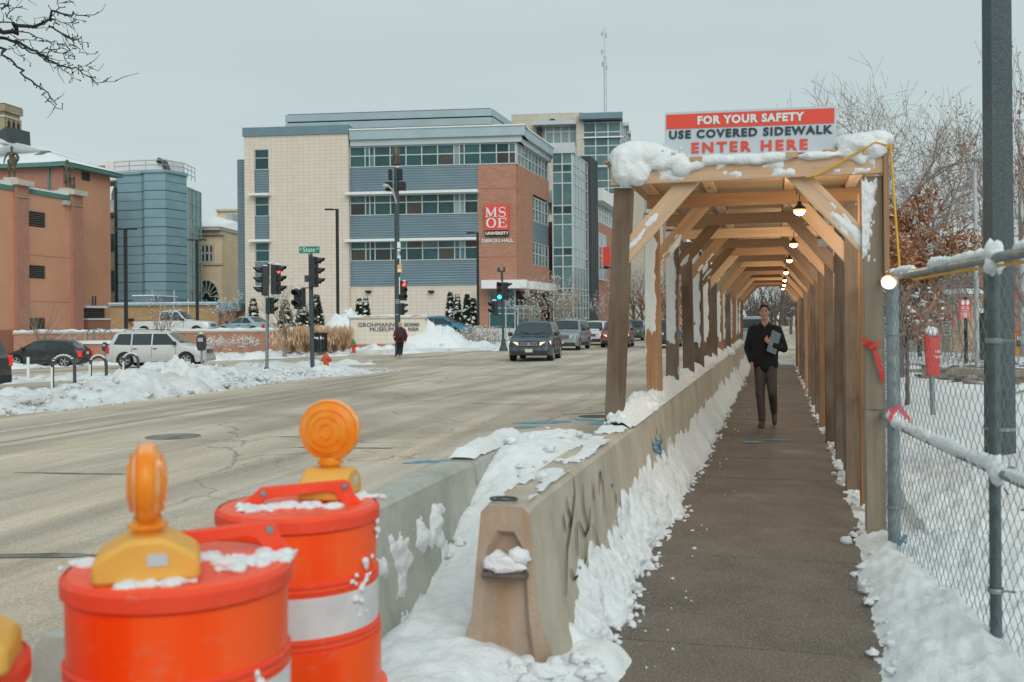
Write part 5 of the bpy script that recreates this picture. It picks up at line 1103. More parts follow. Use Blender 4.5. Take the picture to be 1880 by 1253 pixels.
for i, yl in enumerate(YL[1:], 1): dup(ld, (XLAMP + random.uniform(-.015, .015), yl, 2.52 + random.uniform(-.015, .02)), 0, ords[i])
mb = MB(); pts_ = []
for i in range(61):
    t = i / 60; y_ = 8.2 + 26 * t; pts_.append((XLAMP + .01 * math.sin(y_), y_, ZH - .012 - .03 * abs(math.sin(y_ * .82))))
mb.tube(pts_, .005, 5); tag(mb.build('lamp_cable', M['black']), 'thin dark cable linking the pendant lamps along the walkway ceiling', 'cable')
mb = MB(); mb.tube([(.22, 7.66, ZH - .15), (.30, 7.655, ZH - .135), (.45, 7.65, ZH - .06), (.54, 7.64, ZH - .005), (.70, 7.62, ZH + .075), (.80, 7.63, ZH + .045), (.815, 7.62, ZH - .2), (.83, 7.6, 2.3), (.845, 7.55, 2.0), (.83, 7.4, 1.93), (.80, 7.1, 1.93)], .009, 6)
tag(mb.build('extension_cord', M['cord'], smooth=80), 'yellow extension cord draped over the walkway front beam and down its right side', 'cord')
bx_ = thing('junction_box', 'white box hanging on the right side under the walkway ceiling', 'box', (.55, 11.1, 2.42)); mb = MB(); mb.box((0, 0, 0), (.10, .32, .075), 0, Matrix.Rotation(.5, 4, 'Z')); mb.build('case', M['white'], bx_, bevel=.006); mb = MB(); mb.tube([(0, -.1, .04), (-.05, -.1, .3)], .012, 5); mb.tube([(0, .1, .04), (-.05, .1, .3)], .012, 5); mb.build('strap', M['white'], bx_)
# red tape knotted on the right post
mb = MB()
def ribbon(pts, wd, sd=0):
    pts = [V(p) for p in pts]
    for i, (a, b) in enumerate(zip(pts, pts[1:])):
        d = (b - a).normalized(); s = d.cross(V((0, 1, .25 * math.sin(i * 1.3 + sd)))).normalized() * wd / 2; mb.quad(a - s, b - s, b + s, a + s)
ribbon([(.605, 7.722, 1.46), (.64, 7.70, 1.43), (.68, 7.69, 1.415), (.69, 7.70, 1.37), (.71, 7.69, 1.30), (.735, 7.69, 1.22), (.745, 7.70, 1.14)], .03); ribbon([(.61, 7.722, 1.40), (.65, 7.70, 1.40), (.69, 7.69, 1.40), (.73, 7.70, 1.445)], .022, 2); ribbon([(.67, 7.69, 1.41), (.68, 7.68, 1.39)], .05)
tag(mb.build('tape', M['red']), 'red tape knotted round the front right walkway post', 'tape')

# ------------------------------------------------------------------ chain link fence
fe = thing('chain_link_fence', 'galvanized chain link fence with snowy rails right of the walkway', 'fence', (.80, 7.05, 0)); FO = fe.location
K0 = V((.745, 7.05, 0)); KD = V((1.31, 1.8, 0)) ; path = [V((.84, 35, 0)), K0, KD]
FH = 1.90
def post(p, r, z0=-.05, z1=FH, cap=True, mt='galv'):
    q = MB(FO); q.tube([V((p.x, p.y, z0)), V((p.x, p.y, z1))], r, 14)
    if cap: q.ell((p.x, p.y, z1), (r * 1.1, r * 1.1, r * .8), 12, 6)
    return q.build('fence_post', M[mt], fe, smooth=50)
post(K0, .040); post(V((K0.x + .02, K0.y + .13, 0)), .034)
pf = K0.lerp(KD, .39); post(pf, .026, mt='galv_d')
for i in range(9): post(V((.82 + .002 * i, 10.1 + 3 * i, 0)), .03)
dK = (KD - K0).normalized()
for z, r in ((FH - .02, .024), (.90, .021)):
    q = MB(FO); q.tube([K0 + V((0, 0, z)), KD + V((0, 0, z))], r, 12); q.build('top_rail' if z > 1 else 'mid_rail', M['galv'], fe, smooth=60)
    q = MB(FO); q.tube([K0 + V((0, 0, z)), path[0] + V((0, 0, z))], r, 8); q.build('top_rail' if z > 1 else 'mid_rail', M['galv'], fe, smooth=60)
for z in (.35, .92, 1.5):
    for p in (K0, pf):
        q = MB(FO); q.lathe([(.044 if p is K0 else .034, z - .012), (.048 if p is K0 else .038, z), (.044 if p is K0 else .034, z + .012)], 12, 0, Matrix.Translation(V((p.x, p.y, 0)))); q.tube([V((p.x, p.y, z)), V((p.x + .08, p.y - .02, z))], .006, 5); q.build('tie_band', M['galv'], fe, smooth=60)
def links(a, b, h, cw_=.046, ch=.100, r=.0018, nside=3, sdv=.006):
    q = MB(FO); d = (b - a).normalized(); nn = V((-d.y, d.x, 0)); L_ = (b - a).length; n = int(L_ / cw_); kz = int(h / ch) * 2
    for i in range(n):
        pts = []
        for k in range(kz + 1):
            s = (i + .5 + (.5 if (k + i) % 2 else -.5)) * cw_; z = .02 + k * ch / 2
            z -= .02 * math.sin(3.1 * s) * (k / kz) * 0
            o_ = (.0022 if (k + i) % 2 else -.0022) + sdv * noise.noise(V((s * 1.3, z * 2.0, 1)))
            pts.append(a + d * s + nn * o_ + V((0, 0, z)))
        q.tube(pts, r, nside, cap=False)
    o = q.build('wire_mesh', M['wire'], fe, smooth=180); o['kind'] = 'stuff'; return o
links(K0 + V((0, .0, 0)), KD, FH - .06, r=.0017, nside=4, sdv=.014); links(K0, V((.825, 20, 0)), FH - .06, r=.0021)
# snow on the rails
mb = MB()
def rail_snow(a, b, z, n, sd, amp=.05, thr=0.0):
    d = (b - a); nn = V((-d.y, d.x, 0)).normalized()
    for i in range(n):
        t = i / n; f = fb(t * 9, sd, 0, 1.2, 4) - thr
        if f < -.12: continue
        p = a.lerp(b, t); r = amp * (.5 + .7 * max(0, f + .3)); mb.ell((p.x, p.y, z + r * .45), (r * .75, r * 1.0, r * .75), 10, 7, nz=.35, sd=i * .13)
rail_snow(K0, KD, FH - .01, 90, 3.3, .050); rail_snow(K0, KD, .90, 110, 7.3, .046, -.12); rail_snow(K0, pf, .90, 14, 9.3, .05, -.3)
for p, z in ((pf, FH + .01), (pf, .93), (K0, .96), (pf + dK * .06, .90), (pf, FH - .05)): mb.ell((p.x, p.y - .02, z), (.043, .048, .05), 14, 9, nz=.4, sd=z)
stuff(mb.build('rail_snow', M['snow'], smooth=80), 'snow clinging to the rails and post tops of the chain link fence')
# flood lamp on the corner post
fl_ = thing('work_light', 'glowing round work light clipped to the fence corner', 'lamp', (.715, 6.97, 1.845)); Mx = Matrix.Rotation(math.radians(-62), 4, 'X') @ Matrix.Rotation(math.radians(0), 4, 'Y')
Mx = V((-.22, -.86, -.46)).to_track_quat('-Z', 'Y').to_matrix().to_4x4()
q = MB(); Mx = Mx @ Matrix.Scale(.82, 4); q.lathe([(.0, .07), (.025, .068), (.045, .04), (.060, .01), (.062, 0)], 20, 0, Mx); q.build('lamp_cap', M['orange'], fl_, smooth=60)
q = MB(); q.lathe([(.061, .0), (.056, -.02), (.036, -.037), (.0, -.043)], 20, 0, Mx, ms=[1, 0, 0]); q.build('bulb', [M['bulb'], M['bulb_rim']], fl_, smooth=80)
mb = MB(); mb.tube([K0 + V((-.02, -.1, FH + .0)), K0 + dK * .25 + V((0, 0, FH + .02)), K0 + dK * .6 + V((0, .02, FH - .06)), K0 + dK * 1.3 + V((0, .02, FH - .055)), K0 + dK * 2.4 + V((0, .02, FH - .06)), K0 + dK * 4.5 + V((0, .02, FH - .05))], .008, 6); tag(mb.build('fence_cord', M['cord'], smooth=80), 'yellow cord running along the fence top rail', 'cord')
mb = MB(); ribbon([K0 + V((-.03, -.06, .99)), K0 + V((.03, -.07, 1.02)), K0 + V((.06, -.07, .98)), K0 + V((.09, -.07, .93)), K0 + V((.085, -.06, .89))], .03); ribbon([K0 + V((.02, -.07, 1.02)), K0 + V((-.02, -.07, .97)), K0 + V((-.03, -.06, .92))], .025); tag(mb.build('ribbon', M['pink']), 'pink ribbon tied to the fence corner post', 'ribbon')
mb = MB(); bp = K0 + dK * .10; mb.tube([bp + V((0, -.02, .12)), bp + V((.02, -.02, .15)), bp + V((.05, -.02, .19))], .012, 6); mb.tube([bp + V((.0, -.02, .17)), bp + V((.05, -.02, .14))], .01, 6); tag(mb.build('tie_tag', M['c_teal']), 'tiny blue plastic tie on the wire near the fence corner foot', 'tie')
# big octagonal pole
gp = at(1834, 8.7, 0); gpo = thing('utility_pole', 'tall flecked grey octagonal steel pole behind the fence', 'pole', (gp.x, gp.y, .2)); q = MB()
q.lathe([(.135, 0), (.131, 1.0), (.114, 9)], 8, 0, Matrix.Rotation(.25, 4, 'Z')); q.build('shaft', M['pole_g'], gpo)
q = MB(); q.lathe([(.139, .42), (.139, .45)], 8, 0, Matrix.Rotation(.25, 4, 'Z')); q.build('steel_band', M['galv'], gpo)
q = MB(); q.box((-.09, -.11, 1.05), (.06, .03, .16)); q.build('cover_plate', M['pole_t'], gpo)

# ------------------------------------------------------------------ traffic drums
def drum(label, px, d, zl, hofs, bofs, brz, hrz=0.0, ls=1.0, grp='orange traffic drums with amber warning lights'):
    p = at(px, d, -.14); o = thing('traffic_drum', label, 'traffic drum', p, YAW, grp); H = zl + .14; R = .28
    rings = [(.30, 0), (.30, .05), (.275, .06), (.275, H - .52)]
    q = MB(); q.lathe([(.36, 0), (.37, .03), (.35, .07), (.31, .08)], 40); q.build('rubber_base', M['rubber'], o, smooth=40)
    body = [(.300, .08), (.300, H - .62), (.283, H - .615), (.283, H - .60), (.276, H - .595), (.276, H - .405), (.268, H - .40), (.268, H - .23), (.262, H - .225), (.262, H - .05), (.270, H - .05), (.272, H - .012), (.264, H - .002), (.245, H + .004), (.20, H - .004), (.06, H + .0), (.0, H + .0)]
    q = MB(); q.lathe(body, 72); q.build('drum_body', M['drum'], o, smooth=40)
    for z0, z1, r, mt, nm in ((H - .205, H - .052, .2645, 'refl_o', 'orange_band'), (H - .385, H - .255, .2700, 'refl_w', 'white_band'), (H - .575, H - .430, .2785, 'refl_o', 'orange_band')):
        q = MB(); q.lathe([(r - .003, z0), (r, z0), (r + .0015, z1), (r - .003, z1)], 72); q.build(nm, M[mt], o, smooth=40)
    for z in (H - .218, H - .24, H - .40, H - .42):
        q = MB(); rr = .2715 if z > H - .3 else .277; q.lathe([(rr - .012, z - .012), (rr, z - .007), (rr + .001, z + .003), (rr - .012, z + .010)], 72); q.build('rib', M['drum_rib'], o, smooth=40)
    q = MB(); q.lathe([(.270, H - .052), (.277, H - .045), (.277, H - .010), (.266, H + .001)], 72); q.build('lid_rim', M['drum_rib'], o, smooth=40)
    # carrying handle: two lugs and a bar
    HM = Matrix.Translation((hofs[0], hofs[1], H)) @ Matrix.Rotation(hrz, 4, 'Z')
    out_ = [(-.21, -.004), (-.165, .035), (-.135, .062), (-.10, .064), (.12, .078), (.15, .08), (.165, .072), (.18, .03), (.21, -.004)]; inn_ = [(.14, -.004), (.115, .035), (.09, .043), (-.09, .028), (-.12, .02), (-.14, -.004)]
    q = MB(); q.prism(out_ + inn_, -.013, .013, HM); hd = q.build('handle', M['drum_rib'], o, bevel=.004)
    for x, z in ((-.125, .042), (.148, .058)):
        q = MB(); q.lathe([(0, .019), (.010, .018), (.012, .013)], 14, 0, HM @ Matrix.Translation((x, 0, z)) @ Matrix.Rotation(math.pi / 2, 4, 'X')); q.build('rivet', M['galv'], hd, smooth=50)
    # warning light
    BM = Matrix.Translation((bofs[0], bofs[1], H + .002)) @ Matrix.Rotation(brz, 4, 'Z')
    base_ = [(-.115, 0), (.115, 0), (.12, .012), (.118, .055), (.095, .072), (.05, .098), (.03, .104), (-.03, .104), (-.05, .098), (-.095, .072), (-.118, .055), (-.12, .012)]
    q = MB(); q.prism(base_, -.085, .085, BM); bb = q.build('light_base', M['yellow'], o, smooth=30, bevel=.012)
    q = MB(); q.box((.025, -.0868, .055), (.045, .003, .028), 0, BM); q.build('base_label', M['signpanel'], bb)
    LM = BM @ Matrix.Translation((0, 0, .118 + .105 * ls)) @ Matrix.Scale(ls, 4) @ Matrix.Rotation(math.pi / 2, 4, 'Y')
    pr = [(0, .040), (.03, .041), (.055, .038), (.072, .031), (.084, .022), (.092, .017), (.095, .008), (.097, 0), (.095, -.008), (.092, -.017), (.084, -.022), (.072, -.031), (.055, -.038), (.03, -.041), (0, -.040)]
    q = MB(); q.lathe(pr, 40, 0, LM); lens_ = q.build('amber_lens', M['amber'], bb, smooth=30)
    q = MB()
    for sgn in (-1, 1):
        for rr, zz in ((.090, .019), (.066, .036), (.045, .041), (.022, .042)): q.lathe([(rr - .003, sgn * zz), (rr, sgn * (zz + .003)), (rr + .003, sgn * zz)], 36, 0, LM)
    q.build('lens_ring', M['amber'], bb, smooth=40)
    q = MB(); q.lathe([(.030, .10), (.034, .112), (.046, .118), (.046, .126), (.034, .131), (.032, .142)], 24, 0, BM); q.build('lens_neck', M['amber'], bb, smooth=40)
    sn = MB()
    return o, H
dA, HA = drum('nearest full orange drum in front with its amber light seen edge-on', 326, 2.50, 1.005, (.05, .10), (-.035, -.12), .30, .28)
dB, HB = drum('rear orange drum by the grey barrier with its round amber light facing us', 545, 3.42, .985, (.01, .00), (.085, .14), math.pi / 2 - .1, .12, 1.14)
dC, HC = drum('orange drum cut off at the bottom left corner of the photo', -238, 1.93, .945, (-.1, .12), (.155, -.02), .3, .2)
Lp = []
for o, H, spots in ((dA, HA, [(.17, .02, .05, 9), (.20, .08, .06, 10), (.05, .06, .04, 7), (-.02, -.20, .035, 10), (.04, -.17, .04, 8), (.16, -.06, .025, 3), (-.22, .0, .05, 5), (.12, .0, .02, 3)]), (dB, HB, [(-.06, -.06, .035, 6), (-.13, -.11, .04, 6), (.04, -.05, .045, 7), (-.02, -.04, .04, 6), (.13, -.06, .012, 4), (.2, .1, .05, 6), (-.17, -.05, .03, 3)])):
    R_ = Matrix.Translation(o.location) @ Matrix.Rotation(YAW, 4, 'Z')
    for x, y, s_, n in spots:
        for _ in range(n * 3):
            k = random.uniform(.006, .019); Lp.append((R_ @ V((x + random.gauss(0, s_ * .6), y + random.gauss(0, s_ * .4), H + .002)), (k * 1.3, k * 1.2, k * .75)))
    side = [(.25, -.10, H - .20, .03, 26), (.22, -.15, H - .26, .03, 22), (.262, -.02, H - .08, .02, 14)] if o is dB else [(.235, -.13, H - .27, .022, 22), (.2, -.17, H - .30, .02, 14)]
    for x, y, z, s_, n in side:
        for _ in range(n // 2): a = math.atan2(y, x) + random.gauss(0, s_ * 2.0); k = random.uniform(.006, .016); Lp.append((R_ @ V((.272 * math.cos(a), .272 * math.sin(a), z + random.gauss(0, s_ * 1.3))), (k * .8, k * .8, k * .9)))
snowmass('snow_crumbs', 'clods of snow lying on the lids and stuck to the sides of the drums', Lp, .0045, .004, 40.0, 2, .35)
# ------------------------------------------------------------------ vehicles (local: x forward, y left, z up, origin on the ground)
def lerp_tab(tab, x):
    if x <= tab[0][0]: return tab[0][1]
    for (a, b), (c, d) in zip(tab, tab[1:]):
        if x <= c: return b + (d - b) * (x - a) / max(1e-6, c - a)
    return tab[-1][1]
def make_car(name, label, paint_, L_=4.65, W_=1.86, H_=1.70, kind='suv', group=None, clear=.24, lit=False, rails=True, tail_lit=False, trim='plastic_b', plate=True, R=.36, spokes=5, detail=True):
    o = thing(name, label, 'car' if kind != 'pickup' else 'pickup', group=group)
    hl, hw = L_ / 2, W_ / 2
    belt = {'suv': .60, 'hatch': .62, 'sedan': .64, 'pickup': .58}[kind] * H_
    hood = belt - .02
    if kind == 'suv': tab = [(-hl, .74 * H_ * .72), (-hl + .05, belt * .92), (-hl + .12, belt + .02), (-hl + .38, H_ - .12), (-hl + .60, H_ - .02), (-.2, H_), (.30, H_ - .03), (.55, H_ - .09), (1.15, belt + .12), (1.30, hood + .05), (hl - .45, hood - .04), (hl - .12, hood - .14), (hl, .52)]; ws = (.58, 1.18); rw = (-hl + .14, -hl + .42)
    elif kind == 'hatch': tab = [(-hl, .62), (-hl + .05, belt * .88), (-hl + .16, belt + .05), (-hl + .75, H_ - .14), (-hl + 1.0, H_ - .06), (-.1, H_), (.35, H_ - .05), (1.12, belt + .12), (1.35, hood + .03), (hl - .5, hood - .10), (hl - .12, hood - .24), (hl, .48)]; ws = (.42, 1.16); rw = (-hl + .20, -hl + .72)
    elif kind == 'sedan': tab = [(-hl, .60), (-hl + .06, belt * .95), (-hl + .75, belt + .04), (-hl + 1.5, H_ - .06), (-.3, H_), (.15, H_ - .04), (.95, belt + .06), (hl - .5, hood - .10), (hl - .1, hood - .22), (hl, .45)]; ws = (.22, .92); rw = (-hl + .85, -hl + 1.45)
    else: tab = [(-hl, .62), (-hl + .04, belt + .02), (-.85, belt + .03), (-.80, H_ - .12), (-.66, H_ - .02), (.2, H_), (.45, H_ - .05), (1.05, belt + .14), (1.22, hood + .06), (hl - .4, hood - .0), (hl - .08, hood - .08), (hl, .58)]; ws = (.50, 1.08); rw = (-.84, -.80)
    ax = (-hl + .92, hl - .92)
    base_w = lambda x: hw * (1 - .16 * clamp((x - (hl - .55)) / .55) ** 2.2 - .10 * clamp((-hl + .45 - x) / .45) ** 2.2)
    wr = hw - .27
    yp = lambda z, x: base_w(x) - .045 - (base_w(x) - .045 - wr) * clamp((z - belt) / max(.05, H_ - belt))
    xs = sorted(set([round(v, 3) for v in span(-hl, hl, 44)] + [a for a, _ in tab] + [a + d for a in ax for d in (-R - .09, -R - .05, -R * .8, -R * .5, 0, R * .5, R * .8, R + .05, R + .09)]))
    xs = [x for x in xs if -hl <= x <= hl]
    vs = []
    for x in xs:
        zt_ = lerp_tab(tab, x); zb_ = clear + .10 * clamp((abs(x) - hl + .35) / .35)
        for a in ax:
            d = abs(x - a)
            if d < R + .07: zb_ = max(zb_, R * .98 + math.sqrt(max(0, (R + .07) ** 2 - d * d)) - .02)
        w0 = base_w(x); zb2 = min(zb_, zt_ - .06); bl = min(belt, zt_ - .03); lo = max(zb2 + .02, min(bl - .08, .55))
        g_ = zt_ > belt + .03
        h6 = zt_ - .06 if g_ else zt_ - .012; y6 = yp(h6, x) if g_ else w0 - .10
        y7 = (yp(zt_, x) - .09) if g_ else w0 - .26
        pr = [(0, zb2), (w0 - .16, zb2), (w0 - .02, zb2 + .005), (w0, max(lo, zb2 + .012)), (w0 - .012, max(bl - .10, zb2 + .02)), (w0 - .045, bl), (y6, h6), (y7, zt_ - .004), (0, zt_ + .022)]
        vs += [V((x, y, z)) for y, z in pr] + [V((x, -y, z)) for y, z in reversed(pr[1:-1])]
    k = 16; n = len(xs); mb = MB()
    fs = [(i * k + j, i * k + (j + 1) % k, (i + 1) * k + (j + 1) % k, (i + 1) * k + j) for i in range(n - 1) for j in range(k)]
    fs += [tuple(reversed(range(k))), tuple(range((n - 1) * k, n * k))]
    mb.add(vs, [tuple(reversed(f)) for f in fs]); mb.build('body', paint_, o, smooth=32)
    off = .008
    # glass
    def side_glass(poly, s, nm='side_window'):
        q = MB(); p = [V((x, s * (yp(z, x) + off), z)) for x, z in poly]; p2 = [V((a.x, a.y - s * .02, a.z)) for a in p]; m_ = len(p)
        q.add(p + p2, [tuple(range(m_)) if s < 0 else tuple(reversed(range(m_)))] + [(i, i + m_, (i + 1) % m_ + m_, (i + 1) % m_) if s > 0 else ((i + 1) % m_, (i + 1) % m_ + m_, i + m_, i) for i in range(m_)])
        return q.build(nm, M['carglass'], o)
    zt2 = H_ - .13; zb3 = belt + .035
    if kind == 'pickup': polys = [[(-.74, zb3), (.08, zb3), (.08, zt2), (-.70, zt2)], [(.14, zb3), (.98, zb3), (.46, zt2 - .01), (.14, zt2)]]
    elif kind == 'sedan': polys = [[(-hl + 1.10, zb3), (-.32, zb3), (-.32, zt2 + .03), (-hl + 1.6, zt2)], [(-.26, zb3), (.80, zb3), (.12, zt2 + .02), (-.26, zt2 + .03)]]
    elif kind == 'hatch': polys = [[(-hl + .75, zb3 + .08), (-.38, zb3), (-.38, zt2), (-hl + 1.0, zt2 - .03)], [(-.32, zb3), (.98, zb3), (.36, zt2 - .01), (-.32, zt2)]]
    else: polys = [[(-hl + .36, zb3 + .03), (-1.20, zb3), (-1.20, zt2), (-hl + .58, zt2)], [(-1.13, zb3), (-.22, zb3), (-.22, zt2), (-1.13, zt2)], [(-.15, zb3), (1.02, zb3), (.50, zt2 - .01), (-.15, zt2)]]
    for s in (1, -1):
        for p in polys: side_glass(p, s)
    def top_glass(xa, xb, nm, m_=.10):
        q = MB(); nn = 7; vs = []
        for i in range(5):
            x = xa + (xb - xa) * i / 4; z0 = lerp_tab(tab, x); ym = yp(z0, x) - m_
            for j in range(nn): t = -1 + 2 * j / (nn - 1); vs.append(V((x, t * ym, z0 + .010 + .024 * (1 - abs(t)))))
        fcs = [(i * nn + j, i * nn + j + 1, (i + 1) * nn + j + 1, (i + 1) * nn + j) for i in range(4) for j in range(nn - 1)]
        q.add(vs, fcs); return q.build(nm, M['carglass'], o, smooth=40)
    top_glass(ws[0], ws[1], 'windshield')
    if kind == 'pickup':
        q = MB(); q.box((-.855, 0, (belt + H_) / 2 + .0), (.02, W_ - .62, (H_ - belt) * .62)); q.build('rear_window', M['carglass'], o)
        q = MB(); q.bx(-hl + .10, -.95, -hw + .14, hw - .14, belt - .02, belt + .045); q.build('bed_cover', M['plastic_b'], o)
    else: top_glass(rw[1], rw[0], 'rear_window', .12)
    # wheels
    for x in ax:
        for s in (1, -1):
            wh = bpy.data.objects.new('wheel', wheel_mesh(R)); C.objects.link(wh); wh.parent = o; wh.location = (x, s * (hw - .125), R); wh.rotation_euler = (0, 0, 0 if s < 0 else math.pi)
            rm = bpy.data.objects.new('rim', rim_mesh(R, spokes)); C.objects.link(rm); rm.parent = wh
    # ends
    fz = lambda x: lerp_tab(tab, x)
    hzc = hood - .27
    for s in (1, -1):
        q = MB(); x0 = hl - .16; q.add([V((hl - .05, s * hw * .48, hzc - .06)), V((hl - .05, s * hw * .50, hzc + .07)), V((hl - .30, s * (base_w(hl - .30) + .008), hzc + .13)), V((hl - .30, s * (base_w(hl - .3) + .008), hzc - .02)), V((hl - .13, s * hw * .86, hzc - .06)), V((hl - .13, s * hw * .84, hzc + .10))] ,
              [(0, 4, 5, 1), (4, 3, 2, 5)] if s > 0 else [(1, 5, 4, 0), (5, 2, 3, 4)])
        b_ = [V((p.x - .06, p.y * .93, p.z)) for p in q.v]; q.add(b_, [(0, 1, 5, 4), (4, 5, 2, 3)]); q.quad(q.v[1], q.v[5], q.v[11], q.v[7]); q.quad(q.v[5], q.v[2], q.v[8], q.v[11]); q.quad(q.v[0], q.v[4], q.v[10], q.v[6])
        q.build('headlight', M['headlit'] if lit else M['headlamp'], o)
        q = MB(); zc = belt - .22; q.bx(-hl - .004, -hl + .16, s * (hw * .78), s * (base_w(-hl + .16) + .006), zc - .15, zc + .16); q.build('taillight', M['tail_lit'] if tail_lit else M['tail'], o, bevel=.015)
        q = MB(); q.bx(.86, 1.02, s * (hw - .02), s * (hw + .17), belt + .03, belt + .20); q.build('mirror', M['plastic_b'], o, bevel=.03)
        if detail:
            for x in (-.02, -.98):
                q = MB(); q.bx(x - .10, x + .10, s * (hw - .01), s * (hw + .025), belt - .16, belt - .125); q.build('door_handle', M['plastic_b'], o)
            for x in (-1.14, -.185, .98):
                q = MB(); q.bx(x - .006, x + .006, s * (hw - .035), s * (hw + .003), .42, belt - .06); q.build('door_seam', M['black'], o)
            q = MB(); q.bx(ax[0] + R + .1, ax[1] - R - .1, s * (hw - .05), s * (hw + .014), .30, .46); q.build('sill_trim', M[trim], o)
        if rails and kind == 'suv':
            q = MB(); q.tube([(-hl + .75, s * (wr - .10), H_ + .0), (-hl + .85, s * (wr - .10), H_ + .06), (.1, s * (wr - .10), H_ + .06), (.25, s * (wr - .10), H_ - .01)], .018, 6); q.build('roof_rail', M['plastic_b'], o)
        q = MB(); q.lathe([(0, .02), (.06, .016), (.065, 0)], 14, 0, Matrix.Translation((hl - .08, s * hw * .72, .42)) @ Matrix.Rotation(math.pi / 2, 4, 'Y')); q.build('fog_light', M['headlamp'], o)
    q = MB(); q.bx(hl - .10, hl + .012, -hw * .44, hw * .44, hzc - .10, hzc + .085); gr_ = q.build('grille', M['plastic_b'], o, bevel=.02)
    for i in range(3):
        q = MB(); q.bx(hl - .05, hl + .022, -hw * .42, hw * .42, hzc - .075 + i * .06, hzc - .055 + i * .06); q.build('grille_bar', M['chrome'], gr_)
    q = MB(); q.lathe([(0, .03), (.055, .028), (.06, .02)], 16, 0, Matrix.Translation((hl, 0, hzc - .005)) @ Matrix.Rotation(math.pi / 2, 4, 'Y') @ Matrix.Diagonal((.7, 1.1, 1, 1))); q.build('badge', M['chrome'], gr_)
    q = MB(); q.bx(hl - .22, hl + .03, -hw * .84, hw * .84, .27, .47); q.build('front_bumper', M[trim], o, bevel=.04)
    q = MB(); q.bx(-hl - .03, -hl + .22, -hw * .90, hw * .90, .30, .54); q.build('rear_bumper', M[trim], o, bevel=.04)
    if plate:
        q = MB(); q.bx(hl + .03, hl + .042, -.16, .16, .40, .54); q.build('licence_plate', M['plate'], o)
        q = MB(); q.bx(-hl - .042, -hl - .012, -.16, .16, belt - .25, belt - .10); q.build('licence_plate', M['plate'], o)
    for s in (1, -1):
        q = MB(); q.tube([(ws[1] + .02, s * .1, fz(ws[1]) + .03), (ws[1] - .1, s * .55, fz(ws[1] - .1) + .03)], .010, 4); q.build('wiper', M['black'], o)
    return o
_wm = {}
def wheel_mesh(R):
    if ('w', R) not in _wm:
        q = MB(); Mx = Matrix.Rotation(math.pi / 2, 4, 'X'); q.lathe([(R * .64, .11), (R * .92, .125), (R, .09), (R, -.09), (R * .92, -.125), (R * .64, -.11), (R * .62, .0), (R * .64, .11)], 28, 0, Mx); _wm[('w', R)] = q.mesh('wheel', M['rubber'], 40)
    return _wm[('w', R)]
def rim_mesh(R, n):
    if ('r', R, n) not in _wm:
        q = MB(); Mx = Matrix.Rotation(math.pi / 2, 4, 'X'); q.lathe([(R * .66, .118), (R * .60, .112), (R * .58, .06), (0, .05)], 28, 0, Mx, ms=[0, 0, 1]); q.lathe([(R * .16, .05), (R * .15, .115), (0, .118)], 14, 0, Mx)
        for i in range(n):
            a = 2 * math.pi * i / n; d = V((math.cos(a), 0, math.sin(a))); t = V((-math.sin(a), 0, math.cos(a)))
            q.beam(d * R * .1 + V((0, -.10, 0)), d * R * .60 + V((0, -.098, 0)), R * .19, .03, 0, up=(0, 1, 0))
        _wm[('r', R, n)] = q.mesh('rim', [M['rimz'], M['black']], 40)
    return _wm[('r', R, n)]
def put(o, p, ang, z=None): o.location = (p.x, p.y, road_z(p.x, p.y) if z is None else z); o.rotation_euler = (0, 0, ang); return o
DN = -math.pi / 2    # driving towards us
put(make_car('parked_suv', 'dark blue SUV leading the queue with pale orange headlights', M['c_blue'], 4.66, 1.89, 1.74, lit=True), at(984, 44.8, 0), DN + .10)
put(make_car('parked_suv', 'long blue grey SUV right behind the dark blue SUV', M['c_steel'], 5.1, 1.98, 1.82, trim='plastic_b'), at(1044, 60, 0), DN + .02)
put(make_car('parked_suv', 'white SUV with dark grille behind the blue grey SUV', M['c_white'], 4.7, 1.86, 1.70), at(1092, 70.5, 0), DN + .02)
put(make_car('parked_suv', 'maroon SUV with round lit fog lights half hidden by the front walkway post', M['c_maroon'], 4.6, 1.86, 1.72, lit=True), at(1134, 65.0, 0), DN + .05)
put(make_car('parked_suv', 'dark grey SUV behind the maroon one, seen left of the second walkway post', M['c_dark'], 4.7, 1.86, 1.74), at(1166, 85, 0), DN)
put(make_car('parked_car', 'pale blue sedan farthest up the street, left of the second walkway post', M['c_sky'], 4.6, 1.8, 1.5, 'sedan'), at(1184, 97, 0), DN)
put(make_car('parked_suv', 'dark SUV driving away, seen from behind between the second and third walkway posts', M['c_dark'], 4.6, 1.86, 1.76, tail_lit=True), at(1221, 63, 0), -DN)
put(make_car('parked_car', 'pale blue car seen far off between the fourth and fifth walkway posts', M['c_sky'], 4.6, 1.8, 1.5, 'sedan'), at(1268, 105, 0), DN)
put(make_car('pickup_truck', 'grey blue pickup truck beyond the far end of the covered walkway', M['c_steel'], 5.6, 1.95, 1.88, 'pickup', tail_lit=True), at(1387, 56, 0), -DN)
put(make_car('parked_suv', 'silver SUV facing right behind the snow bank at left', M['c_silver'], 4.78, 1.95, 1.76, plate=True, spokes=6, trim='grey'), at(297, 49.0, 0), .27)
put(make_car('parked_car', 'black hatchback seen from behind at far left by the planter wall', M['c_black'], 4.55, 1.83, 1.60, 'hatch', tail_lit=True), at(86, 57.0, 0), 3.42)
put(make_car('parked_suv', 'rear end of a big dark SUV cut off by the left edge of the photo', M['c_dark'], 5.1, 2.0, 1.9, tail_lit=True), at(-172, 28.0, 0), 3.3)
put(make_car('pickup_truck', 'white pickup truck parked behind the low brick wall', M['c_white'], 5.6, 1.95, 1.86, 'pickup'), at(322, 71, 0), .2, .68)
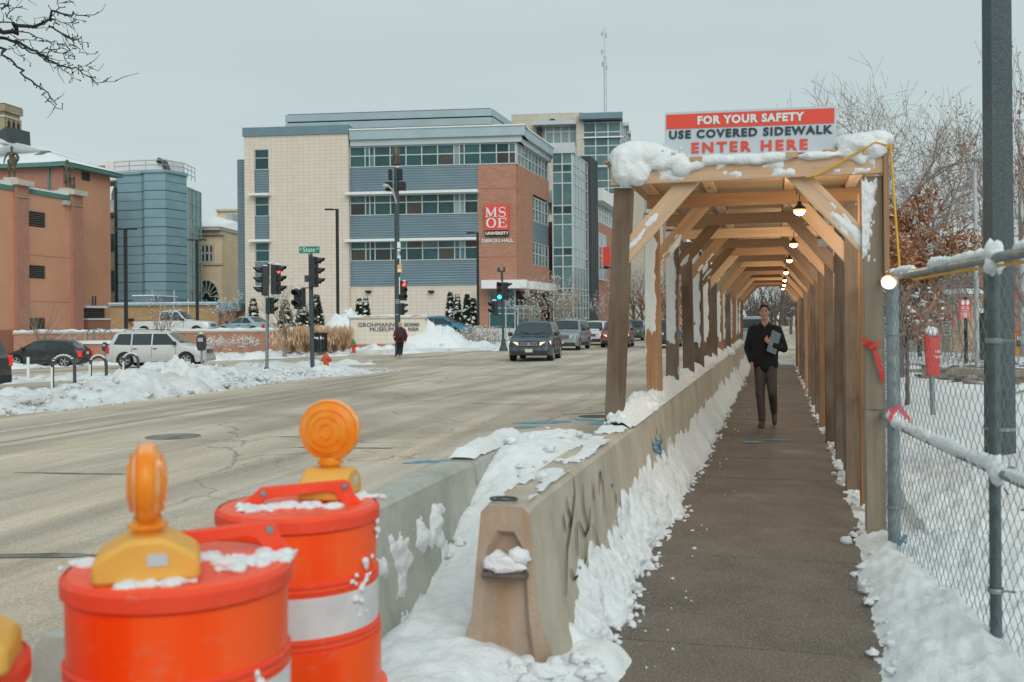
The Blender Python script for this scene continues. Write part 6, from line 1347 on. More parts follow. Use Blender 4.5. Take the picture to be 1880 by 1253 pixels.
put(make_car('parked_car', 'bright blue car half buried behind the snow pile by the sign wall', M['c_teal'], 4.5, 1.8, 1.55, 'hatch'), at(812, 70, 0), -.05, .42)
put(make_car('parked_car', 'pale teal car behind the low wall near the left traffic signal', M['c_sky'], 4.6, 1.8, 1.46, 'sedan'), at(452, 72, 0), math.pi - .2, .62)
# ------------------------------------------------------------------ traffic signals and street furniture
def signal_head(parent, loc, rz, n=3, lit=None, plate=False, s=1.0, name='signal_head'):
    """front faces local -y before turning"""
    h = .345 * n * s; Rm = Matrix.Translation(loc) @ Matrix.Rotation(rz, 4, 'Z')
    q = MB(); q.bx(-.17 * s, .17 * s, -.10 * s, .12 * s, -h / 2, h / 2, 0, Rm); hd = q.build(name, M['signal'], parent, bevel=.02)
    if plate:
        q = MB(); q.bx(-.27 * s, .27 * s, .0, .015, -h / 2 - .1, h / 2 + .1, 0, Rm); q.build('backplate', M['black'], hd)
    for i in range(n):
        z = h / 2 - (i + .5) * h / n; col = ('red', 'amber', 'green')[i] if n == 3 else 'ped'
        ang = [math.radians(a) for a in range(-20, 201, 20)]; r = .145 * s
        vs = [Rm @ V((r * math.cos(a), -.10 * s, z + r * math.sin(a))) for a in ang] + [Rm @ V((r * .96 * math.cos(a), -.10 * s - (.26 * s if math.sin(a) > 0 else .12 * s) * (.5 + .5 * max(0, math.sin(a))) - .05 * s, z - .01 + r * .96 * math.sin(a))) for a in ang]
        m_ = len(ang); q = MB(); q.add(vs, [(j, j + 1, j + 1 + m_, j + m_) for j in range(m_ - 1)]); vz = q.build('visor', M['signal'], hd, smooth=60)
        so_ = vz.modifiers.new('thick', 'SOLIDIFY'); so_.thickness = .012
        q = MB(); q.lathe([(0, .03), (.08 * s, .024), (.125 * s, .0)], 18, 0, Rm @ Matrix.Translation((0, -.10 * s, z)) @ Matrix.Rotation(math.pi / 2, 4, 'X'))
        q.build('lens', SIG[(col, lit == i)], hd, smooth=50)
    return hd
SIG = {('red', False): plain('unlit_red_lens', (.12, .015, .012), .3), ('red', True): emit('lit_red_lens', (1.0, .09, .05), 2.2), ('amber', False): plain('unlit_amber_lens', (.16, .05, .015), .3), ('green', False): plain('unlit_green_lens', (.01, .06, .06), .3),
       ('green', True): emit('lit_green_lens', (.05, .95, .80), 2.2), ('ped', False): plain('unlit_walk_lens', (.03, .035, .04), .3), ('ped', True): emit('lit_walk', (1, .4, .1), 1)}
SIG[('amber', True)] = SIG[('amber', False)]
def zat(px, py, d): return W(px, py, d).z
def snowcap(mb, c, r): mb.ell(c, (r, r * .9, r * .45), 10, 6, nz=.4, sd=c[0] * 3 + c[2])
caps = MB()
# left corner post with two heads and two walk heads
d = 35; p = at(489, d, -.35); s1 = thing('traffic_signal', 'traffic signal at left with a pale narrow sign strip on its post', 'traffic signal', p, YAW, group='traffic signals at the crossing'); zr = lambda px, py, d=35: zat(px, py, d) - s1.location.z
lx = lambda px, d=35, c=489: (px - c) / FPX * d
q = MB(); q.tube([(.0, 0, 0), (.06, 0, zr(497, 484))], .055, 10); q.build('pole', M['pole_t'], s1, smooth=60); q = MB(); q.lathe([(.14, 0), (.14, .25), (.07, .4)], 12); q.build('base', M['dark'], s1)
signal_head(s1, (lx(487), -.02, zr(487, 516)), -1.2); signal_head(s1, (lx(508), -.05, zr(508, 514)), 1.25, lit=0)
signal_head(s1, (lx(497), -.05, zr(497, 562)), 1.15, 2, s=.82)
q = MB(); q.bx(lx(487), lx(494), -.12, -.10, zr(490, 572), zr(490, 541)); q.build('sign_back', M['grey'], s1); q = MB(); q.bx(lx(489), lx(492.5), -.12, -.07, .0, zr(490, 560)); q.build('sign_strip', M['galv'], s1)
for px, py in ((487, 489), (509, 486), (499, 545), (497, 484)): snowcap(caps, W(px, py, d - .05), .10)
# post with the street sign
d = 34; p = at(571, d, -.2); s2 = thing('traffic_signal', 'traffic signal with the green street name sign on top', 'traffic signal', p, YAW, group='traffic signals at the crossing'); z2 = lambda px, py: zat(px, py, 34) - p.z; l2 = lambda px: (px - 571) / FPX * 34
q = MB(); q.tube([(.04, 0, 0), (0, 0, z2(570, 466))], .075, 12); q.build('pole', M['pole_t'], s2, smooth=60)
signal_head(s2, (l2(578), -.10, z2(578, 500)), 1.30, s=1.0); signal_head(s2, (l2(551), -.05, z2(551, 549)), -.35, 2, s=1.02, plate=False)
q = MB(); q.bx(l2(553), l2(568), -.05, .0, z2(560, 530), z2(560, 528)); q.bx(l2(560), l2(568), -.04, .04, z2(565, 518), z2(565, 506)); q.build('bracket', M['pole_t'], s2)
q = MB(); q.box((l2(570), -.09, z2(570, 459.5)), (.70, .02, .235)); ss_ = q.build('street_name_sign', M['green_s'], s2, bevel=.03); SIM = Matrix.Translation((l2(570), -.103, z2(570, 459.5)))
text('State', .225, 'lettering', M['white'], ss_, SIM @ Matrix.Translation((-.01, 0, .0)), .002, .0, .95); text('E', .09, 'lettering', M['white'], ss_, SIM @ Matrix.Translation((-.29, 0, .02)), .002, .002); text('ST', .075, 'lettering', M['white'], ss_, SIM @ Matrix.Translation((.285, 0, .03)), .002, .002)
q = MB(); q.bx(l2(569), l2(571.5), -.09, .0, z2(570, 468), z2(570, 464)); q.build('sign_bracket', M['grey'], s2)
for px, py in ((575, 475), (551, 531), (556, 566)): snowcap(caps, W(px, py, d - .1), .09)
# tall lamp post with antenna boxes
d = 52; p = at(730, d, -.25); s3 = thing('lamp_post', 'tall dark lamp post with antenna canister, boxes and a red signal by the sign wall', 'lamp post', p, YAW); z3 = lambda px, py: zat(px, py, 52) - p.z; l3 = lambda px: (px - 730) / FPX * 52
q = MB(); q.tube([(0, 0, 0), (0, 0, z3(729, 308))], [.15, .12], 14); q.build('pole', M['pole_t'], s3, smooth=60)
q = MB(); q.lathe([(.17, z3(729, 303)), (.19, z3(729, 300)), (.19, z3(729, 273)), (.15, z3(729, 271.5))], 16, 0, Matrix.Translation((l3(729.5), 0, 0))); q.build('antenna_canister', M['bronze'], s3, smooth=50)
for a, b, c, e in ((716, 722, 312, 331), (733, 741, 311, 331), (710, 722, 335, 351), (733, 747, 335, 350)):
    q = MB(); q.bx(l3(a), l3(b), -.25, .25, z3(730, e), z3(730, c)); q.build('equipment_box', M['black'], s3, bevel=.03)
q = MB(); q.tube([(0, -.1, z3(729, 375)), (l3(725), -.35, z3(729, 352)), (l3(716), -.45, z3(729, 343))], .05, 8); q.ell((l3(712), -.45, z3(711, 344)), (.19, .14, .11), 12, 8); q.build('lamp_arm', M['grey'], s3, smooth=60)
q = MB(); q.bx(l3(731), l3(737), -.16, -.13, z3(734, 456), z3(734, 445)); q.bx(l3(731), l3(737), -.16, -.13, z3(734, 475), z3(734, 458)); rsn = q.build('route_sign', M['white'], s3)
text('18', .34, 'lettering', M['black'], rsn, Matrix.Translation((l3(734), -.162, z3(734, 466))) , .002, .008, .6)
q = MB(); q.bx(l3(731), l3(739), -.2, -.05, z3(735, 501), z3(735, 487)); q.build('control_box', M['yellow'], s3); q = MB(); q.bx(l3(732), l3(738), -.22, -.2, z3(735, 500), z3(735, 495)); q.build('control_label', M['white'], s3)
signal_head(s3, (l3(741), -.05, z3(741, 534)), .45, lit=0); signal_head(s3, (l3(738), -.03, z3(738, 568)), 1.2, 2, s=.9)
for zz in (551, 554, 557, 578): q = MB(); q.lathe([(.155, -.02), (.16, 0), (.155, .02)], 12, 0, Matrix.Translation((0, 0, z3(730, zz)))); q.build('strap', M['grey'], s3)
snowcap(caps, W(741, 517, d - .05), .14); snowcap(caps, W(729, 308, d), .13)
caps.box(W(734.5, 478, d - .17), (.05, .04, .5)); caps.box(W(733.5, 525, d - .17), (.05, .04, .9))
# signal with the green light
d = 58; p = at(922, d, -.15); s4 = thing('traffic_signal', 'traffic signal showing green in front of the hall entrance', 'traffic signal', p, YAW, group='traffic signals at the crossing'); z4 = lambda px, py: zat(px, py, 58) - p.z; l4 = lambda px: (px - 922) / FPX * 58
q = MB(); q.tube([(l4(924), 0, 0), (l4(922), 0, z4(922, 497))], .075, 10); q.build('pole', M['pole_t'], s4, smooth=60); q = MB(); q.lathe([(.26, 0), (.24, .12), (.16, .35), (.10, .7)], 12, 0, Matrix.Translation((l4(924), 0, 0))); q.build('base', M['dark'], s4)
signal_head(s4, (l4(917.5), -.12, z4(917, 535)), 0, lit=2, s=1.0); signal_head(s4, (l4(929), .1, z4(928, 535)), 1.3); signal_head(s4, (l4(908), -.05, z4(908, 566)), -.9, 2, s=1.1)
q = MB(); q.bx(l4(910), l4(922), -.04, .04, z4(915, 579), z4(915, 577)); q.bx(l4(917), l4(927), -.03, .03, z4(922, 499), z4(922, 497.5)); q.tube([(l4(916.5), 0, z4(917, 500)), (l4(916.5), 0, z4(917, 492))], .09, 8); q.tube([(l4(926.5), 0, z4(927, 500)), (l4(926.5), 0, z4(927, 491))], .07, 8); q.build('bracket', M['dark'], s4)
snowcap(caps, W(917, 518, d - .1), .15); snowcap(caps, W(908, 552, d - .1), .15)
# parking lot lamp posts
def tlamp(px, pyt, pyb, d, label, arms, hd_):
    b = at(px, d, .9); o = thing('lamp_post', label, 'lamp post', b, YAW + .02, group='dark lamp posts of the parking lot'); h = W(px, pyt, d).z - .9; q = MB(); q.box((0, 0, h / 2), (.20, .20, h)); q.build('pole', M['black'], o); q = MB(); q.bx(-.3, .3, -.3, .3, -.1, .35); q.build('base', M['conc_g'], o)
    for s in arms:
        q = MB(); q.beam((0, 0, h - .06), (s * hd_ * .35, 0, h - .04), .09, .09); q.bx(s * hd_ * .30, s * hd_, -.18, .18, h - .09, h + .02); q.build('lamp_head', M['black'], o, bevel=.03)
tlamp(231.5, 420, 600, 68, 'dark double headed lamp post in front of the blue panelled block', (-1, 1), .75); tlamp(362.5, 440, 600, 78, 'dark double headed lamp post near the arched window of the cream brick hall', (-1, 1), .75)
tlamp(620.5, 384, 606, 70, 'tall dark single arm lamp post before the beige tile wall', (-1,), .85); tlamp(878, 427, 606, 76, 'dark single arm lamp post at the edge of the brick corner', (-1,), .85)
# bike racks
def rack(px, py0, py1, wd, d, label):
    zb_ = W(px, py1, d).z - .15; o = thing('bike_rack', label, 'bike rack', at(px, d, zb_), YAW + .15, group='hoop bike racks in the snow'); h = W(px, py0, d).z - zb_; r = wd / 2
    q = MB(); q.tube([(-r, 0, 0), (-r, 0, h - r)] + [(-r * math.cos(a), 0, h - r + r * math.sin(a)) for a in span(.3, math.pi - .3, 9)] + [(r, 0, h - r), (r, 0, 0)], .045, 10); q.build('hoop', M['pole_t'], o, smooth=60)
    mb = caps; Rm = Matrix.Translation(o.location) @ Matrix.Rotation(YAW + .15, 4, 'Z')
    for s in (-r,): mb.add([Rm @ V(v) for v in ((s - .035, -.047, .05), (s + .02, -.047, .05), (s + .02, -.05, h - r), (s - .035, -.05, h - r))], [(0, 1, 2, 3)])
    for a in span(.5, 2.4, 8): mb.ell(Rm @ V((-r * math.cos(a), -.01, h - r + r * math.sin(a) + .045)), (.06, .045, .025), 8, 5)
rack(116, 655, 712, .60, 28.5, 'nearest hoop bike rack at left, its leg plastered with snow'); rack(180, 655, 702, .47, 31, 'middle hoop bike rack standing in the snow bank'); rack(240, 651, 690, .46, 33.5, 'hoop bike rack in front of the silver SUV rear wheel')
# parking meters
def meter(px, pyt, pyh, pyb, d, label, s=1.0):
    zb_ = W(px, pyb, d).z - .2; o = thing('parking_meter', label, 'parking meter', at(px, d, zb_), YAW); zz = lambda py: W(px, py, d).z - zb_; q = MB(); q.tube([(0, 0, 0), (0, 0, zz(pyh))], .032 * s, 10); q.build('post', M['galv'], o, smooth=60)
    h = zz(pyt) - zz(pyh); w_ = h * .26; q = MB(); q.prism([(-w_ * .7, 0), (w_ * .7, 0), (w_, h * .25), (w_, h * .75), (w_ * .7, h * .93), (0, h), (-w_ * .7, h * .93), (-w_, h * .75), (-w_, h * .25)], -.10 * s, .10 * s, Matrix.Translation((0, 0, zz(pyh)))); hd = q.build('meter_head', M['signal'], o, bevel=.02)
    q = MB(); q.bx(-w_ * .6, w_ * .6, -.105 * s - .004, -.10 * s, zz(pyh) + h * .55, zz(pyh) + h * .78); q.build('display', M['grey'], hd)
    snowcap(caps, W(px, pyt - 1, d), .07)
meter(369.5, 614, 644, 690, 31, 'parking meter on a pale post beside the silver SUV nose'); meter(192, 629, 645, 664, 50, 'small parking meter left of the silver SUV')
o = thing('bollard', 'slim snow covered post left of the bike racks', 'post', at(51, 36, -.6)); q = MB(); q.tube([(0, 0, 0), (0, 0, W(51, 656, 36).z + .6)], .05, 8); q.build('post', M['white'], o)
# hydrants
def hydrant(px, d, zb_, h, body, top, label, rz):
    o = thing('fire_hydrant', label, 'fire hydrant', at(px, d, zb_), rz); q = MB(); q.lathe([(.15, 0), (.15, .05), (.10, .06), (.10, h * .55), (.13, h * .57), (.13, h * .62), (.11, h * .64)], 16); q.build('barrel', body, o, smooth=40)
    q = MB(); q.lathe([(.125, h * .63), (.125, h * .68), (.11, h * .76), (.06, h * .88), (.03, h * .90), (.03, h), (0, h)], 16); q.build('bonnet', top, o, smooth=40)
    for a, r in ((0, .075), (math.pi, .055), (-math.pi / 2, .055)):
        q = MB(); q.lathe([(r * .8, .08), (r * .8, .15), (r, .15), (r, .19), (r * .4, .20), (0, .20)], 12, 0, Matrix.Translation((0, 0, h * .5)) @ Matrix.Rotation(a, 4, 'Z') @ Matrix.Rotation(math.pi / 2, 4, 'Y')); q.build('outlet_cap', M['red'] if a == 0 else body, o, smooth=40)
hydrant(598, 36.5, -.08, .60, M['orange'], M['orange'], 'orange fire hydrant sunk in snow by the street name signal', YAW - .3); hydrant(649, 56.5, -.15, .78, M['red'], M['green_p'], 'red fire hydrant with a green bonnet before the sign wall', YAW)
o = thing('litter_bin', 'dark slatted litter bin with snow on its lid between grass tufts', 'bin', at(588, 57.5, -.2), YAW)
for i in range(12): a = 2 * math.pi * i / 12; q = MB(); q.box((.34 * math.cos(a), .34 * math.sin(a), .62), (.09, .09, 1.0)); q.build('slat', M['black'], o)
q = MB(); q.lathe([(.38, 1.1), (.40, 1.14), (.38, 1.2), (.2, 1.22)], 16); q.build('rim', M['black'], o); q = MB(); q.lathe([(.31, .1), (.31, 1.1), (0, 1.1)], 16); q.build('liner', M['dark'], o); caps.ell(W(588, 621, 57.5), (.38, .38, .16), 14, 8, nz=.3)
stuff(caps.build('snow_caps', M['snow'], smooth=80), 'small caps of snow on the signals, bike racks and meters')
# stairs rails and racks behind the planter wall
o = thing('stair_railing', 'thin grey stair handrails rising behind the dark hatchback', 'railing', at(128, 60, -.4), YAW)
for a, b, c, e in ((97, 626, 127, 609), (126, 626, 156, 609)):
    pa, pb_2 = W(a, b, 60) - o.location, W(c, e, 60) - o.location; Ri = Matrix.Rotation(-YAW, 4, 'Z'); pa, pb_2 = Ri @ pa, Ri @ pb_2; q = MB(); q.tube([pa, pb_2, pb_2 + V((.3, 0, 0))], .03, 6); q.tube([pb_2, pb_2 - V((0, 0, .9))], .03, 6); q.tube([pa.lerp(pb_2, .4), pa.lerp(pb_2, .4) - V((0, 0, .8))], .03, 6); q.build('handrail', M['grey'], o)
for px in (167, 178, 198):
    o = thing('bike_hoop', {167: 'leftmost', 178: 'middle', 198: 'rightmost'}[px] + ' small grey bike hoop up on the terrace behind the hatchback', 'bike rack', at(px, 60.2, W(px, 628, 60.2).z), YAW, group='bike hoops on the terrace'); q = MB(); r = .22; h = .75
    q.tube([(-r, 0, 0), (-r, 0, h - r)] + [(-r * math.cos(a), 0, h - r + r * math.sin(a)) for a in span(.3, math.pi - .3, 7)] + [(r, 0, h - r), (r, 0, 0)], .035, 8); q.build('hoop', M['galv'], o, smooth=60)
# low railing by the hall entrance
o = thing('garden_railing', 'low blue grey railing among dry shrubs left of the green signal', 'railing', at(885, 64, .0), YAW)
for i in range(15): q = MB(); x = -1.6 + i * .24; q.box((x, 0, .75), (.03, .03, .9)); q.build('baluster', M['bluecap'], o)
q = MB(); q.box((.08, 0, 1.2), (3.5, .05, .05)); q.box((.08, 0, .32), (3.5, .05, .05)); q.build('rail', M['bluecap'], o)
# a further drum seen between the posts
def far_drum(px, d, label):
    o = dup(dB, at(px, d, -.15), YAW, label, 'orange traffic drums with amber warning lights'); return o
far_drum(1270, 33.5, 'orange drum standing on the road, glimpsed between walkway posts')
# ---- right of the fence
mt = thing('parking_meter', 'parking meter under a red cloth hood and a cap of snow', 'parking meter', at(1712, 14.2, .1), YAW); zz = lambda py: W(1712, py, 14.2).z - .1
q = MB(); q.tube([(.0, 0, 0), (-.02, 0, zz(684))], .035, 10); q.build('post', M['galv'], mt, smooth=60)
q = MB(); a, b = zz(690), zz(617); vs = []; prf = [(.085, .05, a), (.09, .055, a + .1), (.105, .06, (a + b) / 2), (.115, .06, b - .06), (.11, .05, b), (.04, .03, b - .03)]
for rx, ry, z in prf:
    for j in range(16): t = 2 * math.pi * j / 16; k = 1 + .12 * math.sin(t * 3 + z * 5); vs.append(V((rx * k * math.cos(t), ry * k * math.sin(t), z + (.03 * math.cos(2 * t) if z > b - .01 else 0))))
q.add(vs, [(i * 16 + j, i * 16 + (j + 1) % 16, (i + 1) * 16 + (j + 1) % 16, (i + 1) * 16 + j) for i in range(5) for j in range(16)]); hd = q.build('cloth_hood', M['red'], mt, smooth=60)
text('NO', .05, 'lettering', M['white'], hd, Matrix.Translation((.045, -.068, (a + b) / 2 + .06)), .001, .001); text('TOW', .055, 'lettering', M['white'], hd, Matrix.Translation((.05, -.068, (a + b) / 2 - .02)), .001, .001)
mb = MB(); mb.ell(W(1710, 609, 14.2), (.085, .075, .07), 14, 9, nz=.3, sd=2); stuff(mb.build('snow_cap', M['snow'], smooth=80), 'snow cap on the red hooded parking meter')
d = 27; pk = thing('notice_sign', 'red notice board with white lines on a dark post in the snow', 'sign', at(1774, d, .15), YAW); zk = lambda py: W(1771, py, 27).z - .15; lk = lambda px: (px - 1774) / FPX * 27
q = MB(); q.tube([(0, .03, 0), (0, .03, zk(547))], .045, 10); q.build('post', M['black'], pk); q = MB(); q.bx(lk(1760.5), lk(1782.5), -.03, .0, zk(585), zk(550)); pan = q.build('panel', M['redprint'], pk)
for i, (py, wd) in enumerate(((564, .7), (567, .8), (571, .75), (575, .9), (577.5, .85), (580, .8), (582.5, .85))):
    q = MB(); c_ = lk(1771.5); hw_ = lk(1782.5) - lk(1760.5); q.bx(c_ - hw_ * wd * .42, c_ + hw_ * wd * .42, -.034, -.03, zk(py + .8), zk(py - .5)); q.build('print_line', M['white'], pan)
q = MB(); c_ = lk(1771.5); 
for dx in (-.06, .06): q.ell((c_ + dx, -.034, zk(556)), (.05, .004, .07), 10, 6)
q.build('crest', M['white'], pan)
q = MB(); q.box((lk(1771), -.01, zk(547.5)), (.08, .04, .05)); q.build('clip', M['black'], pk)
o = thing('sign_post', 'dark short post standing in the snow left of the red hooded meter', 'post', at(1688, 33, .1), YAW); q = MB(); q.tube([(0, 0, 0), (0, 0, W(1687, 575, 33).z - .1)], .07, 10); q.build('post', M['black'], o)
d = 36; bo = thing('guard_booth', 'small tan guard booth with a thick snow roof behind the fence', 'booth', at(1775, d, 0), YAW - .1); zb2 = lambda py: W(1775, py, 36).z; lb = lambda px: (px - 1775) / FPX * 36
q = MB(); q.bx(lb(1748), lb(1803), -.2, 1.0, 0, zb2(545)); q.build('wall', M['booth'], bo); q = MB(); q.bx(lb(1745), lb(1806), -.35, 1.2, zb2(545), zb2(541)); q.build('roof', M['booth'], bo)
for i in range(3): q = MB(); x = lb(1752) + i * .33; q.bx(x, x + .03, -.21, -.2, .3, zb2(548)); q.build('panel_joint', M['tan'], bo)
mb = MB(); Rb = Matrix.Translation(bo.location) @ Matrix.Rotation(YAW - .1, 4, 'Z'); crust(mb, lambda u, v: Rb @ V((lb(1744.5) + (lb(1806.5) - lb(1744.5)) * u, -.4 + 1.6 * v, zb2(541))), 30, 18, lambda u, v: .26 * (1 - abs(2 * u - 1) ** 5) * (1 - abs(2 * v - 1) ** 5) + .04 * fb(u * 3, v * 3, 2) + .02, V((0, 0, 1))); stuff(mb.build('roof_snow', M['snow'], smooth=80), 'thick snow on the guard booth roof')
nb = thing('news_box', 'orange yellow newspaper box at the right edge behind the fence', 'newspaper box', at(1884, 31, .3), YAW); zn = lambda py: W(1880, py, 31).z - .3; ln_ = lambda px: (px - 1884) / FPX * 31
q = MB(); q.bx(ln_(1861), ln_(1915), 0, .5, .0, zn(605)); q.build('case', M['news'], nb, bevel=.03); q = MB(); q.bx(ln_(1866), ln_(1905), -.02, 0, zn(636), zn(616)); q.build('window', M['navy'], nb); q = MB(); q.bx(ln_(1868), ln_(1880), -.03, -.02, zn(634), zn(627)); q.build('paper', M['green_s'], nb)
q = MB(); q.bx(ln_(1863), ln_(1905), -.02, .0, zn(612), zn(606)); q.build('header', M['redprint'], nb); q = MB(); q.bx(ln_(1866), ln_(1905), -.035, -.02, zn(625), zn(617)); q.build('print', M['white'], nb)
rb = thing('red_gate_post', 'dark post with a tall red panel beside the guard booth', 'post', at(1804, 30, .1), YAW); zr2 = lambda py: W(1804, py, 30).z - .1
q = MB(); q.bx(-.10, .03, -.05, .25, 0, zr2(575)); q.build('dark_post', M['black'], rb); q = MB(); q.bx(.03, .19, -.10, -.05, 0, zr2(575)); q.build('red_panel', M['red'], rb); q = MB(); q.bx(-.16, .2, -.12, .3, zr2(575), zr2(566)); q.build('snow_cap', M['snow'], rb)
for px, py, d, lb_ in ((1791, 292, 24, 'slim grey flagpole with a ball finial left of the big steel pole'), (1874, 205, 31, 'slim grey flagpole at the right edge, right of the big steel pole')):
    o = thing('flagpole', lb_, 'flagpole', at(px + 3, d, 0), YAW, group='flagpoles behind the fence'); h = W(px, py, d).z; q = MB(); q.tube([(0, 0, 0), (-.03, 0, h - .25)], [.055, .045] if px < 1800 else [.085, .07], 12); q.build('shaft', M['grey'], o, smooth=60); q = MB(); q.ell((-.03, 0, h), (.07, .07, .07), 12, 8); q.tube([(-.03, 0, h - .3), (-.03, 0, h)], .015, 6); q.box((-.03, 0, h - .27), (.22, .1, .04)); q.build('finial', M['galv'], o, smooth=50)
# sawhorse notice with orange lights
sh = thing('barricade_sign', 'grey notice board on a stand with orange lamps behind the fence', 'barricade', at(1737, 32, .1), YAW); zs = lambda py: W(1737, py, 32).z - .1; ls = lambda px: (px - 1737) / FPX * 32
q = MB(); q.bx(ls(1729), ls(1746), -.02, .02, zs(617), zs(585)); pn = q.build('panel', M['grey'], sh)
for i in range(5): q = MB(); q.bx(ls(1732), ls(1743), -.026, -.02, zs(590 + i * 5.5), zs(588 + i * 5.5)); q.build('print_line', M['navy'], pn)
for px, py in ((1726, 578), (1743, 577), (1725.5, 607), (1749, 594)): q = MB(); q.ell((ls(px), -.02, zs(py)), (.045, .03, .12), 10, 7); q.build('marker_lamp', M['orange'], sh)
for px in (1727, 1747): q = MB(); q.beam((ls(px), .05, 0), (ls(px + (1 if px < 1735 else -1)), 0, zs(570)), .05, .05); q.build('leg', M['grey'], sh)
# red barrier tapes strung across the park
tp = thing('warning_tape', 'red warning tapes strung above the booth and past the poles', 'tape', at(1760, 40, 2))
for a, b, c, e, d in ((1690, 520, 1800, 510, 40), (1770, 521, 1850, 517, 40), (1850, 507, 1885, 502, 38), (1852, 518, 1885, 515, 38), (1850, 536, 1885, 534, 38), (1850, 546, 1885, 545, 38)):
    q = MB(tp.location); p0_, p1_ = W(a, b, d), W(c, e, d); q.tube([p0_, p0_.lerp(p1_, .5) - V((0, 0, .03)), p1_], .035, 6); q.build('tape_strip', M['red'], tp)
# debris and mud strip, rail
mb = field('s', span(3.0, 20, 120), span(16, 36, 130), lambda x, y: (lambda e: .30 + .16 * fb(x, y, 3, 1.1, 5) if e > 0 else None)(1 - abs((y - 25 - .35 * (x - 4)) / 4.6) + .45 * fb(x, y, 8, .8, 4)), None)
for _ in range(360):
    x = random.uniform(3.4, 14); y = 24 + .35 * (x - 4) + random.gauss(0, 2.2); mb.box((0, 0, 0), (random.uniform(.1, .6), random.uniform(.03, .12), random.uniform(.03, .1)), 0, Matrix.Translation((x, y, .36)) @ Euler((random.uniform(-.4, .4), random.uniform(-.4, .4), random.uniform(0, 3))).to_matrix().to_4x4())
stuff(mb.build('muddy_debris', M['mud'], smooth=40), 'muddy strip of demolition debris behind the fence', 'debris')
mb = MB(); a, b = at(1752, 21.5, .42), at(1900, 20, .42); mb.beam(a, b, .3, .2); tag(mb.build('snowy_kerb_beam', M['conc']), 'long low concrete kerb crossing the ground behind the red hooded meter', 'kerb')
w3 = thing('park_wall', 'low grey concrete wall with snow on it behind the notice boards', 'wall', at(1700, 38, 0)); q = MB(w3.location); a, b = at(1630, 38, .45), at(1745, 38, .45); q.beam(a, b, .4, .9); q.build('wall', M['conc_g'], w3); q = MB(w3.location); q.beam(a + V((0, 0, .55)), b + V((0, 0, .55)), .5, .22); q.build('snow_cap', M['snow'], w3)
fb2 = thing('park_pavilion', 'long low brown building behind the bare trees at right', 'building', at(1800, 80, 0)); q = MB(fb2.location); a, b = at(1690, 82, 0), at(2100, 76, 0); PFc = Fac(a.to_2d(), (b - a).to_2d()); q2 = (b - a).length; PFc.box(q, 0, q2, 0, PFc.Z(472, 1760), -9, 0); q.build('wall', M['brick_m'], fb2)
q = MB(fb2.location); PFc.box(q, -1, q2, PFc.Z(472, 1760), PFc.Z(465, 1760), -10, 1); q.build('snowy_roof', M['snow'], fb2)
for i in range(9): q = MB(fb2.location); PFc.box(q, 1 + i * 1.9, 2.3 + i * 1.9, PFc.Z(540, 1760), PFc.Z(500, 1760), 0, .08); q.build('window', M['glass'], fb2)
# ------------------------------------------------------------------ trees and plants
def branch(mb, p, d, ln, r, lv, rnd, tips=None, spread=.6, up=.12, kids=(2, 3), shrink=.72, nseg=4, wob=.16, sides=None):
    pts = [p]; rs = [r]; q = p.copy(); dd = d.normalized()
    for i in range(nseg):
        dd = (dd + V((rnd.uniform(-1, 1), rnd.uniform(-1, 1), rnd.uniform(-1, 1))) * wob + V((0, 0, up * .4))).normalized(); q = q + dd * ln / nseg; pts.append(q.copy()); rs.append(r * (1 - .45 * (i + 1) / nseg))
    rs = [max(x, .005) for x in rs]; mb.tube(pts, rs, sides or (7 if r > .05 else 4 if r > .015 else 3), cap=False)
    if tips is not None and lv <= 1: tips += pts[1:]
    if lv <= 0: return
    for k in range(rnd.randint(*kids) + (1 if lv >= 3 else 0)):
        t = rnd.uniform(.3, 1.0) if k else 1.0; i = min(nseg, max(1, round(t * nseg))); a = rnd.uniform(0, 2 * math.pi)
        ax = dd.cross(V((math.cos(a), math.sin(a), .3))).normalized(); nd = (dd + ax * spread * rnd.uniform(.5, 1.25) + V((0, 0, up))).normalized()
        branch(mb, pts[i], nd, ln * shrink * rnd.uniform(.75, 1.15), rs[i] * rnd.uniform(.55, .75), lv - 1, rnd, tips, spread, up, kids, shrink, max(2, nseg - 1) if lv > 2 else 3, wob, sides)
def leafcards(mb, pts, n, size, rnd, jit=.15, m=0, droop=True):
    for _ in range(n):
        c = rnd.choice(pts) + V((rnd.gauss(0, jit), rnd.gauss(0, jit), rnd.gauss(0, jit))); a = V((rnd.uniform(-1, 1), rnd.uniform(-1, 1), rnd.uniform(-1.2, .2))).normalized(); b = a.cross(V((rnd.uniform(-1, 1), rnd.uniform(-1, 1), rnd.uniform(-1, 1)))).normalized(); s = size * rnd.uniform(.6, 1.3)
        mb.add([c - b * s * .28, c + a * s * .5 - b * s * .1, c + a * s, c + b * s * .3 + a * s * .45], [(0, 1, 2, 3)], m)
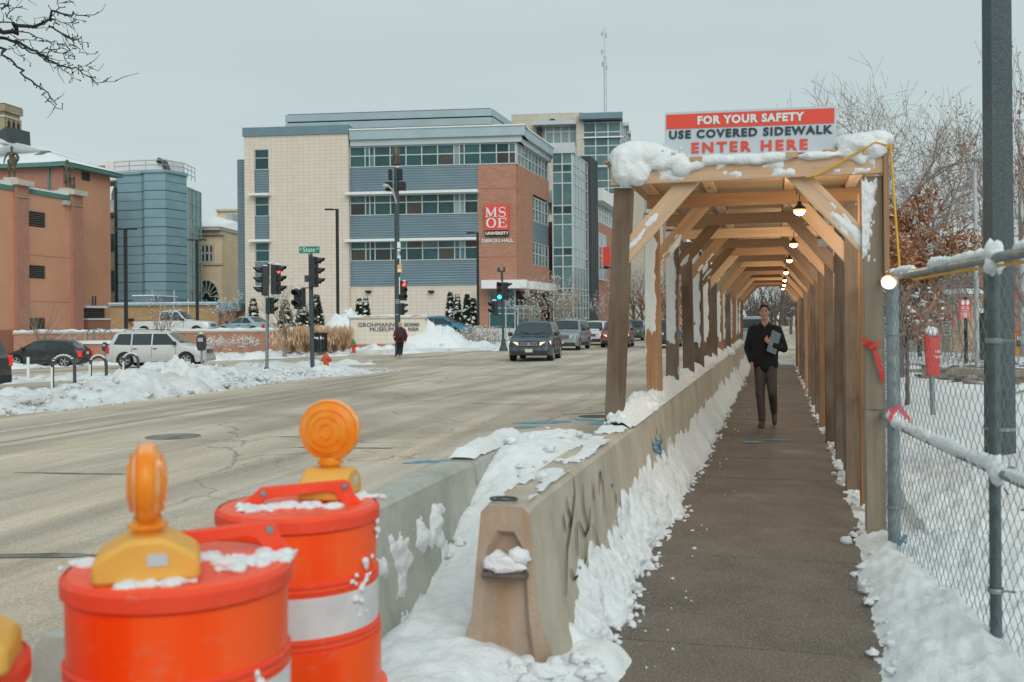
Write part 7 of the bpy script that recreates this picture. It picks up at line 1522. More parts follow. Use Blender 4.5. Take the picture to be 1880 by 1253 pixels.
def tree(name, label, loc, h, r, lv, seed, mt, cat='tree', group=None, trunk=.3, spread=.6, up=.12, leaves=None, snow_n=0, kids=(2, 3), shrink=.72, multi=1, lean=(0, 0), leafsub=1.0, fl=.045):
    rnd = random.Random(seed); o = thing(name, label, cat, loc, 0, group); tips = []; tk = MB(); cr_ = MB()
    if multi == 1:
        top = V((lean[0], lean[1], h * trunk)); tk.tube([V((0, 0, -.3)), V((0, 0, .2)), top * .55, top], [r * 1.35, r, r * .88, r * .78], 9); tk.build('trunk', mt, o, smooth=70)
        for k in range(4 if lv > 2 else 3):
            a = 2 * math.pi * k / 4 + rnd.uniform(-.4, .4); branch(cr_, top * rnd.uniform(.8, 1.0), V((math.cos(a) * spread * 1.3, math.sin(a) * spread * 1.3, 1)), h * (1 - trunk) * .42, r * .55, lv, rnd, tips, spread, up, kids, shrink)
        branch(cr_, top, V((0, 0, 1)), h * (1 - trunk) * .45, r * .65, lv, rnd, tips, spread, up, kids, shrink)
    else:
        for k in range(multi):
            a = 2 * math.pi * k / multi; branch(cr_, V((0, 0, 0)), V((math.cos(a) * spread, math.sin(a) * spread, 1.3)), h * .45, r, lv, rnd, tips, spread, up, kids, shrink)
    cr_.build('crown' if multi == 1 else 'stems', mt, o, smooth=80)['kind'] = 'stuff'
    if leaves:
        n, s, ms_ = leaves; lf = MB(); sub = tips if leafsub == 1 else [t for t in tips if t.z < h * leafsub]; leafcards(lf, sub or tips, n, s, rnd, s * .9)
        for i in range(len(lf.m)): lf.m[i] = rnd.randint(0, len(ms_) - 1)
        lf.build('leaves', ms_, o)['kind'] = 'stuff'
    if snow_n:
        sn = MB()
        for _ in range(snow_n * 3):
            c = rnd.choice(tips); k = rnd.uniform(.4, 1.0) * fl; sn.ell(c + V((0, 0, .02)), (k * 1.3, k * 1.0, k * .7), 5, 3)
        sn.build('snow_flecks', M['snow'], o, smooth=80)['kind'] = 'stuff'
    return o
# big bare tree and brown oak right of the walkway
tree('bare_tree', 'large bare tree with a few rusty leaves spreading above the fence', at(1650, 34, 0), 9.3, .24, 5, 21, M['bark_l'], trunk=.20, spread=.95, up=.02, leaves=(2600, .09, [M['oak'], M['oak2']]), kids=(3, 4), shrink=.76)
tree('oak_tree', 'young oak holding dense rust brown leaves just behind the fence', at(1652, 22, 0), 4.15, .10, 4, 5, M['bark'], trunk=.36, spread=.52, up=.10, leaves=(8500, .15, [M['oak'], M['oak2'], M['oak']]), snow_n=60, kids=(2, 3), shrink=.70)
tree('oak_tree', 'smaller brown leaved oak low behind the work light', at(1665, 15.5, .1), 2.05, .035, 3, 8, M['bark'], trunk=.56, spread=.55, up=.0, leaves=(800, .10, [M['oak'], M['oak2']]), snow_n=30, kids=(2, 3))
tree('bare_tree', 'upright bare tree with orange leaves at the right edge behind the pole', at(1895, 26, 0), 7.2, .14, 4, 33, M['bark_l'], trunk=.25, spread=.42, up=.25, leaves=(900, .11, [M['oak'], M['oak2']]), kids=(2, 3))
tree('bare_tree', 'thin bare sapling right behind the fence corner', at(1648, 13.5, .1), 2.4, .03, 1, 3, M['bark'], trunk=.6, spread=.3)
tree('bare_tree', 'bare tree farther back between the oak and the flagpole', at(1745, 60, 0), 7.5, .16, 4, 44, M['bark_l'], trunk=.2, spread=.75, leaves=(500, .14, [M['oak2']]), snow_n=180)
rnd = random.Random(5)
for i, (px, d) in enumerate(((1815, 66), (1700, 74), (1880, 58), (1640, 62))):
    tree('bare_tree', ['bare tree behind the big steel pole in front of the low brown building', 'bare tree right of the oak, before the low brown building', 'bare tree at the right edge in front of the low brown building', 'bare tree behind the far right end of the walkway'][i], at(px, d, 0), rnd.uniform(6, 8), .15, 4, 60 + i, M['bark_l'], trunk=.2, spread=.7, snow_n=120, kids=(2, 2))
# snowy street trees in front of the hall
for i, (px, d, h, n) in enumerate(((972, 72, 4.3, 110), (1012, 74, 4.6, 130), (1036, 79, 5.6, 50), (1052, 84, 4.5, 60), (1110, 92, 4.6, 80))):
    tree('street_tree', ['snow dusted small tree right of the green signal', 'snow dusted small tree above the roof of the dark blue SUV', 'tall thin street tree before the glass stair tower', 'small tree right of the glass stair tower foot', 'snowy street tree before the lower brick wing'][i], at(px, d, 0), h, .09, 4, 80 + i, M['bark_t'], trunk=.22, spread=.55, up=.16, snow_n=n, kids=(2, 3), shrink=.68)
for i, (px, d, h) in enumerate(((1165, 110, 8), (1180, 125, 9), (1205, 118, 8.5), (1228, 140, 9), (1255, 130, 9), (1290, 150, 10), (1325, 150, 10))):
    tree('street_tree', ['grey bare street tree just right of the front walkway post, far up the street', 'second grey tree right of the front walkway post, far off', 'grey snow dusted tree left of the second walkway post, far off', 'far bare tree beside the rusty leaved one', 'far bare tree seen between the third and fourth posts', 'farther bare tree seen between the fifth and sixth posts', 'farthest bare tree glimpsed between the sixth and seventh posts'][i], at(px, d, 0), h, .16, 4, 90 + i, M['bark'], trunk=.2, spread=.6, snow_n=200, kids=(2, 3), shrink=.70)
tree('street_tree', 'rusty leaved tree behind the dark SUV driving away', at(1222, 78, 0), 4.3, .09, 3, 99, M['bark'], trunk=.2, spread=.6, leaves=(1500, .2, [M['oak'], M['oak2']]), snow_n=60)
for i, (px, d, h) in enumerate(((1380, 120, 9), (1400, 95, 8), (1432, 80, 7), (1452, 110, 9), (1475, 70, 6))):
    tree('street_tree', ['bare tree left of the grey pickup beyond the walkway end', 'bare tree behind the grey pickup beyond the walkway end', 'dark tree right of the walking man beyond the walkway end', 'far tree framed by the walkway end at right', 'tree at the right rim of the walkway end'][i], at(px, d, 0), h, .16, 4, 110 + i, M['bark'], trunk=.2, spread=.6, snow_n=320, kids=(2, 3))
# far wood closing the street
mb = MB(); rr = random.Random(9)
for k in range(420):
    x = rr.uniform(-60, 60); y = rr.uniform(230, 300); h = rr.uniform(6, 12); p = V((x, y, -1)); mb.tube([p, p + V((rr.uniform(-.5, .5), 0, h * .5))], [.2, .12], 4)
    for q in range(9): a = rr.uniform(0, 6.28); b = p + V((0, 0, h * rr.uniform(.25, .5))); mb.tube([b, b + V((math.cos(a) * 1.6, math.sin(a) * 1.6, rr.uniform(1.5, 4))), b + V((math.cos(a) * 2.4, math.sin(a) * 2.4, rr.uniform(3, 6)))], [.07, .05, .02], 3)
stuff(mb.build('far_trees', M['bark']), 'far grey mass of bare trees closing the end of the street', 'trees')
# small leafless shrubs and the pale forked tree at the wall
tree('bare_shrub', 'pale forked bare tree before the low wall right of the left signal', at(522, 57.5, -.1), 4.3, .085, 4, 131, M['bark_p'], trunk=.28, spread=.85, up=.05, snow_n=70, kids=(2, 3))
tree('bare_shrub', 'bare shrub on the terrace left of the stair rails', at(75, 60.5, -.2), 3.5, .05, 3, 132, M['bark_t'], multi=5, spread=.35, kids=(2, 3)); tree('bare_shrub', 'small bare shrub with snow above the silver SUV roof', at(298, 61, .2), 3.0, .04, 3, 133, M['bark_t'], multi=6, spread=.55, snow_n=40, kids=(2, 3))
tree('bare_shrub', 'snow frosted tree top beside the left roof statue', at(30, 97, 10.5), 5.0, .07, 4, 134, M['bark_t'], multi=4, spread=.9, snow_n=260, kids=(2, 3)); tree('bare_shrub', 'frosted red twig shrub by the dark entrance of the tan brick block', at(417, 80, .8), 3.0, .05, 3, 135, M['bark_t'], multi=5, spread=.5, snow_n=120)
for i, (px, d) in enumerate(((862, 63.5), (876, 63), (893, 63.5), (905, 63))):
    tree('dry_shrub', ['leftmost', 'second', 'third', 'rightmost'][i] + ' dry leafy shrub poking out of the snow by the garden railing', at(px, d, .0), 1.4, .02, 2, 140 + i, M['bark_t'], cat='shrub', group='dry shrubs by the garden railing', multi=6, spread=.8, leaves=(160, .13, [M['oak2'], M['straw']]), snow_n=40)
for i, (px, d) in enumerate(((440, 58.5), (462, 58.5), (402, 58.2), (385, 57.5))):
    tree('dry_shrub', ['snowy dry shrub left of the left signal post', 'snowy dry shrub just behind the left signal post', 'snowy low shrub right of the silver SUV nose', 'dry shrub with pale leaves behind the parking meter'][i], at(px, d, -.1), 1.1, .018, 2, 150 + i, M['bark_t'], cat='shrub', multi=6, spread=.9, leaves=(60, .10, [M['oak2']]), snow_n=70)
# conical evergreens against the hall
def conifer(label, px, py0, py1, d, wd, seed, zb_=.9):
    rnd = random.Random(seed); o = thing('conical_evergreen', label, 'evergreen', at(px, d, zb_), 0, 'evergreens against the tile wall'); h = W(px, py0, d).z - zb_; f = MB(); s = MB()
    q = MB(); q.tube([(0, 0, 0), (0, 0, h * .9)], [.08, .02], 6); q.build('trunk', M['bark'], o)
    for _ in range(1700):
        t = rnd.random() ** .8; a = rnd.uniform(0, 6.283); lump = 1 + .30 * noise.noise(V((math.cos(a) * 1.6, math.sin(a) * 1.6, t * 6 + seed))); r = wd * (1 - t) ** .62 * lump * math.sqrt(rnd.uniform(.35, 1)); c = V((r * math.cos(a), r * math.sin(a), .05 + t * h)); u = V((math.cos(a), math.sin(a), rnd.uniform(.5, 2.0))).normalized(); b = u.cross(V((rnd.uniform(-1, 1), rnd.uniform(-1, 1), .2))).normalized(); k = rnd.uniform(.09, .2)
        f.add([c - b * k * .35, c + b * k * .35, c + u * k * 1.4], [(0, 1, 2)])
    for _ in range(46):
        t = rnd.random(); a = rnd.uniform(0, 6.283); r = wd * (1 - t) ** .62 * .92; k = rnd.uniform(.06, .15); s.ell((r * math.cos(a), r * math.sin(a), .1 + t * h), (k * 1.1, k * 1.1, k * .7), 7, 5, nz=.4, sd=t * 9)
    f.build('needles', M['ever'], o)['kind'] = 'stuff'; s.build('snow_tufts', M['snow'], o, smooth=80)['kind'] = 'stuff'
for i, (px, a, b, d, wd) in enumerate(((465, 553, 593, 76, .50), (524, 556, 600, 74, .62), (556, 565, 600, 73, .65), (581, 546, 602, 74, .62), (660, 553, 578, 80, .36), (672, 551, 578, 80, .36), (827, 541, 600, 78, .42), (840, 546, 600, 78, .36), (858, 545, 602, 77, .45), (869, 552, 602, 77, .40))):
    conifer(['snow flecked evergreen left of the left traffic signal', 'broad evergreen behind the pale forked tree', 'broad evergreen left of the street name signal post', 'tall evergreen right of the street name signal post', 'left one of two slim evergreens above the museum sign wall', 'right one of two slim evergreens above the museum sign wall', 'leftmost of four evergreens left of the brick corner', 'second of four evergreens left of the brick corner', 'third of four evergreens left of the brick corner', 'rightmost of four evergreens, by the single arm lamp post'][i], px, a, b, d, wd, 7 + i)
# ornamental grass
for i, (px, d, wd, h) in enumerate(((532, 58.3, .75, 1.4), (556, 58.3, .75, 1.5), (578, 58.5, .5, 1.2), (608, 58.5, .75, 1.45), (626, 58.6, .5, 1.25))):
    rnd = random.Random(170 + i); o = thing('grass_clump', ['leftmost dry straw coloured grass clump before the low wall', 'big dry grass clump left of the street name signal post', 'dry grass clump just left of the litter bin', 'dry grass clump right of the litter bin', 'rightmost dry grass clump near the sign wall'][i], 'ornamental grass', at(px, d, -.1), 0, 'dry ornamental grass along the low wall'); g_ = MB()
    for _ in range(420):
        a = rnd.uniform(0, 6.283); r = wd * .35 * math.sqrt(rnd.random()); b = V((r * math.cos(a), r * math.sin(a), 0)); o2 = V((math.cos(a), math.sin(a), 0)) * wd * rnd.uniform(.1, 1.25); hh = h * rnd.uniform(.3, 1.0); tpt = b + o2 + V((rnd.gauss(0, .1), rnd.gauss(0, .1), hh)); md = b + o2 * .4 + V((0, 0, hh * .6)); sdv = V((-math.sin(a + 1), math.cos(a + 1), 0)) * .016
        g_.add([b - sdv, b + sdv, md + sdv, md - sdv, tpt], [(0, 1, 2, 3), (3, 2, 4)])
        if rnd.random() < .8: k = rnd.uniform(.08, .16); g_.add([tpt - sdv * 3, tpt + V((0, 0, k * 1.6)), tpt + sdv * 3, tpt - V((0, 0, k * 1.5))], [(0, 1, 2, 3)])
    g_.build('blades', M['straw'], o)['kind'] = 'stuff'
# branches of the tree standing left of the view
ft = thing('overhanging_tree', 'dark bare budded branches reaching in from the top left corner', 'tree', at(-520, 12.5, -.2)); FT = ft.location; tk = MB(FT); top = at(-480, 12.5, 5.2)
tk.tube([FT, FT.lerp(top, .5), top, top + V((.3, .2, 1.6))], [.20, .17, .13, .09], 10); tk.build('trunk', M['bark_d'], ft, smooth=70)
bq = MB(FT); rnd = random.Random(77); c3 = lambda x, y: W(x / 3.917, y / 3.917, 12.0)
def limb(pts, r0, r1, tw=1.0, depth=0):
    P_ = [c3(x, y) + V((0, rnd.uniform(-.12, .12), 0)) for x, y in pts]; fine = []
    for a, b in zip(P_, P_[1:]):
        for k in range(3): fine.append(a.lerp(b, k / 3) + V((rnd.gauss(0, .010), rnd.gauss(0, .02), rnd.gauss(0, .010))))
    fine.append(P_[-1]); n = len(fine); bq.tube(fine, [.72 * (r0 + (r1 - r0) * i / (n - 1)) for i in range(n)], 6, cap=False)
    for i in range(1, n):
        if rnd.random() < .65 * tw:
            d = (fine[i] - fine[i - 1]).normalized(); a = rnd.uniform(0, 6.28); side = V((rnd.uniform(-1, 1), rnd.uniform(-.6, .6), rnd.uniform(-1, 1))); nd = (d * .7 + side * .9).normalized(); l_ = rnd.uniform(.03, .07)
            bq.tube([fine[i], fine[i] + nd * l_], [.006, .004], 4); bq.ell(fine[i] + nd * l_, (.009, .009, .011), 5, 4)
            if rnd.random() < .22: bq.tube([fine[i], fine[i] + nd * .12, fine[i] + nd * .22 + V((rnd.gauss(0, .05), 0, rnd.gauss(0, .05)))], [.005, .0035, .002], 4)
for pts, r0, r1 in (([(-700, 120), (-300, 200), (0, 225), (95, 232), (150, 200), (220, 190), (300, 165), (350, 135), (405, 95), (470, 105), (560, 110), (640, 95)], .05, .006), ([(300, 165), (370, 195), (440, 240), (500, 275), (550, 320), (600, 388), (690, 392)], .018, .004), ([(-300, 200), (0, 265), (60, 285), (150, 310), (220, 360), (290, 395), (340, 420), (400, 465), (470, 490), (540, 485), (610, 525), (665, 575), (715, 608), (840, 595)], .03, .004),
                    ([(60, 285), (160, 350), (240, 385), (320, 430), (400, 470), (470, 525), (570, 578)], .016, .004), ([(-300, 260), (0, 350), (60, 400), (110, 455), (200, 545), (260, 610), (300, 640), (360, 680), (400, 735), (440, 775), (490, 803)], .024, .004), ([(300, 650), (310, 690), (360, 735), (410, 745)], .008, .004), ([(0, 265), (110, 245), (200, 240), (280, 270), (350, 300), (430, 315)], .014, .004), ([(290, 395), (350, 350), (400, 320), (440, 305)], .010, .004),
                    ([(340, 405), (400, 385), (470, 395), (510, 375), (545, 350)], .010, .003), ([(470, 490), (515, 440), (505, 400), (520, 375)], .008, .003), ([(0, 170), (40, 150), (75, 100), (80, 60), (185, 65)], .014, .004), ([(0, 60), (60, 40), (110, 10), (140, -40)], .012, .004), ([(405, 95), (440, 90), (460, 50), (490, 0), (500, -60)], .010, .004), ([(405, 95), (410, 150), (420, 180)], .008, .004), ([(470, 105), (540, 140), (630, 178)], .007, .003), ([(420, 165), (490, 155), (540, 140)], .006, .003),
                    ([(500, 275), (555, 290), (625, 290)], .006, .003), ([(555, 300), (560, 250), (530, 180)], .005, .002), ([(110, 300), (180, 290), (250, 285), (330, 300)], .008, .003), ([(100, 340), (150, 390), (240, 460)], .007, .003), ([(540, 485), (600, 480), (680, 485)], .006, .003), ([(600, 388), (630, 370)], .005, .003), ([(135, 100), (160, 140), (178, 185)], .006, .004), ([(-200, 0), (0, 20), (60, 60)], .014, .006)): limb(pts, r0, r1)
a_, b_ = c3(-700, 120), c3(-300, 230); bq.tube([top, a_.lerp(top, .5), a_], [.11, .07, .05], 8); bq.tube([top + V((.1, 0, -.3)), b_ + V((-.5, 0, 0)), b_], [.06, .04, .03], 8)
bq.build('branches', M['bark_d'], ft, smooth=80)['kind'] = 'stuff'
# ------------------------------------------------------------------ people and statues
def fuse(name, shapes, voxel, mt, parent, smooth_it=4, loc=None):
    """grow ONE continuous surface round a set of limbs"""
    mb = MB()
    for s in shapes:
        if s[0] == 'c': # tapered limb
            a, ra, b, rb = V(s[1]), s[2], V(s[3]), s[4]; mb.tube([a, a.lerp(b, .5), b], [ra, (ra + rb) / 2 * (s[5] if len(s) > 5 else 1.0), rb], 12); mb.ell(a, (ra,) * 3, 12, 8); mb.ell(b, (rb,) * 3, 12, 8)
        elif s[0] == 'e': mb.ell(s[1], s[2], 18, 12, M=s[3] if len(s) > 3 else None)
        elif s[0] == 'b': mb.box(s[1], s[2], M=s[3] if len(s) > 3 else None)
    me = mb.mesh('tmp', mt); t = bpy.data.objects.new('tmp', me); C.objects.link(t)
    r = t.modifiers.new('r', 'REMESH'); r.mode = 'VOXEL'; r.voxel_size = voxel; sm = t.modifiers.new('s', 'SMOOTH'); sm.iterations = smooth_it; sm.factor = .5
    dg = bpy.context.evaluated_depsgraph_get(); m2 = bpy.data.meshes.new_from_object(t.evaluated_get(dg)); bpy.data.objects.remove(t)
    m2.name = name; m2.materials.clear(); m2.materials.append(mt); m2.polygons.foreach_set('use_smooth', [True] * len(m2.polygons))
    o = bpy.data.objects.new(name, m2); C.objects.link(o); o.parent = parent
    if loc is not None: o.location = loc
    return o
def hand(wrist, dirv, palm, sgn, curl=.9, s=1.0):
    """palm plus five curled fingers; dirv along the hand, palm = palm normal"""
    d, n = V(dirv).normalized(), V(palm).normalized(); x = d.cross(n).normalized() * sgn; w_ = V(wrist); L_ = []
    pc = w_ + d * .045 * s; L_.append(('c', w_, .024 * s, w_ + d * .075 * s, .030 * s)); L_.append(('c', w_ + d * .05 * s - x * .022 * s, .016 * s, w_ + d * .05 * s + x * .022 * s, .016 * s))
    for i, ln in enumerate((.070, .080, .075, .060)):
        k = w_ + d * .085 * s + x * (-.030 + .020 * i) * s; a1 = curl * .7; a2 = curl * 1.7
        m1 = k + (d * math.cos(a1) + n * math.sin(a1)) * ln * .5 * s; m2 = m1 + (d * math.cos(a2) + n * math.sin(a2)) * ln * .5 * s; L_ += [('c', k, .0095 * s, m1, .009 * s), ('c', m1, .009 * s, m2, .0075 * s)]
    t0 = w_ + d * .03 * s - x * .03 * s; t1 = t0 - x * .018 * s + d * .028 * s + n * .012 * s; t2 = t1 + d * .02 * s + n * .025 * s; L_ += [('c', t0, .013 * s, t1, .011 * s), ('c', t1, .0105 * s, t2, .009 * s)]
    return L_
def head_shapes(c, s=1.0, f=(0, -1)):
    c = V(c); F_ = V((f[0], f[1], 0)).normalized(); X_ = V((-F_.y, F_.x, 0)) * -1
    P = lambda x, y, z: c + X_ * x * s + F_ * y * s + V((0, 0, z * s))
    return [('e', P(0, -.015, .035), (.076 * s, .094 * s, .088 * s)), ('e', P(0, .012, -.02), (.066 * s, .078 * s, .085 * s)), ('e', P(0, .045, -.083), (.036 * s, .034 * s, .028 * s)), ('c', P(.05, .0, -.06), .022 * s, P(.018, .052, -.09), .020 * s), ('c', P(-.05, 0, -.06), .022 * s, P(-.018, .052, -.09), .020 * s),
            ('c', P(0, .085, .012), .010 * s, P(0, .107, -.028), .014 * s), ('c', P(-.045, .074, .036), .011 * s, P(.045, .074, .036), .011 * s, 1.1), ('e', P(.045, .06, -.02), (.022 * s, .02 * s, .018 * s)), ('e', P(-.045, .06, -.02), (.022 * s, .02 * s, .018 * s)), ('c', P(-.020, .083, -.053), .007 * s, P(.020, .083, -.053), .007 * s, 1.2), ('e', P(.079, -.012, .0), (.010 * s, .020 * s, .032 * s)), ('e', P(-.079, -.012, .0), (.010 * s, .020 * s, .032 * s))], P
def person_walk():
    base = V((-.17, 15.25, 0)); sc0 = (.88, 1, 1); o = thing('person', 'man in a black fleece walking towards us with a slate laptop under his arm', 'person', base, -.03); o.scale = sc0
    hd = V((-.005, -.045, 1.70)); hs, P = head_shapes(hd, 1.0)
    wr = V((.10, -.215, 1.235)); fist = hand(wr, (-.55, -.15, .55), (.2, .75, .35), 1, 1.0, 1.08)
    body = hs + [('c', (0, -.012, 1.44), .062, (-.002, -.03, 1.60), .055), ('c', (-.14, 0, 1.42), .07, (.14, 0, 1.42), .07), ('c', (0, 0, 1.36), .13, (0, 0, 1.0), .12)] + fist + [('c', (.29, .02, 1.16), .042, wr, .028), ('c', (.2, 0, 1.42), .055, (.29, .02, 1.16), .045), ('c', (-.2, 0, 1.42), .055, (-.275, .05, 1.17), .045), ('c', (-.275, .05, 1.17), .042, (-.215, -.07, .95), .03),
          ('c', (-.09, 0, .95), .085, (-.085, -.03, .52), .055), ('c', (-.085, -.03, .52), .055, (-.06, .0, .10), .04), ('c', (.09, 0, .95), .085, (.115, -.05, .53), .055), ('c', (.115, -.05, .53), .055, (.125, .27, .19), .04), ('c', (-.06, .0, .06), .04, (-.065, -.15, .035), .035), ('c', (.125, .28, .17), .04, (.13, .20, .045), .035)] + hand((-.215, -.07, .95), (.05, -.1, -1), (1, 0, 0), -1, .3)
    fuse('body', body, .0085, M['skin'], o, 3)
    jk = [('c', (-.155, .005, 1.435), .088, (.155, .005, 1.435), .088, 1.05), ('c', (-.10, 0, 1.36), .135, (-.095, .0, 1.02), .118), ('c', (.10, 0, 1.36), .135, (.095, .0, 1.02), .118), ('c', (0, -.03, 1.34), .15, (0, -.015, 1.02), .145), ('c', (-.11, 0, .94), .112, (.11, 0, .94), .112), ('c', (0, -.02, .94), .128, (0, -.02, .93), .128), ('c', (-.205, .005, 1.42), .085, (-.285, .055, 1.17), .070), ('c', (-.285, .055, 1.17), .070, (-.225, -.045, .985), .052), ('c', (.205, .005, 1.42), .085, (.305, .03, 1.17), .070), ('c', (.305, .03, 1.17), .068, (.145, -.175, 1.215), .046),
          ('c', (-.05, .01, 1.51), .055, (.05, .01, 1.51), .055), ('c', (-.062, .02, 1.53), .030, (-.035, -.065, 1.50), .026), ('c', (.062, .02, 1.53), .030, (.035, -.065, 1.50), .026), ('c', (-.05, .045, 1.55), .028, (.05, .045, 1.55), .028), ('c', (-.15, -.07, 1.08), .05, (-.20, -.06, 1.0), .045)]
    jo = fuse('jacket', jk, .011, M['jacket'], o, 4)
    mb = MB(); mb.tube([(.0, -.163, 1.47), (.0, -.185, 1.30), (0, -.17, 1.0), (0, -.152, .86)], .005, 5); mb.build('zip', M['black'], jo); mb = MB(); mb.box((.10, -.155, 1.33), (.03, .006, .012)); mb.build('badge', M['grey'], jo)
    tr = [('c', (-.085, 0, .93), .108, (-.085, -.03, .52), .080), ('c', (-.085, -.03, .52), .078, (-.062, .0, .13), .062), ('c', (.085, 0, .93), .108, (.115, -.055, .53), .080), ('c', (.115, -.055, .53), .078, (.128, .255, .22), .060), ('c', (-.06, 0, .92), .10, (.06, 0, .92), .10), ('c', (-.062, 0, .145), .062, (-.062, .0, .12), .066), ('c', (-.09, -.035, .50), .079, (-.08, -.02, .45), .074), ('c', (-.066, -.005, .22), .068, (-.064, 0, .17), .064)]
    fuse('trousers', tr, .010, M['trouser'], o, 3)
    for shp in ([('c', (-.062, .02, .10), .052, (-.062, .025, .05), .050), ('c', (-.064, -.02, .055), .048, (-.072, -.165, .040), .042), ('b', (-.068, -.07, .014), (.092, .27, .028))], [('c', (.128, .275, .205), .052, (.130, .27, .15), .052), ('c', (.130, .255, .15), .048, (.138, .175, .055), .043), ('c', (.138, .18, .055), .042, (.139, .16, .045), .038)]): fuse('boot', shp, .008, M['boot'], o, 3)
    hr = [('e', P(0, -.022, .050), (.081, .094, .080)), ('e', P(0, -.05, .01), (.079, .070, .075)), ('c', P(-.045, .040, .098), .018, P(.045, .044, .100), .020), ('c', P(-.072, .01, .045), .016, P(-.076, -.01, .01), .011), ('c', P(.072, .01, .045), .016, P(.076, -.01, .01), .011)]
    fuse('hair', hr, .008, M['hair'], o, 2)
    for sx_ in (-.031, .031):
        mb = MB(); mb.ell(P(sx_, .078, .012), (.010, .008, .0045), 10, 6); mb.build('eye', M['eye'], o); mb = MB(); mb.beam(P(sx_ - .018, .087, .034), P(sx_ + .018, .087, .036), .004, .004); mb.build('eyebrow', M['hair'], o)
    mb = MB(); mb.ell(P(0, .092, -.054), (.023, .006, .006), 12, 6); mb.build('lips', M['lip'], o)
    lp = thing('laptop', 'slate blue laptop held against the walking man by his forearm', 'laptop', base + V((.125, -.185, 1.26)), 0); mb = MB(); mb.box((0, 0, 0), (.18, .018, .32), 0, Euler((.05, .32, .80)).to_matrix().to_4x4()); mb.build('shell', M['laptop'], lp, bevel=.006); mb = MB(); mb.box((0, -.0, 0), (.179, .003, .319), 0, Euler((.05, .32, .80)).to_matrix().to_4x4() @ Matrix.Translation((0, -.0105, 0))); mb.build('lid', M['laptop'], lp)
person_walk()
def pedestrian():
    p = at(734.5, 48, 0); o = thing('person', 'pedestrian seen from behind in a maroon coat with a dark backpack at the crossing', 'person', (p.x, p.y, road_z(p.x, p.y)), YAW + .15)
    # facing +y (away)
    B_ = [('e', (0, 0, 1.60), (.085, .10, .115)), ('c', (0, 0, 1.42), .06, (0, 0, 1.52), .055), ('c', (0, 0, 1.3), .13, (0, 0, .95), .12), ('c', (-.18, 0, 1.36), .05, (-.26, -.02, 1.08), .042), ('c', (-.26, -.02, 1.08), .04, (-.22, .10, .86), .032), ('c', (.18, 0, 1.36), .05, (.27, -.03, 1.08), .042), ('c', (.27, -.03, 1.08), .04, (.25, .06, .84), .032), ('c', (-.08, 0, .9), .08, (-.09, .06, .48), .055), ('c', (-.09, .06, .48), .05, (-.11, -.02, .09), .038), ('c', (.08, 0, .9), .08, (.07, .06, .48), .055), ('c', (.07, .06, .48), .05, (.04, -.10, .09), .038), ('c', (-.11, -.02, .06), .04, (-.11, .12, .04), .035), ('c', (.04, -.1, .06), .04, (.04, .04, .035), .035)] + hand((.25, .06, .84), (0, .2, -1), (-1, 0, 0), 1, .5) + hand((-.22, .10, .86), (0, .2, -1), (1, 0, 0), -1, .5)
    fuse('body', B_, .016, M['skin'], o, 2)
    fuse('coat', [('c', (-.12, 0, 1.36), .105, (.12, 0, 1.36), .105), ('c', (-.07, 0, 1.3), .15, (-.08, 0, .88), .135), ('c', (.07, 0, 1.3), .15, (.08, 0, .88), .135), ('c', (-.19, 0, 1.35), .085, (-.28, -.02, 1.08), .075), ('c', (-.28, -.02, 1.08), .072, (-.235, .09, .89), .055), ('c', (.19, 0, 1.35), .085, (.29, -.03, 1.08), .075), ('c', (.29, -.03, 1.08), .072, (.26, .05, .87), .055)], .018, M['maroon'], o, 2)
    fuse('scarf', [('c', (-.09, -.02, 1.43), .085, (.09, -.02, 1.43), .085), ('e', (0, -.06, 1.42), (.17, .10, .085))], .018, M['blueh'], o, 2)
    fuse('hat', [('e', (0, -.005, 1.645), (.10, .112, .10)), ('e', (0, -.03, 1.55), (.09, .085, .07))], .016, M['tan'], o, 2)
    fuse('leggings', [('c', (-.085, 0, .90), .115, (-.09, .06, .48), .072), ('c', (-.09, .06, .48), .068, (-.11, -.02, .16), .05), ('c', (.085, 0, .90), .115, (.07, .06, .48), .072), ('c', (.07, .06, .48), .068, (.04, -.10, .16), .05)], .016, M['jacket'], o, 2)
    for a in ((-.11, -.02), (.04, -.10)): fuse('boot', [('c', (a[0], a[1], .15), .055, (a[0], a[1], .06), .055), ('c', (a[0], a[1], .05), .05, (a[0], a[1] + .15, .04), .045)], .015, M['tan'], o, 2)
    k = fuse('backpack', [('b', (0, -.22, 1.14), (.27, .16, .36)), ('c', (-.08, -.22, 1.32), .07, (.08, -.22, 1.32), .07), ('b', (0, -.31, 1.06), (.2, .06, .18))], .02, M['black'], o, 3)
    mb = MB(); mb.box((.03, -.348, 1.10), (.10, .01, .02), 0, Matrix.Rotation(-.3, 4, 'Y')); mb.build('stripe', M['white'], k)
pedestrian()
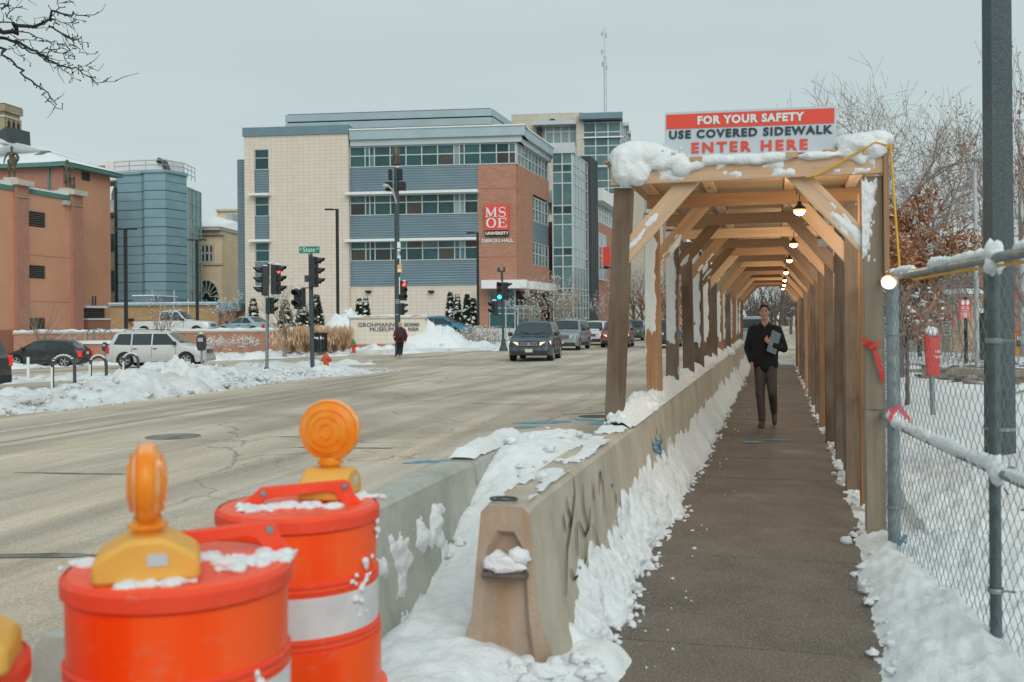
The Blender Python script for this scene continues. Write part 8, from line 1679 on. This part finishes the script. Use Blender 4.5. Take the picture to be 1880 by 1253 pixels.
def statue(px, pyb, d, h, label, seed, rz, pose):
    p = W(px, pyb, d); o = thing('bronze_statue', label, 'statue', p, rz, group='bronze statues on the museum piers'); k = h / 1.85
    S_ = lambda sh: [tuple((V(v) * k if isinstance(v, (tuple, V)) and i in (1, 3) else (tuple(a * k for a in v) if isinstance(v, tuple) else v * k)) if i else v for i, v in enumerate(s)) for s in sh]
    hs, _ = head_shapes((0, -.02, 1.70), 1.05)
    B_ = [('c', (-.15, 0, 1.42), .085, (.15, 0, 1.42), .085), ('c', (0, -.02, 1.36), .16, (0, 0, 1.0), .13), ('c', (0, 0, 1.5), .06, (0, -.01, 1.6), .055), ('c', (-.1, 0, .95), .115, (-.13, -.04, .5), .07), ('c', (-.13, -.04, .5), .07, (-.13, .02, .08), .05), ('c', (.1, 0, .95), .115, (.14, -.10, .5), .07), ('c', (.14, -.10, .5), .07, (.15, -.05, .08), .05), ('c', (-.13, 0, .05), .05, (-.15, -.17, .04), .04), ('c', (.15, -.06, .05), .05, (.17, -.23, .04), .04), ('c', (-.12, 0, .92), .13, (.12, 0, .92), .13)] + hs
    if pose == 0: B_ += [('c', (-.2, 0, 1.42), .07, (-.36, .04, 1.18), .055), ('c', (-.36, .04, 1.18), .052, (-.40, -.04, .90), .04), ('c', (.2, 0, 1.42), .07, (.34, .10, 1.2), .055), ('c', (.34, .10, 1.2), .052, (.27, -.12, 1.12), .04), ('c', (.28, -.1, 1.1), .14, (.16, -.14, .85), .12), ('c', (-.1, -.05, .95), .14, (.12, -.06, .8), .16)] + hand((-.40, -.04, .90), (0, -.1, -1), (1, 0, 0), -1, .5) + hand((.27, -.12, 1.12), (-1, -.2, 0), (0, 1, 0), 1, .8)
    else: B_ += [('c', (-.2, 0, 1.42), .07, (-.38, .08, 1.22), .055), ('c', (-.38, .08, 1.22), .052, (-.2, -.05, 1.02), .04), ('c', (.2, 0, 1.42), .07, (.38, .06, 1.2), .055), ('c', (.38, .06, 1.2), .052, (.2, -.06, 1.02), .04), ('c', (-.15, -.02, .9), .11, (-.18, 0, .45), .11), ('c', (.12, -.02, .9), .11, (.10, 0, .45), .10)] + hand((-.2, -.05, 1.02), (1, -.1, -.2), (0, 0, -1), 1, .5) + hand((.2, -.06, 1.02), (-1, -.1, -.2), (0, 0, -1), -1, .5)
    fuse('figure', S_(B_), .028, M['bronze'], o, 2)
    mb = MB(); mb.box((0, 0, -.1), (1.1, 1.1, .25)); mb.build('plinth', M['stone'], o)
    if pose: mb = MB(); mb.lathe([(.24, 0), (.22, 1.0), (.24, 1.05), (0, 1.05)], 12, 0, Matrix.Translation((.42, .2, 0))); mb.build('anvil_stump', M['bronze'], o)
statue(22, 328, 86.5, 2.85, 'bronze statue striding with one arm down, the left one on the museum roof', 1, YAW + .2, 0); statue(124, 347, 92.5, 2.75, 'bronze statue with hands on hips beside a stump, the right one on the museum roof', 2, YAW - .4, 1)
